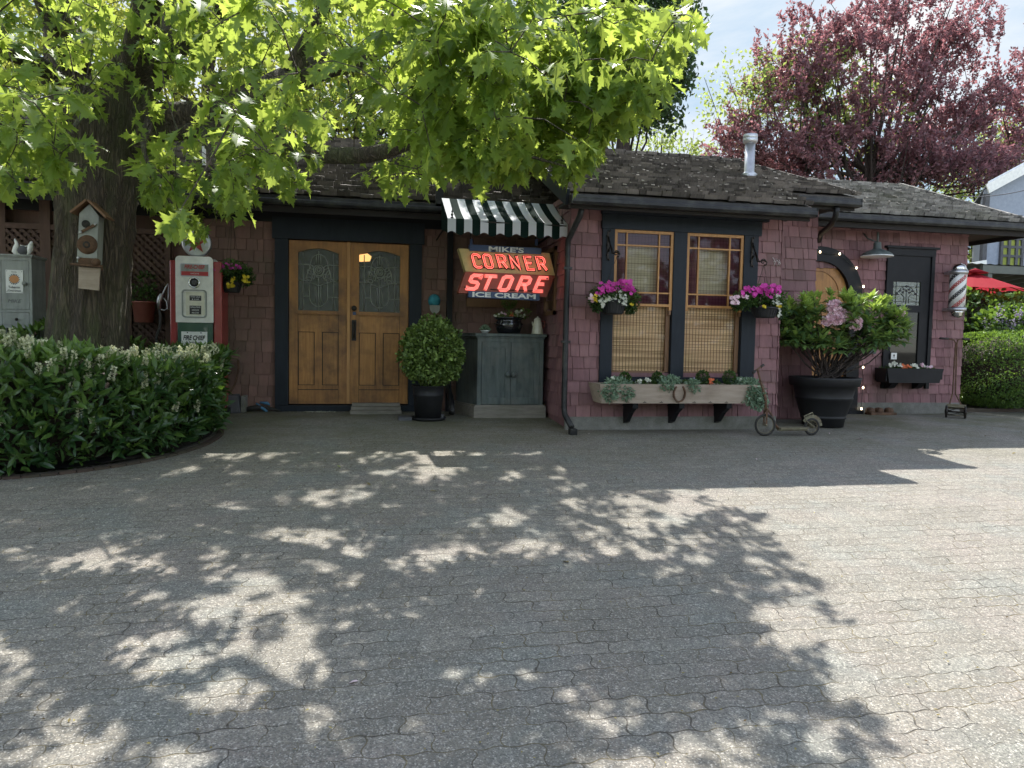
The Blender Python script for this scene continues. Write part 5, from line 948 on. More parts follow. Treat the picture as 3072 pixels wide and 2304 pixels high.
basket('flower basket with pink, yellow and many white blooms in front of the left window', YB - 0.28, (1800, 1877, 901, 943), [(1800, 895, .12, .12), (1838, 885, .17, .13), (1885, 895, .12, .12), (1790, 912, .06, .08), (1890, 925, .05, .06)],
       [(1800, 845, 1850, 875, 0, 26, .05), (1850, 842, 1900, 868, 0, 30, .05), (1785, 862, 1812, 880, 0, 9, .045), (1880, 860, 1908, 882, 0, 8, .045), (1795, 885, 1850, 905, 1, 26, .035), (1855, 885, 1880, 915, 1, 22, .035), (1800, 905, 1812, 928, 1, 6, .035), (1838, 868, 1846, 880, 2, 2, .045), (1778, 885, 1794, 905, 2, 7, .035), (1768, 880, 1778, 905, 3, 6, .045), (1890, 912, 1898, 920, 2, 2, .035), (1846, 868, 1868, 880, 1, 6, .03)], 61, (1851, 770))
basket('flower basket with magenta blooms on top at the right edge of the bay windows', YB - 0.28, (2256, 2330, 922, 954), [(2235, 900, .13, .11), (2290, 890, .17, .13), (2330, 905, .10, .13), (2215, 915, .05, .06), (2345, 935, .05, .08)],
       [(2225, 862, 2280, 890, 0, 30, .05), (2280, 854, 2340, 880, 0, 46, .052), (2194, 888, 2214, 912, 3, 14, .05), (2228, 885, 2242, 897, 3, 5, .05), (2285, 875, 2325, 892, 0, 12, .05), (2318, 885, 2340, 915, 1, 16, .035), (2284, 912, 2296, 922, 2, 4, .035), (2330, 915, 2342, 925, 2, 4, .035), (2335, 905, 2345, 950, 1, 8, .03)], 62, (2292, 795))
basket('dark flower basket with small red and yellow blooms beside the red pump', YD - 0.5, (664, 727, 848, 878), [(660, 825, .12, .13), (695, 815, .17, .13), (735, 830, .10, .11), (645, 840, .07, .1)],
       [(640, 790, 725, 806, 0, 22, .035), (634, 805, 660, 822, 0, 10, .035), (690, 830, 702, 850, 2, 6, .04), (682, 848, 702, 862, 2, 8, .04), (728, 828, 748, 848, 2, 12, .04), (655, 850, 664, 856, 3, 2, .035)], 63, (695, 640))
def bracket(px, py, hx, hy, label, Y=YB):
    t = thing('basket_bracket', label, 'bracket', (WP(px, py, Y)[0], Y, WP(px, py + 60, Y)[2]), 'ornate iron brackets beside the tall windows'); b = MB(); x = WP(px, py, Y)[0]; z0, z1 = WP(px, py + 50, Y)[2], WP(px, py - 35, Y)[2]
    b.box(x - .012, x + .012, Y - .055, Y - .046, z0, z1); 
    for k in range(7): b.ball((x + .012 * (-1) ** k, Y - .06, z0 + (z1 - z0) * k / 6), (.012, .008, .014), 6, 4)
    h = WP(hx, hy, YB - 0.28); b.tube([(x, Y - .055, z1 - .06), (x + (h[0] - x) * .5, Y - .16, h[2] + .03), (h[0], h[1], h[2] + .03), (h[0] + .02, h[1] - .03, h[2] + .01), (h[0] + .01, h[1] - .03, h[2] - .02), (h[0], h[1], h[2] - .02)], .008, 6)
    b.tube([(x, Y - .055, z0 + .08), (x + (h[0] - x) * .3, Y - .12, z0 + .15), (x + (h[0] - x) * .55, Y - .2, h[2] + .02)], .006, 6); a = np.linspace(0, 5.5, 14)
    b.tube([(h[0] + .035 * math.cos(q) * (1 - q / 9), h[1] + .02, h[2] + .02 + .035 * math.sin(q) * (1 - q / 9)) for q in a], .007, 6); b.build('iron_scroll', M['iron'], t)
bracket(1820, 730, 1851, 765, 'ornate iron bracket on the navy trim left of the windows'); bracket(2250, 750, 2292, 790, 'ornate iron bracket on the navy trim right of the windows')
# ---- scooter
def scooter():
    fw = WG(2294, 1308); rw_ = WG(2434, 1306); t = thing('kick_scooter', 'rusty old kick scooter with spoked front wheel parked before the window box', 'scooter', (fw + rw_) / 2)
    d = unit((rw_ - fw) * [1, 1, 0]); nrm = np.array([d[1], -d[0], 0]); Z = np.array([0, 0, 1.0])
    # steered front wheel
    Rf = 0.125; cf = fw + Z * Rf; df = unit(d + nrm * 0.10); nf = np.array([df[1], -df[0], 0])
    def wheel(c, R_, dd, nn, tw, name):
        w_ = MB(); a = np.linspace(0, 2 * math.pi, 33)[:-1]; w_.tube([c + dd * R_ * math.cos(x) + Z * R_ * math.sin(x) for x in a], tw, 8, closed=True); wo_ = w_.build(name, M['rubber'], t)
        r_ = MB(); r_.tube([c + dd * (R_ - tw) * math.cos(x) + Z * (R_ - tw) * math.sin(x) for x in a], tw * .4, 6, closed=True)
        for k in range(14): x = k / 14 * 6.283; r_.tube([c, c + dd * (R_ - tw) * math.cos(x) + Z * (R_ - tw) * math.sin(x)], .0018, 4, cap=False)
        r_.tube([c - nn * .035, c + nn * .035], .014, 8); r_.build('rim', M['khaki'], wo_)
    wheel(cf, Rf - .014, df, nf, .014, 'wheel'); Rr = .10; cr = rw_ + Z * Rr; wheel(cr, Rr - .015, d, nrm, .015, 'wheel')
    h = MB(); top = WP(2272, 1108, cf[1] + 0.03); 
    for s in (-1, 1): h.bar(cf + nf * s * .03, cf + nf * s * .028 + Z * (Rf + .03) + df * -.0, .02, .006)
    h.bar(cf + Z * (Rf + .03) - nf * .035, cf + Z * (Rf + .03) + nf * .035, .02, .02); h.tube([cf + Z * (Rf + .03), cf + Z * (Rf + .14) + unit(top - cf) * .02, top], [.016, .016, .010], 8)
    h.tube([top - nrm * .02 + [-.05, -.02, -.03], top + [0, 0, .0], top + [.085, .03, .045]], .009, 6); h.build('steering_column', M['rust'], t)
    g = MB(); g.tube([top + [-.07, -.03, -.042], top + [-.03, -.012, -.018]], .014, 8); g.build('handlebar_grip', M['rubber'], t); g = MB(); g.tube([top + [.05, .018, .026], top + [.095, .033, .05]], .014, 8); g.build('handlebar_grip', M['rubber'], t)
    k = MB(); zd = max(fw[2], rw_[2]) + .085; A = fw + d * .17; B = rw_ - d * .08; A[2] = B[2] = zd
    k.bar(A, B, .11, .022, t=.8); k.bar(A - Z * .018, B - Z * .018, .05, .02, t=.3); k.build('deck', M['khaki'], t)
    n_ = MB(); n_.tube([cf + Z * (Rf + .07), cf + d * .07 + Z * .12, cf + d * .13 + Z * .0, A - Z * .015 + d * .02, A - Z * .02 + d * .12], .012, 8); n_.build('down_tube', M['rust'], t)
    f = MB(); a = np.linspace(-0.4, 2.2, 9); Rm = Rr + .012
    for x0, x1 in zip(a[:-1], a[1:]): f.bar(cr + d * Rm * math.cos(math.pi - x0 - .9) + Z * Rm * math.sin(math.pi - x0 - .9), cr + d * Rm * math.cos(math.pi - x1 - .9) + Z * Rm * math.sin(math.pi - x1 - .9), .05, .004, up=tuple(nrm))
    f.tube([cr + nrm * .04, cr + nrm * .04 - d * .10 + Z * .07, cr - d * .12 + Z * .12 + nrm * .02, cr + d * .0 + Z * .16, cr + d * .05 + Z * .12 - nrm * .04, cr - nrm * .04], .007, 6); f.build('rear_guard', M['khaki'], t)
scooter()
# ---- big pot with rhododendron
def rhodo():
    c = WG(2478, 1276); Y = c[1]; z0 = c[2]; zt = WP(2472, 1131, Y)[2]; R = (WP(2571, 1150, Y)[0] - WP(2374, 1150, Y)[0]) / 2 * .93; H = zt - z0; c[0] = WP(2473, 1150, Y)[0]
    t = thing('potted_rhododendron', 'large black pot with a flowering pink rhododendron in front of the arched door', 'potted shrub', (c[0], Y, z0)); p = MB()
    p.lathe([(0, 0), (R * .57, 0), (R * .60, H * .16), (R * .63, H * .165), (R * .63, H * .2), (R * .62, H * .21), (R * .64, H * .24), (R * .65, H * .25), (R * .775, H * .55), (R * .795, H * .555), (R * .785, H * .575), (R * .80, H * .58), (R * .79, H * .6), (R * .785, H * .61), (R * .86, H * .82), (R * .96, H * .83), (R * .99, H * .97), (R, H), (R * .9, H), (R * .88, H * .93), (0, H * .93)], (c[0], Y, z0), 48); p.build('pot', M['blackpot'], t)
    p = MB(); p.lathe([(0, H * .935), (R * .87, H * .935), (R * .86, H * .95), (0, H * .965)], (c[0], Y, z0), 24); p.build('soil', M['soil'], t)
    g = np.random.default_rng(12); l = MB(); st = MB(); C0 = np.array([c[0], Y, zt - .04]); cc = WP(2525, 968, Y); rx_ = (WP(2712, 968, Y)[0] - WP(2338, 968, Y)[0]) / 2
    tips = []
    for k in range(200):
        px = g.uniform(2338, 2718); f = (px - 2525) / 190; top = 886 + 40 * f * f + (12 if px > 2680 else 0); bot = 1042 - 30 * abs(f) ** 2; py = top + (bot - top) * g.random() ** 1.2; q = WP(px, py, Y + g.uniform(-.42, .42) * math.sqrt(max(0.1, 1 - f * f))); tips.append((q, py - top))
    for i, (q, dp_) in enumerate(tips):
        hi = dp_ < 38; n = 14 if hi else 12
        if i % 5 == 0: st.tube([C0 + [g.uniform(-.12, .12), g.uniform(-.1, .1), 0], C0 + (q - C0) * .5 + [0, 0, -.06] + g.normal(size=3) * .02, q], [.013, .009, .004], 5, cap=False)
        a = np.arange(n) * 2.4 + g.random() * 6; el = np.linspace(.1 if not hi else .5, 1.1 if not hi else 1.4, n) + g.normal(size=n) * .12; X = np.stack([np.cos(a) * np.cos(el), np.sin(a) * np.cos(el), np.sin(el)], 1)
        l.scatter(LAUREL[0] * [1, 1.15, 1], LAUREL[1], np.tile(q, (n, 1)) + g.normal(size=(n, 3)) * .008, X, np.tile([0, 0, 1.0], (n, 1)) + .2 * rndv(g, n), (.115 if hi else .14) * g.uniform(.75, 1.15, n), np.clip((.8 if hi else .25) + g.normal(size=n) * .22, 0, 1))
        if not hi or i % 2:
            q2 = q - [0, 0, .05]; n = 9; a = np.arange(n) * 2.4 + 1; el = g.uniform(-.5, .2, n); X = np.stack([np.cos(a) * np.cos(el), np.sin(a) * np.cos(el), np.sin(el)], 1); l.scatter(LAUREL[0] * [1, 1.3, 1], LAUREL[1], np.tile(q2, (n, 1)), X, np.tile([0, 0, 1.0], (n, 1)) + .2 * rndv(g, n), .12 * g.uniform(.8, 1.1, n), np.clip(.15 + g.normal(size=n) * .12, 0, 1))
    for k in range(14):
        a = g.uniform(0, 6.28); q = WP(g.uniform(2400, 2640), g.uniform(985, 1030), Y + g.uniform(-.25, .25)); m_ = C0 + (q - C0) * .55 + [0, 0, -.05]; st.tube([C0 + [g.uniform(-.1, .12), g.uniform(-.1, .1), -.02], C0 + (m_ - C0) * .5 + g.normal(size=3) * .02, m_, q], [.017, .014, .011, .006], 6, cap=False)
        for _ in range(2): st.tube([m_, m_ + (q - m_) * .5 + g.normal(size=3) * .05, q + g.normal(size=3) * [.12, .08, .03]], [.008, .006, .003], 5, cap=False)
    l.build('foliage', M['rhodo'], t); st.build('stems', M['bark_red'], t)
    for (px, py, r_, n) in ((2503, 920, .085, 70), (2508, 955, .09, 80), (2536, 948, .07, 50), (2478, 962, .06, 40), (2562, 968, .085, 75), (2697, 940, .05, 24), (2696, 992, .05, 20)):
        f = MB(); q = WP(px, py, Y - .30 if px < 2600 else Y - .08); d = rndv(g, n); d[:, 1] = -abs(d[:, 1]); put_flowers(f, q + d * [r_, r_ * .7, r_ * .8] * g.uniform(.55, 1.1, (n, 1)), d + [0, -.2, .3] + .5 * rndv(g, n), .047, g, 0, flower_tmpl(5, 1.1)); f.build('flower_truss', M['fl_rose'], t)
rhodo()
# ---- string lights
def lights():
    t = thing('string_lights', 'string of small warm lit bulbs around the arched door', 'string lights', (ac[0], YC - .1, -.1)); P = [(2430, 753), (2459, 755), (2518, 761), (2568, 803), (2589, 859), (2589, 930), (2587, 1000), (2530, 1066), (2588, 1101), (2588, 1162), (2583, 1225)]; w_ = MB(); W = [WP(a, b, YC - .085) for a, b in P]
    W[7] = WP(2585, 1050, YC - .085); path = []
    for a, b in zip(W[:-1], W[1:]): path += [a + (b - a) * f + [0, 0, -.02 * math.sin(math.pi * f)] for f in (0, .33, .66)]
    w_.tube(path + [W[-1]], .0035, 4); w_.build('wire', M['string'], t)
    for i, q in enumerate(W):
        if i in (5, 6, 7): continue
        b = MB(); b.lathe([(0, -.022), (.009, -.016), (.012, -.004), (.008, .008), (.0, .016)], q + [0, -.01, 0], 8); b.build('bulb', M['bulb'], t)
lights()
# ---- barn lamp
def barn_lamp():
    Y = YC - .22; c = WP(2631, 760, Y); R = (WP(2671, 768, Y)[0] - WP(2592, 768, Y)[0]) / 2; zr = WP(2631, 770, Y)[2]; zt = 2.44
    t = thing('wall_lamp', 'dark enamel barn lamp with white inside hanging from the eave above the arched door', 'lamp', (c[0], Y, zr)); b = MB()
    b.lathe([(R, 0), (R * 1.0, .012), (R * .93, .035), (R * .7, .07), (R * .42, .092), (R * .26, .11), (R * .24, .19), (R * .2, .2), (0, .2)], (c[0], Y, zr), 32); b.tube([(c[0], Y, zr + .19), (c[0], Y, zt)], .014, 8); b.tube([(c[0], Y, zr + .2), (c[0] - .08, Y + .1, zr + .26), (c[0] - .09, Y + .18, zt)], .01, 6); b.build('lamp_shade', M['cabinet'], t)
    b = MB(); b.lathe([(R * .97, .004), (R * .90, .032), (R * .66, .062), (R * .3, .085), (0, .09)], (c[0], Y, zr), 32); b.lathe([(R * .98, -.003), (R * 1.01, -.002), (R * 1.01, .010), (R * .98, .010)], (c[0], Y, zr), 32); b.build('reflector', M['lampwhite'], t)
    b = MB(); b.ball((c[0], Y, zr + .03), (.028, .028, .04), 10, 6); b.build('bulb', M['white'], t)
barn_lamp()
# ---- barber pole
def barber():
    Y = YC - .22; c = WP(2872, 870, Y); x = c[0]; T = lambda py: WP(2872, py, Y)[2]; R = (WP(2893, 870, Y)[0] - WP(2851, 870, Y)[0]) / 2
    t = thing('barber_pole', 'striped red white and black barber pole with chrome caps at the cabin corner', 'barber pole', (x, Y, T(950))); z0, z1 = T(922), T(822)
    n = 32; k = 40; V = []; F = []; mi = []
    for j in range(k + 1):
        for q in range(n): a = 2 * math.pi * q / n; V.append((x + R * .93 * math.cos(a), Y + R * .93 * math.sin(a), z0 + (z1 - z0) * j / k))
    for j in range(k):
        for q in range(n):
            F.append((j * n + q, j * n + (q + 1) % n, (j + 1) * n + (q + 1) % n, (j + 1) * n + q)); f = (q / n - (j / k) * 1.35) % 0.5 / 0.5; mi.append(0)
    b = MB(); b.lathe([(R * .90, z0), (R * .90, z1)], (x, Y, 0), 24)
    b.build('cylinder', M['fl_white'] if False else M['signwhite'], t)
    for s, (mat, nm) in enumerate((('ink', 'black_stripe'), ('pumpred', 'red_stripe'))):
        sb = MB(); S = 60; H = z1 - z0
        for rep in range(2):
            ph = rep * math.pi + (0 if s == 0 else math.pi / 2) + 2.1; Vv = []; 
            for i in range(S + 1):
                zc = z0 + H * (i / S); a = ph + (i / S) * math.pi * 1.55
                wd = .36
                for da in (-wd, 0, wd): Vv.append((x + R * .915 * math.cos(a + da), Y + R * .915 * math.sin(a + da), zc))
            Ff = []
            for i in range(S): Ff += [(3 * i, 3 * i + 1, 3 * i + 4, 3 * i + 3), (3 * i + 1, 3 * i + 2, 3 * i + 5, 3 * i + 4)]
            sb.add(Vv, Ff, .5, 0, True)
        sb.build(nm, M[mat], t)
    g = MB(); g.lathe([(R * 1.0, z0 - .01), (R * 1.08, z0 - .008), (R * 1.08, z0 - .05), (R * .9, z0 - .055)][::-1] , (x, Y, 0), 32); g.lathe([(R * .9, z1 - .005), (R * 1.08, z1), (R * 1.08, z1 + .045), (R * .85, z1 + .05)], (x, Y, 0), 32)
    g.box(x - R * .5, x + R * .5, Y + R * .5, YC - .02, z0 - .05, z0 - .01); g.box(x - R * .5, x + R * .5, Y + R * .5, YC - .02, z1, z1 + .04); g.build('collar', M['galv'], t)
    g = MB(); g.lathe([(R * .75, z1 + .05), (R * .8, z1 + .07), (R * .74, z1 + .11), (R * .5, z1 + .135), (0, z1 + .145)], (x, Y, 0), 24); g.lathe([(0, z0 - .155), (R * .4, z0 - .15), (R * .68, z0 - .12), (R * .72, z0 - .08), (R * .85, z0 - .055)], (x, Y, 0), 24)
    g.tube([(x + R * 1.12, Y - .01, z0 - .12), (x + R * 1.14, Y - .01, z1 + .06), (x + R * .9, Y, z1 + .13), (x + R * .3, Y, z1 + .15)], .008, 6); g.build('cap', M['chrome'], t)
barber()
# ---- window box on the cabin
def cabin_box():
    yf = YC - .32; TL, TR = WP(2662, 1104, yf), WP(2832, 1108, yf); BL, BR = WP(2668, 1146, yf), WP(2818, 1152, yf); z1, z0 = (TL[2] + TR[2]) / 2, (BL[2] + BR[2]) / 2
    t = thing('window_box', 'black window box with white and orange flowers under the narrow cabin window', 'window box', ((TL[0] + TR[0]) / 2, YC - .2, z0)); b = MB()
    x0, x1 = TL[0], TR[0]; b.prism([(x0, z1), (x1, z1), (BR[0], z0), (BL[0], z0)], (0, yf, 0), (1, 0, 0), (0, 0, 1), (0, 1, 0), .02); b.prism([(x0, z1), (x1, z1), (BR[0], z0), (BL[0], z0)], (0, YC - .075, 0), (1, 0, 0), (0, 0, 1), (0, 1, 0), .02)
    b.box(x0, x0 + .02, yf + .02, YC - .075, z0 + .02, z1 - .001); b.box(x1 - .02, x1, yf + .02, YC - .075, z0 + .05, z1 - .001); b.box(BL[0], BR[0], yf + .02, YC - .075, z0, z0 + .02); b.build('box', M['blackpaint'], t)
    b = MB(); b.box(x0 + .02, x1 - .02, yf + .02, YC - .075, z1 - .05, z1 - .03); b.build('soil', M['soil'], t)
    for px in (2702, 2784): c = WP(px, 1160, yf)[0]; b = MB(); b.prism([(0, 0), (0, -.1), (-.08, -.08), (-.16, 0)], (c - .05, YC - .06, z0 - .001), (0, 1, 0), (0, 0, 1), (1, 0, 0), .1); b.build('bracket', M['blackpaint'], t)
    g = np.random.default_rng(14); l = MB(); n = 350; P = np.stack([g.uniform(x0 + .05, x1 - .1, n), g.uniform(yf + .04, YC - .1, n), z1 - .04 + .05 * g.random(n)], 1); l.scatter(SMALL[0], SMALL[1], P, rndv(g, n) + [0, 0, .6], rndv(g, n) + [0, 0, 1], .035, g.random(n)); l.build('foliage', M['green'], t)
    f = MB()
    for (px, py, mi, k) in ((2667, 1092, 0, 5), (2683, 1090, 0, 6), (2693, 1093, 0, 4), (2712, 1096, 1, 8), (2722, 1097, 1, 5), (2738, 1094, 0, 7), (2748, 1095, 0, 5), (2764, 1091, 2, 4), (2790, 1097, 2, 4), (2775, 1097, 0, 2)): put_flowers(f, WP(px, py + 3, yf + .06) + g.normal(size=(k, 3)) * [.02, .03, .012], rndv(g, k) * .5 + [0, -1, .4], .045, g, mi)
    f.build('blossom', [M['fl_white'], M['fl_orange'], M['fl_rose']], t)
cabin_box()
# ---- reel mower
def mower():
    a = WG(2838, 1252); b_ = WG(2897, 1256); t = thing('reel_mower', 'antique hand push reel mower standing with its handle up against the cabin corner', 'mower', (a + b_) / 2); d = unit((b_ - a) * [1, 1, 0]); nn = np.array([-d[1], d[0], 0]); Z = np.array([0, 0, 1.])
    for p in (a, b_ + d * -.01):
        w_ = MB(); c = p + Z * .085; w_.tube([c + nn * .075 * math.cos(x) + Z * .075 * math.sin(x) for x in np.linspace(0, 6.283, 21)[:-1]], .014, 6, closed=True); w_.tube([c - d * .02, c + d * .02], .03, 10)
        for k in range(5): x = k * 1.2566; w_.tube([c, c + nn * .07 * math.cos(x) + Z * .07 * math.sin(x)], .006, 4)
        w_.build('wheel', M['iron'], t)
    r = MB(); A, B = a + Z * .085, b_ + Z * .085; r.tube([A, B], .012, 8)
    for k in range(5): ph = k * 1.2566; r.tube([A + (B - A) * f + nn * .055 * math.cos(ph + f * 1.5) + Z * .055 * math.sin(ph + f * 1.5) for f in np.linspace(.05, .95, 8)], .005, 4)
    r.build('reel', M['iron'], t); r = MB(); r.bar(A + Z * .07 + nn * .0, B + Z * .07, .05, .012); r.bar(A - Z * .05, B - Z * .05, .03, .012); r.bar(A + Z * .07 + nn * .03, B + Z * .07 + nn * .03, .012, .07); r.build('cover', M['khaki'], t)
    h = MB(); T = lambda px, py: WP(px, py, YC - .16); m_ = (A + B) / 2
    h.tube([A + (B - A) * .1 + Z * .05, T(2858, 1180), T(2867, 1030), T(2862, 1020), T(2845, 1016)], .010, 6); h.tube([A + (B - A) * .85 + Z * .05, T(2862 + 4, 1180), T(2871, 1030), T(2874, 1020), T(2888, 1017)], .010, 6); h.build('handle_rod', M['rust'], t)
    h = MB(); h.tube([T(2845, 1016), T(2820, 1015)], .016, 8); h.build('handle_grip', M['iron'], t); h = MB(); h.tube([T(2886, 1017), T(2908, 1018)], .016, 8); h.build('handle_grip', M['iron'], t)
mower()
def scraper():
    c = WG(2640, 1245); t = thing('boot_scraper', 'low rusty boot scraper lying at the foot of the cabin wall by the threshold', 'boot scraper', c); b = MB(); b.box(c[0] - .16, c[0] + .26, c[1] - .02, c[1] + .12, c[2] - .01, c[2] + .035, .5); b.build('base', M['rust'], t, bevel=.008)
    for dx in (-.12, .02, .18):
        b = MB(); b.lathe([(0, -.05), (.045, -.045), (.05, 0), (.045, .045), (0, .05)], (c[0] + dx, c[1] + .05, c[2] + .055), 12, axis='y'); b.build('brush', M['rust'], t)
scraper()
# ---- chimney flue
def flue():
    Y = yE_B + 1.35; s = (Y - yE_B) * SL; base = WP(2246, 556, Y); zb = zE_B + .05 + s; x = base[0]; k = lambda py: WP(2247, py, Y)[2]
    t = thing('metal_flue', 'galvanised metal chimney flue with round cap rising from the shake roof', 'chimney', (x, Y, zb)); r = (WP(2262, 480, Y)[0] - WP(2234, 480, Y)[0]) / 2 * .98; top = k(402)
    b = MB(); b.lathe([(r * 1.7, zb - .02), (r * 1.65, zb + .02), (r * 1.25, k(530)), (r * 1.6, k(524)), (r * 1.1, k(518)), (r, k(516)), (r, k(432))], (x, Y, 0), 28); b.build('pipe', M['galv'], t)
    b = MB(); b.lathe([(r * 1.05, k(432)), (r * 1.3, k(428)), (r * 1.42, k(425)), (r * 1.42, k(417)), (r * 1.36, k(416)), (r * 1.42, k(415)), (r * 1.42, k(407)), (r * 1.36, k(406)), (r * 1.4, k(404)), (0, top)], (x, Y, 0), 28); b.build('cap', M['galv'], t)
flue()
# ---- vent pipes on the left roof
def vent(px, py0, py1, w_, label, mat='galv'):
    Y = 9.9; z = zE_L + .05 + (Y - yE_L) * SL; x = WP(px, py1, Y)[0]; zt = WP(px, py0, Y)[2]; b = MB(); b.box(x - w_, x + w_, Y - w_, Y + w_, z - .05, max(zt, z + .15)); o = b.build('roof_vent', M[mat], origin=(x, Y, z)); tag(o, label, 'vent')
vent(612, 440, 480, .02, 'thin pale pipe standing on the left roof behind the oak leaves', 'signwhite')
b = MB(); p0 = WP(1318, 560, yE_L - .06); p1 = WP(1318, 628, yE_L - .12); b.box(p0[0] - .045, p0[0] + .045, yE_L - .10, yE_L - .06, p1[2] + .0, p0[2], .5); tag(b.build('sign_post', M['gutter'], origin=(p0[0], yE_L - .08, p1[2])), 'short dark upright board at the gutter just left of the striped awning', 'post')
# ================================================================== LEFT SIDE: fence, cupboard, pump
def fence():
    Yf = YD - 0.08; x0, x1 = -6.4, WP(507, 900, Yf)[0]
    t = thing('lattice_fence', 'dark brown lattice screen with posts and plank panel behind the big oak', 'fence', ((x0 + x1) / 2, Yf, -.09))
    for i, (px, w_) in enumerate(((-60, .05), (142, .055), (384, .045), (506, .03))):
        x = WP(px, 900, Yf)[0]; b = MB(); b.box(x - w_, x + w_, Yf - .03, Yf + .05, -.2, 2.35, .5); b.build('post', M['fencewood'], t)
    xa, xb_ = WP(20, 800, Yf)[0], x1; b = MB(); n = 0; H0, H1 = -.05, 2.0
    for s in (1, -1):
        k = xa - 2.3
        while k < xb_ + 2.3:
            # lath from (k,H0) going up right/left, clipped to the panel
            p, q = np.array([k, H0]), np.array([k + s * (H1 - H0), H1]); f0, f1 = 0.0, 1.0; dx_ = q[0] - p[0]
            for lim, sg in ((xa, 1), (xb_, -1)):
                fa = (lim - p[0]) / dx_
                if (dx_ > 0) == (sg > 0): f0 = max(f0, fa)
                else: f1 = min(f1, fa)
            if f1 - f0 > .02: A, B = p + (q - p) * f0, p + (q - p) * f1; b.bar((A[0], Yf + .008 * s, A[1]), (B[0], Yf + .008 * s, B[1]), .032, .007, up=(0, 1, 0), t=rng.random())
            k += .085
    # the bar helper is given up=Y so width lies in the panel plane
    b.build('lattice_panel', M['fencewood'], t); b = MB(); b.box(xa, xb_, Yf - .025, Yf + .03, H1, H1 + .06, .5); b.build('rail', M['fencewood'], t); b = MB(); b.box(xa, xb_, Yf - .02, Yf + .03, -.1, -.04, .5); b.build('rail', M['fencewood'], t)
    b = MB(); xl_ = -6.4
    while xl_ < xa: b.box(xl_, min(xl_ + .14, xa), Yf - .012, Yf + .012, -.1, 2.35, rng.random()); xl_ += .145
    b.build('plank_panel', M['fencewood'], t)
fence()
def cupboard():
    yf = 8.55; X = lambda px, py: WP(px, py, yf)[0]; x1 = X(96, 880); x0 = X(2, 880) - .02; z0, z1 = WP(50, 984, yf)[2], WP(50, 772, yf)[2]; t = thing('wall_cupboard', 'tall narrow grey cupboard with drawer and white tobacco sign at the left edge', 'cupboard', ((x0 + x1) / 2, yf + .2, -.09))
    b = MB(); dp_ = .34; b.box(x0, x1, yf + .02, yf + dp_, z0, z1, .3); s = .025; b.box(x0, x0 + s, yf, yf + .02, z0, z1, .8); b.box(x1 - s, x1, yf, yf + .02, z0, z1, .8); zd = WP(50, 933, yf)[2]
    b.box(x0 + s, x1 - s, yf, yf + .02, z1 - .03, z1, .8); b.box(x0 + s, x1 - s, yf, yf + .02, zd - .012, zd + .012, .8); b.box(x0 + s, x1 - s, yf, yf + .02, z0, z0 + .03, .8)
    for xx in (x0 + .02, x1 - .05): b.box(xx, xx + .035, yf + .03, yf + .065, gz(xx, yf), z0, .3); b.box(xx, xx + .035, yf + dp_ - .04, yf + dp_ - .005, gz(xx, yf), z0, .3)
    b.build('carcass', M['cupboard'], t); b = MB(); b.box(x0 - .02, x1 + .02, yf - .02, yf + dp_ + .01, z1 + .012, z1 + .03, .9); b.box(x0 - .012, x1 + .012, yf - .01, yf + dp_, z1, z1 + .012, .7); b.build('top', M['cupboard'], t, bevel=.004)
    b = MB(); b.box(x0 + s + .004, x1 - s - .004, yf + .002, yf + .018, zd + .016, z1 - .034, .45); d = b.build('cupboard_door', M['cupboard'], t); k = WP(76, 851, yf); b = MB(); b.lathe([(0, -.045), (.02, -.04), (.024, -.025), (.012, -.01), (.012, 0)], (k[0], yf + .002, k[2]), 12, axis='y'); b.build('knob', M['cupboard'], d)
    b = MB(); b.box(x0 + s + .004, x1 - s - .004, yf + .002, yf + .018, z0 + .034, zd - .016, .5); d = b.build('drawer', M['cupboard'], t); k = WP(52, 958, yf); b = MB(); b.lathe([(0, -.035), (.014, -.03), (.016, -.02), (.008, -.01), (.008, 0)], (k[0], yf + .002, k[2]), 10, axis='y'); b.build('knob', M['iron'], d)
    q = RC(18, 810, 70, 879, yf); t2 = thing('tobacco_sign', 'small white enamel tobacco and cigarettes sign on the grey cupboard door', 'sign', ((q[0] + q[1]) / 2, yf, q[2])); b = MB(); b.box(q[0], q[1], yf - .006, yf + .0015, q[2], q[3]); b.build('plate', M['signwhite'], t2)
    L = MB(); w_, h_ = q[1] - q[0], q[3] - q[2]; o = lambda a, c, e=.0065: np.array([q[0] + a * w_, yf - e, q[2] + c * h_]); u, v = (1, 0, 0), (0, 0, 1)
    text_into(L, 'Smoke', o(.5, .915), u, v, h_ * .05, width=w_ * .3, bold=.02); text_into(L, 'Tobacco', o(.48, .255), u, v, h_ * .1, width=w_ * .66, bold=.02); text_into(L, 'and', o(.48, .175), u, v, h_ * .035, width=w_ * .14); text_into(L, 'Cigarettes', o(.49, .09), u, v, h_ * .11, width=w_ * .76, bold=.02)
    for a, c in ((.07, .95), (.93, .93), (.06, .05), (.93, .04)): L.ball(o(a, c), (.004, .002, .004), 6, 4)
    for k in range(18):
        if k in (4, 5, 13, 14): pass
        a = k / 18 * 6.283; ca, sa = math.cos(a), math.sin(a); p = o(.49 + .27 * ca, .6 + .2 * sa); r_ = np.array([ca, 0, sa]); tt = np.array([-sa, 0, ca]); s_ = .011; L.add([p - tt * s_ * .5 - r_ * s_, p + tt * s_ * .5 - r_ * s_, p + tt * s_ * .35 + r_ * s_ * .9, p - tt * s_ * .35 + r_ * s_ * .9], [(0, 1, 2, 3)])
    L.build('lettering', M['ink'], t2); L = MB(); L.prism([(.045 * math.cos(a), .045 * math.sin(a) * .9) for a in np.linspace(0, 6.283, 21)[:-1]], o(.49, .6, .0065), u, v, (0, -1, 0), .0008); L.build('emblem', M['orangeprint'], t2)
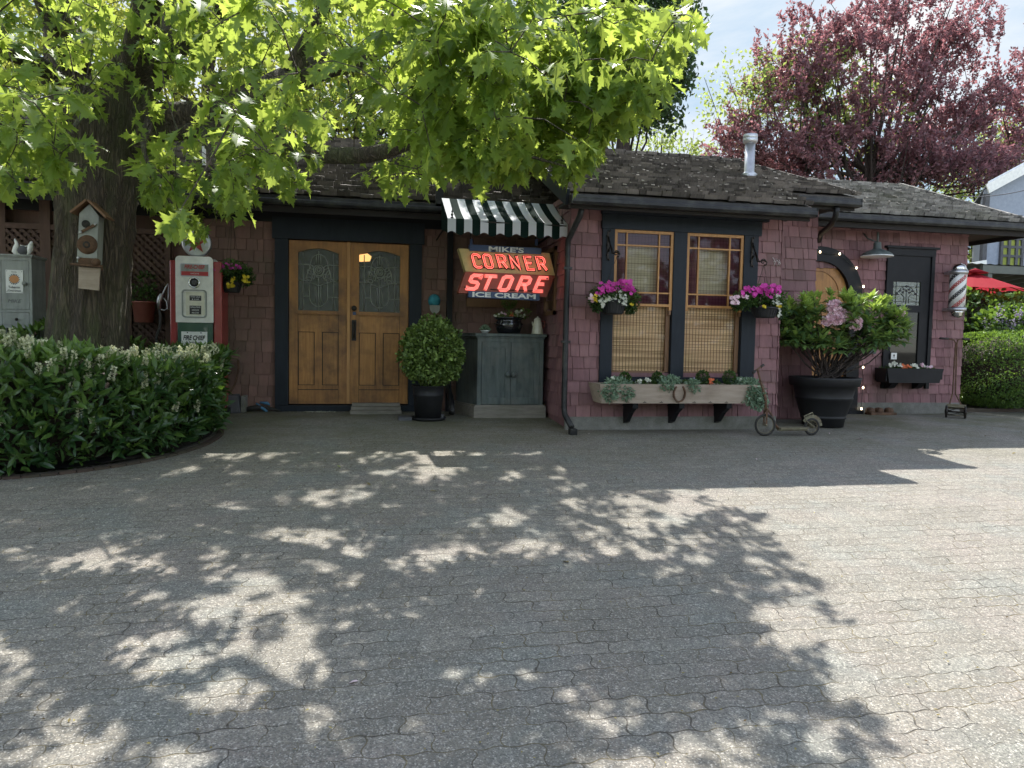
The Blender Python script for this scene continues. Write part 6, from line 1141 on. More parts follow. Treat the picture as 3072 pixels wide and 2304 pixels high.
    L = MB(); text_into(L, 'MIKE', WP(44, 903, yf) + [0, .001, 0] - [0, 0, 0], u, v, .035, width=.13, depth=.0005, shear=.3); L.build('faded_writing', M['stone'], d)
    # bird shaped planter on top
    c = WP(68, 768, yf + .15); z = z1 + .03; t3 = thing('bird_planter', 'white bird shaped planter with a dark hollow on top of the grey cupboard', 'planter', (c[0], yf + .15, z)); Y = yf + .15; b = MB(); S = lambda px, py: WP(px, py, Y) + [0, 0, 0]
    b.tube([S(44, 716), S(46, 722), S(50, 730), S(49, 742), S(46, 754), S(52, 764), S(66, 768), S(80, 767)], [.006, .013, .017, .03, .034, .028, .02, .01], 10); b.tube([S(95, 724), S(92, 736), S(90, 748), S(86, 760), S(80, 767)], [.01, .026, .03, .016, .008], 10); b.tube([S(60, 735), S(68, 738), S(76, 739), S(86, 737)], [.006, .006, .006, .006], 6); b.build('body', M['white'], t3)
    b = MB(); p = (S(68, 752)); b.ball((p[0], Y + .01, p[2]), (.055, .05, .055), 12, 8); b.build('hollow', M['stone'], t3)
cupboard()
def bucket():
    Y = YD - .22; c = WP(432, 967, Y); t = thing('red_wall_pot', 'red glazed half pot hanging on the lattice left of the pump', 'flower pot', c); H = WP(432, 905, Y)[2] - c[2]; R = (WP(468, 910, Y)[0] - WP(397, 910, Y)[0]) / 2
    b = MB(); b.lathe([(0, 0), (R * .78, 0), (R * .97, H * .93), (R * 1.05, H * .94), (R * 1.05, H), (R * .95, H), (R * .9, H * .9), (0, H * .9)], c, 24); b.build('pot', M['terracotta'], t); g = np.random.default_rng(15); l = MB(); bush(l, c + [0, 0, H + .05], (.16, .1, .12), 260, .045, g); bush(l, c + [.02, 0, H + .2], (.1, .08, .14), 120, .05, g); l.build('foliage', M['green'], t)
bucket()
def pump():
    Y = 8.72; X = lambda px, py=900: WP(px, py, Y)[0]; Z = lambda py, px=585: WP(px, py, Y)[2]; x0, x1 = X(531), X(638); xs0, xs1 = X(507), X(664); cx_ = (x0 + x1) / 2; z0 = gz(cx_, Y); zt = Z(772); zm = Z(965); t = thing('gas_pump', 'vintage red white and green gas pump with round globe and hose behind the hedge', 'gas pump', (cx_, Y + .2, z0))
    d = .42; b = MB(); b.box(xs0, x0 - .001, Y + .03, Y + d, z0 + .08, Z(782), .5); b.box(x1 + .001, xs1, Y + .03, Y + d, z0 + .08, Z(782), .5); b.box(x0, x1, Y + .05, Y + d, z0 + .08, zt - .03, .5); b.build('side_panel', M['pumpred'], t, bevel=.012)
    def rr(w_, h_, r_, n=6, top=True, bot=True):
        pts = []
        for (cx2, cy2, a0, on) in ((w_ - r_, h_ - r_, 0, top), (r_, h_ - r_, 90, top), (r_, r_, 180, bot), (w_ - r_, r_, 270, bot)):
            if on: pts += [(cx2 + r_ * math.cos(rad(a0 + 90 * k / n)), cy2 + r_ * math.sin(rad(a0 + 90 * k / n))) for k in range(n + 1)]
            else: pts.append((w_ if a0 in (0, 270) else 0, h_ if a0 < 180 else 0))
        return pts
    w_ = x1 - x0; b = MB(); b.prism(rr(w_, zt - zm, .035, bot=False), (x0, Y - .02, zm), (1, 0, 0), (0, 0, 1), (0, 1, 0), .30); b.build('upper_body', M['white'], t, bevel=.01)
    b = MB(); b.box(x0 + .002, x1 - .002, Y, Y + .049, z0 + .08, zm - .002, .5); b.build('lower_body', M['pumpgreen'], t, bevel=.006); b = MB(); b.box(xs0 - .03, xs1 + .03, Y - .05, Y + d + .03, z0 - .02, z0 + .08, .5); b.build('base', M['blackpaint'], t)
    q = RC(541, 791, 629, 830, Y - .02); Yf = Y - .02
    b = MB(); b.prism([(p[0], p[1]) for p in rr(q[1] - q[0], q[3] - q[2], .02)], (q[0], Yf - .012, q[2]), (1, 0, 0), (0, 0, 1), (0, 1, 0), .0125); f = b.build('name_panel_frame', M['galv'], t)
    b = MB(); b.box(q[0] + .012, q[1] - .012, Yf - .0150, Yf - .0121, q[2] + .01, q[3] - .01); b.build('name_panel', M['cupboard'], f); b = MB(); b.box(q[0] + .012, q[1] - .012, Yf - .0165, Yf - .0151, q[2] + .01, q[2] + .055); text_into(b, 'FIRE-CHIEF', ((q[0] + q[1]) / 2, Yf - .0151, (q[2] + q[3]) / 2 + .035), (1, 0, 0), (0, 0, 1), .045, shear=.2, bold=.03, width=(q[1] - q[0]) * .7, depth=.001); b.build('red_band', M['signred'], f)
    b = MB(); text_into(b, 'GASOLINE', ((q[0] + q[1]) / 2, Yf - .0166, q[2] + .033), (1, 0, 0), (0, 0, 1), .014, width=.09, depth=.001); b.build('lettering', M['signwhite'], f)
    c = WP(583, 848, Yf); b = MB(); b.lathe([(.062, 0), (.062, -.012), (.052, -.02), (.046, -.012)], (c[0], Yf, c[2]), 28, axis='y'); b.build('clock_rim', M['chrome'], t); b = MB(); b.lathe([(0, -.012), (.046, -.012)], (c[0], Yf, c[2]), 24, axis='y'); b.ball((c[0], Yf - .012, c[2]), (.034, .01, .034), 14, 8, .1); b.build('clock_face', M['stone'], t)
    for s in (-1, 1): pass
    q = RC(546, 869, 621, 953, Yf); W_, H_ = q[1] - q[0], q[3] - q[2]; b = MB(); o_ = rr(W_, H_, .035); i_ = [(W_ / 2 + (p[0] - W_ / 2) * .9, H_ / 2 + (p[1] - H_ / 2) * .92) for p in o_]; k = len(o_)
    V = [(q[0] + p[0], Yf - .014, q[2] + p[1]) for p in o_] + [(q[0] + p[0], Yf - .014, q[2] + p[1]) for p in i_] + [(q[0] + p[0], Yf, q[2] + p[1]) for p in o_] + [(q[0] + p[0], Yf - .002, q[2] + p[1]) for p in i_]
    F = []
    for j in range(k): j2 = (j + 1) % k; F += [(j, j2, k + j2, k + j), (j, 2 * k + j, 2 * k + j2, j2), (k + j, k + j2, 3 * k + j2, 3 * k + j)]
    b.add(V, F); f = b.build('dial_frame', M['cupboard'], t); b = MB(); b.box(q[0] + W_ * .16, q[1] - W_ * .10, Yf - .003, Yf - .0005, q[2] + H_ * .08, q[3] - H_ * .08); b.build('dial_plate', M['cream'], f)
    for (a0, a1, lines) in ((887, 902, ('THIS SALE', '$ 0.00')), (917, 943, ('GALLONS', 'GASOLINE', 'PRICE PER'))):
        r_ = RC(569, a0, 604, a1, Yf); b = MB(); b.box(r_[0], r_[1], Yf - .006, Yf - .0031, r_[2], r_[3]); p_ = b.build('dial_label', M['ink'], f); b = MB(); n = len(lines)
        for i, s in enumerate(lines): text_into(b, s, ((r_[0] + r_[1]) / 2, Yf - .0062, r_[3] - (i + .5) * (r_[3] - r_[2]) / n), (1, 0, 0), (0, 0, 1), (r_[3] - r_[2]) / n * .55, width=(r_[1] - r_[0]) * (.85 if i == 0 else .6), depth=.0006)
        b.build('lettering', M['signwhite'], p_)
    q = RC(545, 995, 622, 1085, Y); b = MB(); b.box(q[0], q[1], Y - .008, Y - .0005, q[2], q[3]); sg = b.build('sign_plate', M['signwhite'], t); b = MB(); h_ = q[3] - q[2]; xm_ = (q[0] + q[1]) / 2
    text_into(b, 'FIRE CHIEF', (xm_, Y - .0085, q[3] - .068), (1, 0, 0), (0, 0, 1), .055, shear=.25, bold=.035, width=(q[1] - q[0]) * .86, depth=.001); text_into(b, 'GASOLINE', (xm_, Y - .0085, q[3] - .125), (1, 0, 0), (0, 0, 1), .022, bold=.03, width=(q[1] - q[0]) * .44, depth=.001); 
    for dx in (-.07, .07): b.ball((xm_ + dx, Y - .008, q[3] - .012), (.008, .003, .008), 6, 4)
    b.build('lettering', M['ink'], sg); b = MB(); b.prism([(.03, 0), (.11, .01), (.13, .06), (.11, .10), (.06, .11), (.02, .06)], (xm_ - .02, Y - .009, q[2] + .03), (1, 0, 0), (0, 0, 1), (0, 1, 0), .001); b.prism([(0, 0), (.05, 0), (.05, .03), (0, .03)], (q[0] + .03, Y - .009, q[2] + .02), (1, 0, 0), (0, 0, 1), (0, 1, 0), .001); b.build('red_hat_picture', M['signred'], sg)
    c = WP(591, 730, Y + .15); R = .155; b = MB(); b.lathe([(0, -.05), (R * .93, -.045), (R, -.03), (R, .03), (R * .93, .045), (0, .05)], (c[0], Y + .15, c[2]), 32, axis='y'); gl = b.build('globe', M['cupboard'], t); b = MB(); b.lathe([(R * .86, -.052), (R * .98, -.050), (R * 1.02, -.03), (R * 1.02, -.01)], (c[0], Y + .15, c[2]), 32, axis='y'); b.build('globe_rim', M['galv'], gl)
    b = MB(); st = []; 
    for k in range(10): a = math.pi / 2 + k * math.pi / 5; r_ = R * (.82 if k % 2 == 0 else .33); st.append((r_ * math.cos(a), r_ * math.sin(a)))
    b.add([(c[0], Y + .095, c[2])] + [(c[0] + p[0], Y + .098, c[2] + p[1]) for p in st], [(0, 1 + k, 1 + (k + 1) % 10) for k in range(10)]); b.build('red_star', M['pumpred'], gl); b = MB(); b.lathe([(.05, 0), (.055, .02), (.04, .03), (.04, .06)], (c[0], Y + .15, zt - .005), 16); b.build('globe_neck', M['galv'], gl)
    # nozzle and hose on the left side
    P_ = lambda px, py: WP(px, py, Y + .12); b = MB(); b.tube([P_(505, 851), P_(497, 862), P_(490, 878), P_(486, 885)], .009, 6); b.tube([P_(486, 882), P_(480, 893), P_(476, 905), P_(478, 928)], [.02, .03, .024, .018], 8); b.tube([P_(478, 926), P_(492, 931), P_(503, 925), P_(500, 905), P_(490, 893)], .007, 6); b.tube([P_(506, 855), P_(504, 930)], .006, 6); b.build('nozzle', M['galv'], t)
    b = MB(); b.tube([P_(478, 928), P_(482, 950), P_(480, 980), P_(470, 1010), P_(472, 1050), P_(500, 1080)], .016, 8); b.build('hose', M['rubber'], t)
    b = MB(); H_ = [WP(714, 1080, YD - .06), WP(716, 1105, YD - .08), WP(706, 1150, YD - .10), WP(690, 1180, YD - .14), WP(655, 1196, YD - .25)]; b.tube(H_, .012, 6); tag(b.build('garden_hose', M['rust'], origin=H_[-1]), 'thin dark hose curving down the shingles beside the hedge', 'hose')
pump()
# ================================================================== OAK
OC = np.array([-2.47, 7.65])
def oak():
    t = thing('oak_tree', 'huge oak with bright backlit lobed leaves and mossy trunk growing out of the hedge', 'tree', (OC[0], OC[1], -.15)); g = np.random.default_rng(33)
    D = 7.0; T = lambda px, py, d=D: WZ(px, py, d)
    tr = MB()
    def limb(pts, rr_, n=14, rough=.06):
        P = np.array(pts); r_ = np.array(rr_, float); m_ = len(P); tt = np.linspace(0, m_ - 1, (m_ - 1) * 7 + 1); i = np.clip(tt.astype(int), 0, m_ - 2); f = tt - i
        def cr(A): # catmull
            A = np.array(A, float); A2 = np.concatenate([[2 * A[0] - A[1]], A, [2 * A[-1] - A[-2]]]); p0, p1, p2, p3 = A2[i], A2[i + 1], A2[i + 2], A2[i + 3]; ff = f[:, None] if A.ndim > 1 else f
            return .5 * ((2 * p1) + (-p0 + p2) * ff + (2 * p0 - 5 * p1 + 4 * p2 - p3) * ff ** 2 + (-p0 + 3 * p1 - 3 * p2 + p3) * ff ** 3)
        Q = cr(P); R_ = np.maximum(cr(r_), .006); b0 = tr.n; tr.tube(Q, R_, n, .5)
        V = tr.V[-1]; k = len(Q); C_ = np.repeat(Q, n, 0); dv = V - C_; a = np.tile(np.arange(n) / n * 6.283, k); s = np.repeat(np.arange(k), n)
        V[:] = C_ + dv * (1 + rough * (np.sin(a * 7 + s * .35 + 2 * np.sin(s * .21)) * .5 + np.sin(a * 13 - s * .2) * .4 + g.normal(size=len(V)) * .25))[:, None]; return Q, R_
    base = T(262, 1330); paths = []
    paths.append(limb([base, T(262, 1150), T(263, 1000), T(276, 800), T(290, 640), T(296, 520), T(286, 400)], [.50, .40, .335, .325, .33, .35, .38], 72, .085))
    paths.append(limb([T(282, 430), T(228, 330), T(205, 220), T(190, 90), T(150, -80), T(120, -300)], [.36, .24, .19, .17, .15, .12], 28))
    paths.append(limb([T(300, 430), T(350, 330), T(400, 240), T(470, 150), T(560, 60), T(620, -120), T(640, -400)], [.36, .27, .24, .2, .17, .14, .1], 28))
    paths.append(limb([T(330, 440), T(400, 370), T(500, 352), T(620, 358), T(720, 372, 6.9), T(800, 390, 6.7)], [.25, .17, .14, .13, .11, .09], 16))
    paths.append(limb([T(500, 352), T(640, 350), T(760, 300), T(880, 235, 7.4), T(980, 195, 7.5), T(1080, 175, 7.6), T(1200, 120, 7.6)], [.14, .15, .15, .14, .13, .1, .05], 16))
    paths.append(limb([T(390, 425), T(520, 395), T(680, 390, 6.8), T(820, 400, 6.6), T(880, 432, 6.4), T(960, 462, 6.2), T(1060, 466, 6.1), T(1150, 455, 6.0), T(1240, 420, 5.9), T(1330, 370, 5.8), T(1420, 322, 5.6), T(1540, 270, 5.5), T(1700, 240, 5.4), T(1850, 190, 5.4)], [.15, .09, .075, .07, .068, .068, .068, .062, .058, .05, .035, .025, .018, .01], 14))
    paths.append(limb([T(880, 215, 7.3), T(905, 150, 7.2), T(945, 80, 7.0), T(975, 20, 6.9), T(990, -100, 6.8)], [.1, .07, .065, .06, .05], 12)); paths.append(limb([T(230, 470, 7), T(150, 440, 6.6), T(40, 380, 6.2), T(-150, 340, 5.8)], [.14, .09, .06, .03], 12))
    paths.append(limb([T(200, 300), T(120, 200, 6.6), T(20, 160, 6.1), T(-200, 100, 5.6)], [.12, .08, .06, .03], 12)); paths.append(limb([T(560, 60), T(760, -50, 6.3), T(1000, -200, 5.8), T(1400, -260, 5.4), T(1700, -200, 5.2)], [.14, .1, .08, .05, .02], 12))
    paths.append(limb([T(400, 260), T(430, 60, 6.2), T(500, -250, 5.2), T(600, -600, 4.6)], [.16, .12, .09, .04], 12)); paths.append(limb([T(230, 200), T(100, -100, 6), T(-100, -500, 5.2)], [.14, .1, .04], 12)); paths.append(limb([T(1330, 370, 5.8), T(1440, 420, 5.5), T(1560, 460, 5.3), T(1700, 500, 5.2)], [.04, .022, .014, .006], 8))
    paths.append(limb([T(600, 370, 6.9), T(640, 480, 6.2), T(660, 560, 5.7), T(650, 640, 5.4)], [.05, .022, .012, .005], 8)); paths.append(limb([T(450, 360, 6.9), T(430, 440, 6.2), T(480, 560, 5.7), T(560, 660, 5.4)], [.05, .022, .012, .005], 8))
    paths.append(limb([T(300, 300, 6.8), T(260, 330, 5.8), T(200, 420, 5.0), T(160, 520, 4.7)], [.05, .025, .014, .005], 8)); paths.append(limb([T(1100, -100, 6), T(1200, 60, 5.2), T(1350, 150, 4.9), T(1500, 200, 4.7)], [.05, .025, .014, .005], 8))
    SP = np.concatenate([p[0] for p in paths[1:]]); SR = np.concatenate([p[1] for p in paths[1:]])
    # ---- anchors of leaf sprays, kept inside a real crown volume and above its ragged lower edge
    prof_x = [-2500, -300, 0, 60, 120, 220, 300, 340, 420, 480, 540, 600, 660, 730, 800, 900, 960, 1010, 1080, 1180, 1240, 1290, 1340, 1400, 1480, 1560, 1640, 1720, 1800, 1850, 1900, 1960, 2010, 2050, 2090, 2130, 2200, 3200]
    prof_y = [500, 560, 560, 540, 560, 560, 470, 440, 520, 630, 690, 720, 700, 600, 540, 545, 540, 490, 520, 590, 600, 500, 470, 515, 520, 490, 490, 510, 470, 350, 380, 330, 250, 170, 90, -60, -900, -4000]
    C0 = np.array([-1.35, 6.3, 3.2]); RR = np.array([5.0, 4.6, 3.2])
    N = 19000; d = rndv(g, N); P = C0 + d * RR * (g.random(N) ** (1 / 2.3))[:, None]
    # lower tip to the right as in the photograph
    N2 = 1700; P2 = np.array([1.35, 5.15, 2.65]) + rndv(g, N2) * np.array([1.35, .9, .85]) * (g.random(N2) ** .4)[:, None]
    N3 = 1700; P3 = np.array([-1.3, 5.5, 1.95]) + rndv(g, N3) * np.array([2.9, 1.0, .5]) * (g.random(N3) ** .4)[:, None]
    P4 = np.array([-.4, 10.5, 6.2]) + rndv(g, 4200) * np.array([3.4, 1.6, 1.4]) * (g.random(4200) ** .4)[:, None]; P = np.concatenate([P, P2, P3, P4]); px, py, z = PJ(P); lim = np.interp(px, prof_x, prof_y) + 22 * np.sin(px * .045) + 16 * np.sin(px * .11 + 1)
    inside = (z > 3.6) & (py < lim - 60 / z + g.uniform(-25, 25, len(P)))
    up_ = P[:, 2] > .84 + .50 * P[:, 1] * .95                  # above the picture
    hx = np.sin(P[:, 0] * 2.3 + 1.3) * np.sin(P[:, 1] * 2.9 + .7) + .5 * np.sin(P[:, 0] * 4.7 + P[:, 2] * 2); dens = np.where(up_, .17, .33) * np.clip(.75 + .9 * hx, .05, 1.6)
    lowright = (px > 1250) & (~up_); dens = np.where(lowright, dens * 1.9, dens); dens = np.where((px < 500) & (~up_), dens * .8, dens)
    dens = np.where((P[:, 1] > 8.2) & ~up_, dens * .55, dens); band = (px > 420) & (px < 1330) & (py > 330) & (py < 540) & ~((px > 640) & (px < 860) & (py > 440)); dens = np.where(band, dens * .85, dens); hh = P[:, 2] + .3; G = P - np.stack([.1155 * hh, .7727 * hh, hh - .0], 1); hh = P[:, 2] - gz(G[:, 0], G[:, 1]); G = np.stack([P[:, 0] - .1155 * hh, P[:, 1] - .7727 * hh, P[:, 2] - hh], 1); sx, sy, sz_ = PJ(G); ok = sz_ > 1.5
    gap = np.zeros(len(P))
    for (gx, gy, ga, gb_) in ((1208, 1345, 110, 26), (1312, 1410, 95, 30), (993, 1500, 150, 28), (889, 1618, 140, 32), (1500, 1570, 90, 36), (778, 1805, 150, 58), (333, 1694, 190, 55), (60, 1900, 130, 230), (486, 2056, 190, 60), (1389, 2056, 110, 60), (597, 1542, 130, 22), (1150, 1720, 70, 30), (1000, 2180, 90, 40), (1250, 1900, 80, 36), (1450, 1790, 70, 30), (1660, 1900, 70, 42), (1720, 2110, 80, 45), (1300, 2230, 100, 32), (1580, 2260, 90, 40), (1090, 1950, 55, 40), (1860, 2020, 55, 34), (1500, 1960, 70, 28), (1760, 1750, 70, 28), (930, 1940, 60, 32), (700, 2230, 70, 50)):
        gap = np.maximum(gap, np.exp(-(((sx - gx) / ga) ** 2 + ((sy - gy) / gb_) ** 2) ** 2))
    gap = np.where(ok, gap, 0); dens = dens * np.where(up_ & ok, np.interp(sy, [1300, 1480, 1650, 1900], [4.5, 3.2, .8, .4]), 1.1) * (1 - gap * np.where(up_, .98, .82)); keep = inside & (g.random(len(P)) < dens)
    # keep the line of sight to the trunk and limbs a little open
    tk = (px > 180) & (px < 420) & (py > 250) & (z < 7.6); keep &= ~(tk & (g.random(len(P)) < .8)); keep &= ~((px > 780) & (px < 1330) & (abs(py - np.interp(px, [780, 960, 1150, 1330], [400, 465, 455, 370])) < 55) & (z < 6.3) & (g.random(len(P)) < .55)); A = P[keep]
    # order anchors by distance to the limbs and hang each on what is already there
    near = ((A[:, None, :] - SP[None, ::2, :]) ** 2).sum(2); dist = near.min(1); A = A[np.argsort(dist)]
    tw = MB(); nodes = [SP[::2]]; allp = SP[::2].copy(); big = np.zeros((len(allp) + len(A), 3)); big[:len(allp)] = allp; cnt = len(allp); pos = []; ax = []; nrm = []; sz = []
    for i, a in enumerate(A):
        dd = ((big[:cnt] - a) ** 2).sum(1) + .35 * np.clip(big[:cnt, 2] - a[2] - .05, 0, 1) ** 2; j = int(dd.argmin()); s = big[j]; L_ = math.sqrt(((s - a) ** 2).sum()); big[cnt] = a; cnt += 1
        mid = (s + a) / 2 + np.array([0, 0, .06 * L_]) + g.normal(size=3) * .04 * L_; w0 = min(.011, .004 + .006 * L_); tw.tube([s, mid, a], [w0, w0 * .7, .0028], 3, .3, cap=False)
        dr = unit(a - s + np.array([0, 0, -.05])); n = g.integers(4, 7)
        for k in range(n):
            th = k * 2.4 + g.random(); side = unit(np.cross(dr, [0, 0, 1]) + 1e-3); up = np.cross(side, dr); v = dr * g.uniform(.35, .9) + (side * math.cos(th) + up * math.sin(th) * .35) * g.uniform(.6, 1.0) + np.array([0, 0, g.uniform(-1.0, -.15)])
            pos.append(a - dr * .04 * k * g.random()); ax.append(v); nz_ = np.array([0, 0, 1.0]) + g.normal(size=3) * .45 + unit(v) * [.8, .8, 0] * .5; nrm.append(nz_); sz.append(g.uniform(.115, .21))
    pos = np.array(pos); ax = np.array(ax); nrm = np.array(nrm); sz = np.array(sz)
    lf = MB(); lf.scatter(OAK[0], OAK[1], pos, ax, nrm, sz, np.clip(g.normal(.5, .25, len(pos)), 0, 1), 0)
    tr.build('trunk', M['bark'], t); tw.build('twigs', M['bark'], t); lf.build('crown', M['oak'], t); print('oak sprays', len(A), 'leaves', len(pos))
oak()
def birdhouse():
    Y = 7.22; P = lambda px, py: WP(px, py, Y); t = thing('birdhouse', 'weathered birdhouse with round rusty plate and gable roof fixed to the oak trunk', 'birdhouse', P(264, 870)); b = MB()
    def sl(mb, pts, y, d, tt=.5, mi=0): A = [P(*p) for p in pts]; o = A[0]; mb.prism([(a[0] - o[0], a[2] - o[2]) for a in A], (o[0], y, o[2]), (1, 0, 0), (0, 0, 1), (0, 1, 0), d, tt, mi)
    sl(b, [(238, 640), (268, 612), (296, 648), (290, 790), (230, 786)], Y, .14, .9); b.build('front_board', M['cupboard'], t)
    b = MB(); sl(b, [(232, 800), (296, 804), (292, 871), (231, 864)], Y + .03, .025, .9); b.build('lower_board', M['planterwood'], t)
    b = MB(); a, c, e = P(220, 642), P(267, 605), P(322, 657)
    b.bar(a + [0, .04, 0], c + [0, .04, .01], .20, .022, up=(0, 1, 0)); b.V = []; b.F = []; b.T = []; b.M = []; b.S = []; b.n = 0
    for p, q in ((a, c), (c, e)):
        d_ = unit(q - p); nn = np.array([-d_[2], 0, d_[0]]) * .018; b.add([p + [0, -.06, 0], q + [0, -.06, 0], q + nn + [0, -.06, 0], p + nn + [0, -.06, 0], p + [0, .16, 0], q + [0, .16, 0], q + nn + [0, .16, 0], p + nn + [0, .16, 0]], [(0, 1, 2, 3), (7, 6, 5, 4), (0, 4, 5, 1), (3, 2, 6, 7), (0, 3, 7, 4), (1, 5, 6, 2)])
    b.build('roof', M['sashdark'], t); b = MB(); c = P(262, 734); b.lathe([(0.03, -.022), (.045, -.018), (.082, -.012), (.085, 0)], (c[0], Y, c[2]), 28, axis='y'); b.lathe([(0, -.006), (.036, -.008)], (c[0], Y - .01, c[2]), 20, axis='y')
    sl(b, [(236, 773), (294, 776), (292, 795), (236, 792)], Y - .012, .012); b.build('rusty_plate', M['rust'], t); b = MB(); c = P(262, 735); b.lathe([(0, -.020), (.03, -.024), (.034, -.016)], (c[0], Y, c[2]), 20, axis='y'); b.build('entrance_hole', M['rubber'], t); b = MB(); c = P(258, 672); b.lathe([(0, -.008), (.034, -.008), (.034, 0)], (c[0], Y, c[2]), 20, axis='y'); b.build('entrance_hole', M['rubber'], t)
    b = MB(); b.bar(P(243, 698) - [0, .015, 0], P(289, 674) - [0, .015, 0], .022, .01, up=(0, 1, 0)); b.build('hinge_bar', M['rust'], t)
    for (a_, c_) in ((244, 698), (288, 674), (237, 774)): b = MB(); q = P(a_, c_); b.lathe([(0, -.026), (.008, -.026), (.013, -.02), (.013, 0)], (q[0], Y - .005, q[2]), 10, axis='y'); b.build('bolt', M['galv'], t)
    b = MB(); q = P(292, 788); b.lathe([(0, -.05), (.02, -.05), (.036, -.03), (.036, -.008), (.02, 0)], (q[0], Y - .01, q[2]), 16, axis='y'); b.tube([P(212, 792) - [0, .02, 0], P(250, 796) - [0, .03, 0], P(310, 800) - [0, .02, 0], P(308, 812) - [0, .02, 0]], .012, 6); b.build('perch', M['rust'], t)
birdhouse()
# ================================================================== HEDGE RING WITH WHITE SPIKES
def hedge():
    c = np.array([-2.95, 7.5]); R = 1.55; g = np.random.default_rng(44); t = thing('laurel_hedge', 'round dark green laurel hedge with cream flower spikes around the oak trunk', 'hedge', (c[0], c[1], gz(*c)))
    l = MB(); n = 15000; a = g.uniform(0, 2 * math.pi, n); front = (np.sin(a) < .45); keep = front | (g.random(n) < .4); a = a[keep]; n = len(a); h = g.random(n) ** .8; side = g.random(n) < .74
    r_ = np.where(side, R * (1 - .13 * g.random(n) ** 1.5), R * np.sqrt(g.random(n) * .62 + .38)); H = .98; HF = lambda q: 1 - .22 * np.clip(np.cos(q) * 1.3 + .15 + .3 * np.sin(q), 0, 1); Zt = H * HF(a) * (1 + .05 * np.sin(a * 5) + .03 * np.sin(a * 11)); z = np.where(side, h * Zt, Zt * (.93 + .07 * g.random(n)))
    prof = 1.02 - .05 * np.clip(.28 - z / H, 0, 1) / .28 * 1.6 - .08 * np.clip(z / H - .85, 0, 1) / .15; r_ = r_ * np.where(side, prof, 1) * (1 + .03 * np.sin(a * 9 + z * 8) + .02 * np.sin(a * 17)); P = np.stack([c[0] + r_ * np.cos(a), c[1] + r_ * np.sin(a), gz(c[0] + r_ * np.cos(a), c[1] + r_ * np.sin(a)) + z], 1)
    out = np.stack([np.cos(a), np.sin(a), np.zeros(n)], 1); top = ~side; X = out * np.where(top, .2, .6)[:, None] + rndv(g, n) * .75 + np.array([0, 0, 1]) * np.where(top, .9, .35 + .5 * (z / H))[:, None]; Z = out * .6 + rndv(g, n) * .5 + [0, 0, .5]
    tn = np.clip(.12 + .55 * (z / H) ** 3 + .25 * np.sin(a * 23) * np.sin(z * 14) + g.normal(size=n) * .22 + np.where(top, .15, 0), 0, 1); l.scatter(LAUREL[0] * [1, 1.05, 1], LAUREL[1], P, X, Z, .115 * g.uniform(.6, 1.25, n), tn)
    # fresh upright shoots
    for k in range(290):
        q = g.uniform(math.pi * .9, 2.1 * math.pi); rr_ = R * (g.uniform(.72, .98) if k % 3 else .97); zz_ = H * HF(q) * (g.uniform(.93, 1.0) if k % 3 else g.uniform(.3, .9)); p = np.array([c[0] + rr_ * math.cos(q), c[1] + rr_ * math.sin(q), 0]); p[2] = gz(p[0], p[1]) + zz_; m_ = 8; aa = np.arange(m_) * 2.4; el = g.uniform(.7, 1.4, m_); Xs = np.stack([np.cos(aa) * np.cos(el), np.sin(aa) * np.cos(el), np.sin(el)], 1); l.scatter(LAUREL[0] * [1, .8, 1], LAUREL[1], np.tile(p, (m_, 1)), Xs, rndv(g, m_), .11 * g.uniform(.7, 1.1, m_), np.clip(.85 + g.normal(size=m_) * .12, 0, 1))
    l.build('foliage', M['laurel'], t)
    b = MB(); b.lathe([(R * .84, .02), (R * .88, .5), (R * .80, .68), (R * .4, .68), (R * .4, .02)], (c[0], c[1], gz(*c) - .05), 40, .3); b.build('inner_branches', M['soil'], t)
    f = MB(); sk = 0
    for k in range(330):
        q = g.uniform(math.pi * 1.0, 2.08 * math.pi); edge = g.random(); rr_ = R * (1.0 - .42 * edge ** 1.2); zz_ = H * HF(q) + g.uniform(-.06, .02)
        if k % 5 == 0: rr_ = R * 1.0; zz_ = H * HF(q) * (g.uniform(.35, .95) if k % 15 == 0 else g.uniform(.75, .95))
        p = np.array([c[0] + rr_ * math.cos(q), c[1] + rr_ * math.sin(q), 0]); p[2] = gz(p[0], p[1]) + zz_; ln = g.uniform(.07, .16); d_ = unit(np.array([math.cos(q) * .25, math.sin(q) * .25, 1]) + g.normal(size=3) * .16); m_ = 64; tt = g.random(m_); aa = g.uniform(0, 6.28, m_); u_ = unit(np.cross(d_, [0, 1, 0])); v_ = np.cross(d_, u_); o_ = (np.cos(aa)[:, None] * u_ + np.sin(aa)[:, None] * v_); Q = p + d_ * (tt * ln)[:, None] + o_ * (.011 * (1 - .45 * tt))[:, None]; f.scatter(SMALL[0] * [1, 1.6, 1], SMALL[1], Q, o_ + d_ * .6, rndv(g, m_), .022 * g.uniform(.8, 1.2, m_), g.random(m_))
    tag(f.build('flower_spikes', M['fl_cream'], t), kind='stuff')
    # edging and soil
    bk = MB(); k = 84
    for i in range(k):
        a0 = i / k * 6.283; a1 = a0 + 6.283 / k * .93; V = []
        for aa in (a0, a1):
            for (r2, z2) in ((R * .99, -.05), (R * .99, .018), (R * 1.03, .018), (R * 1.03, -.05)): x, y = c[0] + r2 * math.cos(aa), c[1] + r2 * math.sin(aa); V.append((x, y, gz(x, y) + z2))
        bk.add(V, [(0, 1, 2, 3), (7, 6, 5, 4), (0, 4, 5, 1), (1, 5, 6, 2), (2, 6, 7, 3)], rng.random())
    tag(bk.build('bed_edging', M['brick'], origin=(c[0], c[1], gz(*c))), 'low ring of mossy bricks edging the hedge bed', 'edging')
